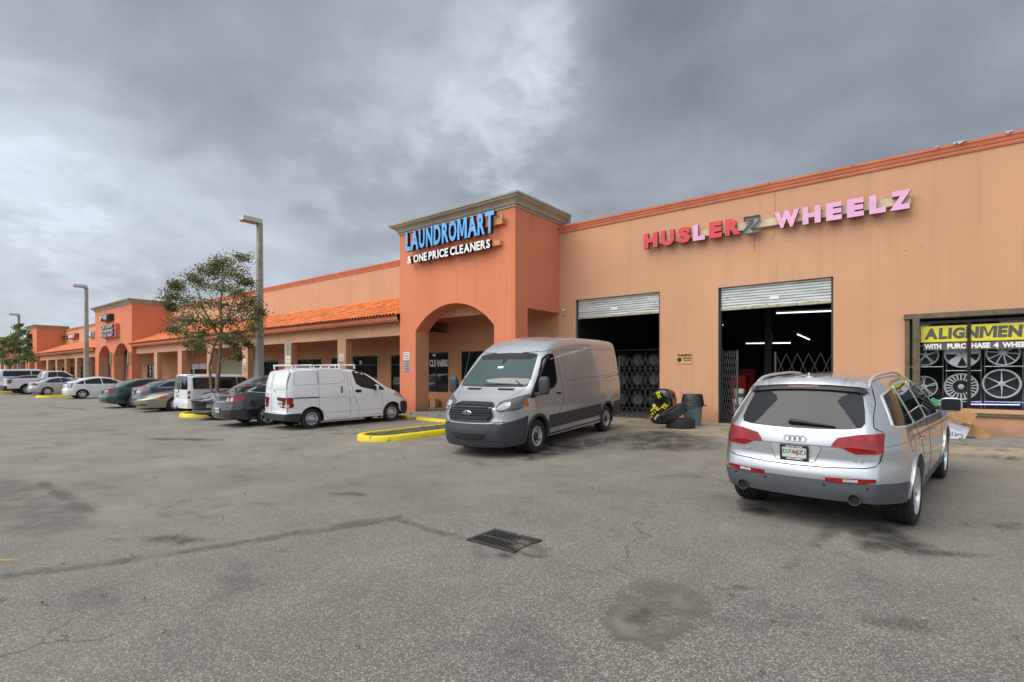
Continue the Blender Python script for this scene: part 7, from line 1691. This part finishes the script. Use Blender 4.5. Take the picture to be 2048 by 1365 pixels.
c.windows([[(1.28, 1.40), (1.34, 1.82), (1.86, 1.84), (1.86, 1.38)], [(1.92, 1.38), (1.92, 1.84), (2.30, 1.83), (2.95, 1.38)]], 'black', .03)
c.drape('rear_window', rnd_poly([(-.6, 1.42), (.6, 1.42), (.54, 1.80), (-.54, 1.80)], .05), 'rear', 'cglass', .006, .06)
for s in (1, -1):
    ax = 'L' if s > 0 else 'R'
    t_ = c.drape('tail_light', rnd_poly([(-1.23, .93), (-1.23, 1.24), (-.96, 1.24), (-1.04, .93)], .02), ax, 'red_l', .010, .05, .014); c.strip('lamp_edge', [(-1.02, .93), (-.94, 1.10), (-.92, 1.23), (-1.1, 1.25)], ax, 'black', .03, .013, parent=t_)
    c.strip('bed_gap', [(1.0, 1.36), (1.0, .6)], ax, 'gap', .02); c.strip('crease', [(-.6, 1.16), (.85, 1.16)], ax, 'seam_w', .012)
mb = MB(); mb.box(-1.40, -1.22, -.96, .96, .50, .74); mb.box(-1.36, -1.0, -.3, .3, .38, .46); mb.obj('rear_bumper', M['cladb'], c.root, bevel=.03)
mb = MB(); mb.box(-1.1, .86, -.80, .80, 1.345, 1.385); mb.obj('bed_cover', M['cladb'], c.root, bevel=.01)
mb = MB(); mb.obox((1.15, -.2, 1.965), .2, .35, .09); mb.obj('beacon', simple('amber_beacon', (.75, .35, .02), .3), c.root, bevel=.02)
c.arches('blackm', .03, .01); c.mirrors(2.95, 1.38, .22, .26, .22, 'black')
# dark red, white and grey cars at the left edge
redc = sedan_cfg(4.9, 1.1, 2.8, .92, 1.60, 1.12, 1.0, (-.6, .2), (1.5, 2.2), wz=.33, rim=.22)
c = sedan('sedan', 'dark red car mostly hidden behind the white pickup', -62.3, 8.9, 90, 'red', redc, .6, wins=[[(-.3, 1.10), (.15, 1.42), (1.0, 1.48), (1.05, 1.05)], [(1.1, 1.05), (1.05, 1.48), (1.5, 1.42), (2.0, 1.05)]])
c.drape('rear_window', sym([(0, 1.5), (.45, 1.48), (.6, 1.2), (0, 1.18)]), 'rear', 'cglass', .004, .08)
for s in (1, -1): c.drape('tail_light', [(s*.45, .85), (s*.45, 1.0), (s*.8, 1.03), (s*.8, .85)], 'rear', 'clear_l', .008, .06)
greyc = sedan_cfg(4.8, 1.1, 2.75, .90, 1.55, 1.1, .98, (-.6, .2), (1.4, 2.1))
c = sedan('sedan', 'grey car cut by the left edge of the photograph', -66.0, 9.4, 90, 'grey', greyc, .6, wins=[[(-.3, 1.10), (.15, 1.38), (.95, 1.43), (1.0, 1.05)], [(1.05, 1.05), (1.0, 1.43), (1.4, 1.38), (1.9, 1.05)]])
c.drape('rear_window', sym([(0, 1.45), (.42, 1.43), (.6, 1.2), (0, 1.18)]), 'rear', 'cglass', .004, .08)
wv = dict(f1); wv['top'] = [(-1.24, 2.05), (-.9, 2.15), (1.8, 2.17), (2.3, 2.05), (3.0, 1.45), (3.4, 1.32), (4.5, 1.2), (4.65, 1.1)]; wv['rear'] = [(.4, 0), (1.3, .03), (2.0, .25)]; wv['belt'] = [(-1.24, 1.35), (3, 1.3), (4.65, 1.0)]
c = Car('passenger_van', 'tall white van at the left edge behind the far tree', 'van', -71.2, 9.8, 90, wv, 'white2', .6)
c.windows([[(-.8, 1.45), (-.75, 1.95), (1.2, 1.97), (1.2, 1.43)], [(1.3, 1.43), (1.3, 1.97), (2.05, 1.93), (2.7, 1.42)]], 'black', .03, 'cglass2')
c.drape('rear_window', rnd_poly([(-.75, 1.45), (.75, 1.45), (.65, 2.0), (-.65, 2.0)], .06), 'rear', 'cglass2', .006, .08)
# ================================================================== LIGHT POLES
def light_pole(x, y, h, lab, w0=.31, w1=.21):
    root = empty('light_pole', (x, y, gz(x, y)), label=lab, cat='light pole', group='concrete parking lot light poles')
    mb = MB(); vs = []; zs = [-.05, h]
    for z, w_ in ((-.05, w0), (h, w1)):
        a = w_/2; b = a*.72
        for p in ((-b, -a), (b, -a), (a, -b), (a, b), (b, a), (-b, a), (-a, b), (-a, -b)): vs.append((p[0], p[1], z))
    mb.add(vs, [(i, (i+1) % 8, 8+(i+1) % 8, 8+i) for i in range(8)]+[tuple(range(8, 16))]); mb.obj('pole', M['pole'], root)
    mb = MB(); mb.box(-.05, .05, -.14, .10, h-.12, h-.02); mb.obj('arm', M['steel_g'], root, bevel=.01)
    mb = MB(); mb.box(-.22, .22, -.80, .03, h-.02, h+.17); hd = mb.obj('lamp_head', simple('lamp_housing', (.46, .47, .46), .5, var=.1), root, bevel=.012)
    mb = MB(); mb.box(-.19, .19, -.76, -.18, h-.035, h-.021); mb.obj('lens', simple('brown_lens', (.22, .13, .08), .3), hd)
    mb = MB(); mb.box(-.05, .05, w0/2-.02, w0/2+.05, .8, 1.15) if 0 else mb.box(-.06, .06, -w0/2-.01, -w0/2+.02, 1.1, 1.35); mb.obj('handhole_cover', M['steel_g'], root)
light_pole(-22.9, 11.07, 8.28, 'tall concrete light pole nearest, beside the small tree'); light_pole(-49.7, 10.9, 8.2, 'second concrete light pole left of the two arched tower'); light_pole(-79.2, 11.4, 8.2, 'farthest light pole rising above the far tree')
# ================================================================== TREES
def leafmat(name, a, b, cc):
    m, nt, bs = new_mat(name); ge = N(nt, 'ShaderNodeNewGeometry'); cr = N(nt, 'ShaderNodeValToRGB'); nt.links.new(ge.outputs['Random Per Island'], cr.inputs[0]); e = cr.color_ramp.elements
    e[0].color = (*a, 1); e[1].color = (*cc, 1); n = e.new(.6); n.color = (*b, 1); nt.links.new(cr.outputs[0], bs.inputs['Base Color']); bs.inputs['Roughness'].default_value = .5
    tr_ = N(nt, 'ShaderNodeBsdfTranslucent'); nt.links.new(cr.outputs[0], tr_.inputs[0]); ms = N(nt, 'ShaderNodeMixShader'); ms.inputs[0].default_value = .3
    nt.links.new(bs.outputs[0], ms.inputs[1]); nt.links.new(tr_.outputs[0], ms.inputs[2]); nt.links.new(ms.outputs[0], nt.nodes['Material Output'].inputs[0]); return m
bark = simple('grey_bark', (.17, .14, .11), .9, var=.35, vscale=6, bmp=.6, bscale=25)
def tree(x, y, lab, trunks, clumps, lm_, seed, nleaf, ls, spread=.42):
    """trunks: list of polylines (points,(radii)); clumps: (x,y,z,r)"""
    root = empty('parking_lot_tree', (x, y, gz(x, y)), label=lab, cat='tree'); rr = random.Random(seed)
    mb = MB(); tips = []
    nodes = []
    for pts, rs in trunks:
        P_ = [Vector(p) for p in pts]; mb.tube(P_, rs, 9); nodes += [(p, r_) for p, r_ in zip(P_[1:], rs[1:])]
        for a, b, ra, rb in zip(P_, P_[1:], rs, rs[1:]):
            for k in range(1, 4): nodes.append((a.lerp(b, k/4), ra+(rb-ra)*k/4))
    t_ = mb.obj('trunk', bark, root, smooth=60)
    mb = MB(); bn = [n for n in nodes if n[0].z > trunks[0][0][-1][2]*.35]
    leafc = []
    for cx, cy, cz, cr in clumps:
        C_ = Vector((cx, cy, cz)); best = min(bn, key=lambda n: (n[0]-C_).length+max(0, n[0].z-cz+.1)*2.0); a = best[0]; d = C_-a
        mid = a.lerp(C_, .5)+Vector((rr.uniform(-.12, .12), rr.uniform(-.12, .12), rr.uniform(-.05, .2))); r0 = min(best[1]*.75, .045)
        pts = [a, a.lerp(mid, .5)+Vector((0, 0, -.03)), mid, mid.lerp(C_, .5), C_]; mb.tube(pts, [r0, r0*.8, r0*.6, r0*.42, r0*.25], 6)
        bn.append((mid, r0*.6)); bn.append((C_, r0*.3))
        for k in range(int(8+cr*10)):
            v = Vector((rr.gauss(0, 1), rr.gauss(0, 1), rr.gauss(0, .75))).normalized()*cr*rr.uniform(.45, 1.12); q = C_+v; s0 = pts[rr.choice((2, 3, 4))]
            m2 = s0.lerp(q, .5)+Vector((rr.uniform(-.08, .08), rr.uniform(-.08, .08), rr.uniform(0, .08))); mb.tube([s0, m2, q], [r0*.28+.003, r0*.15+.003, .003], 4, cap=False); leafc.append((q, cr)); leafc.append((m2, cr*.8))
    mb.obj('branches', bark, root, smooth=60, weld=False)
    mb = MB()
    for _ in range(nleaf):
        q, cr = rr.choice(leafc); p = q+Vector((rr.gauss(0, 1), rr.gauss(0, 1), rr.gauss(0, .7)))*spread*cr
        L_ = ls*rr.uniform(.7, 1.3); W2 = L_*.32; d = Vector((rr.gauss(0, 1), rr.gauss(0, 1), rr.gauss(-.35, .5))).normalized(); s_ = d.cross(Vector((rr.gauss(0, 1), rr.gauss(0, 1), rr.gauss(0, 1)))).normalized()
        up = d.cross(s_)*W2*.3
        mb.add([p, p+d*L_*.4+s_*W2+up, p+d*L_, p+d*L_*.4-s_*W2+up], [(0, 1, 2), (0, 2, 3)])
    mb.obj('foliage', lm_, root, weld=False)
# positions relative to tree base; camera-right direction in world (x+,y+ mix): rt=(.785,.619)
rtv = Vector((math.cos(YAW), math.sin(YAW), 0)); fwv = Vector((-math.sin(YAW), math.cos(YAW), 0))
def lay(base, px, py, dz=0):
    """point at image pixel, in a layer dz metres behind the base plane; relative to base"""
    b = Vector((base[0], base[1], gz(*base))); depth = b.dot(fwv)+dz; a = (px-CXp)/F_; p = fwv*depth+rtv*a*depth+Vector((0, 0, HC+(CYp-py)/F_*depth)); return tuple(p-b)
tb = (-22.75, 9.15); rr = random.Random(21)
cl = []
for px, py, rad in [(455, 523, 20), (488, 520, 14), (425, 530, 15), (405, 545, 14), (440, 548, 24), (478, 550, 22), (355, 572, 18), (385, 560, 18), (412, 572, 22), (450, 580, 24), (488, 585, 22), (340, 598, 16), (365, 605, 24), (400, 605, 26), (440, 612, 22), (480, 615, 24), (508, 608, 18),
                    (358, 640, 20), (388, 645, 22), (425, 645, 20), (470, 645, 22), (505, 640, 20), (522, 622, 12), (370, 668, 18), (400, 672, 16), (478, 668, 18), (512, 660, 14), (392, 694, 13), (372, 690, 9), (470, 690, 14), (492, 690, 9), (478, 716, 6), (445, 680, 12), (330, 610, 10), (343, 575, 10), (498, 565, 12), (350, 662, 12)]:
    cl.append(lay(tb, px+rr.uniform(-4, 4), py+rr.uniform(-3, 3), rr.uniform(-1.3, 1.3))+(rad*.0208,))
L0 = lambda px, py, dz=0: lay(tb, px, py, dz)
g1 = leafmat('leaf_olive', (.070, .105, .026), (.15, .18, .05), (.28, .18, .065))
tree(*tb, 'small two stemmed tree in the yellow island before the arcade',
     [([(0.12, 0, 0), L0(434, 772), L0(438, 735), L0(441, 690), L0(444, 650), L0(440, 610), L0(446, 570), L0(452, 535)], [.085, .08, .075, .07, .055, .04, .028, .014]), ([(-.1, 0, 0), L0(422, 768), L0(419, 735), L0(426, 700), L0(440, 665), L0(458, 630), L0(470, 590), L0(480, 545)], [.06, .055, .05, .045, .045, .036, .025, .012]),
      ([L0(441, 680), L0(425, 650), L0(405, 615), L0(395, 580)], [.05, .04, .028, .014]), ([L0(443, 660), L0(415, 640), L0(380, 610), L0(355, 590)], [.04, .03, .02, .01]), ([L0(456, 635), L0(480, 625), L0(505, 620)], [.035, .022, .01])], cl, g1, 4, 16000, .086, .42)
tb2 = (-75.0, 10.0); cl = []
for px, py, rad in [(33, 655, 6), (38, 668, 7), (28, 675, 8), (48, 662, 6), (40, 685, 9), (25, 690, 9), (12, 690, 7), (2, 685, 6), (52, 680, 8), (55, 698, 9), (38, 702, 10), (20, 705, 9), (6, 712, 8), (62, 712, 8), (48, 718, 8), (30, 722, 7), (12, 725, 6), (55, 706, 7), (65, 720, 5), (-4, 700, 7), (40, 650, 3), (15, 678, 5)]:
    cl.append(lay(tb2, px, py, rr.uniform(-1.3, 1.3))+(rad*.053,))
L2 = lambda px, py, dz=0: lay(tb2, px, py, dz)
tree(*tb2, 'small green tree before the third tower at the left edge', [([(0, 0, 0), L2(17, 745), L2(24, 728), L2(32, 700), L2(36, 670)], [.12, .10, .08, .06, .03]), ([L2(20, 740), L2(15, 722), L2(10, 700)], [.07, .05, .02]), ([L2(26, 722), L2(42, 706), L2(52, 690)], [.06, .04, .02])], cl,
     leafmat('leaf_green', (.05, .12, .025), (.12, .22, .045), (.20, .24, .06)), 9, 7500, .15, .40)

# ================================================================== UNSEEN TREES (added behind the viewer to darken reflections in glass and paint)
def unseen_wood():
    from mathutils import noise
    mb = MB(); rr = random.Random(2); n = 150; rows = 9; vs = []
    for i in range(n+1):
        t = i/n; x = -170+250*t; y0 = -48-6*math.sin(t*9)
        H_ = 7.5+3.2*noise.noise(Vector((x*.11, 0, 0)))+1.5*noise.noise(Vector((x*.35, 3, 0)))
        for j in range(rows):
            q = j/(rows-1); z = H_*math.sin(q*math.pi/2)**.8 if j else -.1; d = 2.2*math.cos(q*math.pi/2)+1.5*noise.noise(Vector((x*.5, z*.5, 7)))
            vs.append((x, y0+d-4*q, z+.6*noise.noise(Vector((x*.8, z, 1)))*(j > 0)))
    mb.add(vs, [(i*rows+j, (i+1)*rows+j, (i+1)*rows+j+1, i*rows+j+1) for i in range(n) for j in range(rows-1)])
    o = mb.obj('unseen_wood', simple('unseen_foliage', (.05, .075, .03), .9, var=.5, vscale=.8), smooth=80)
    tag(o, 'dark unseen belt of trees added behind the viewer to darken reflections', 'trees', kind='stuff')
unseen_wood()
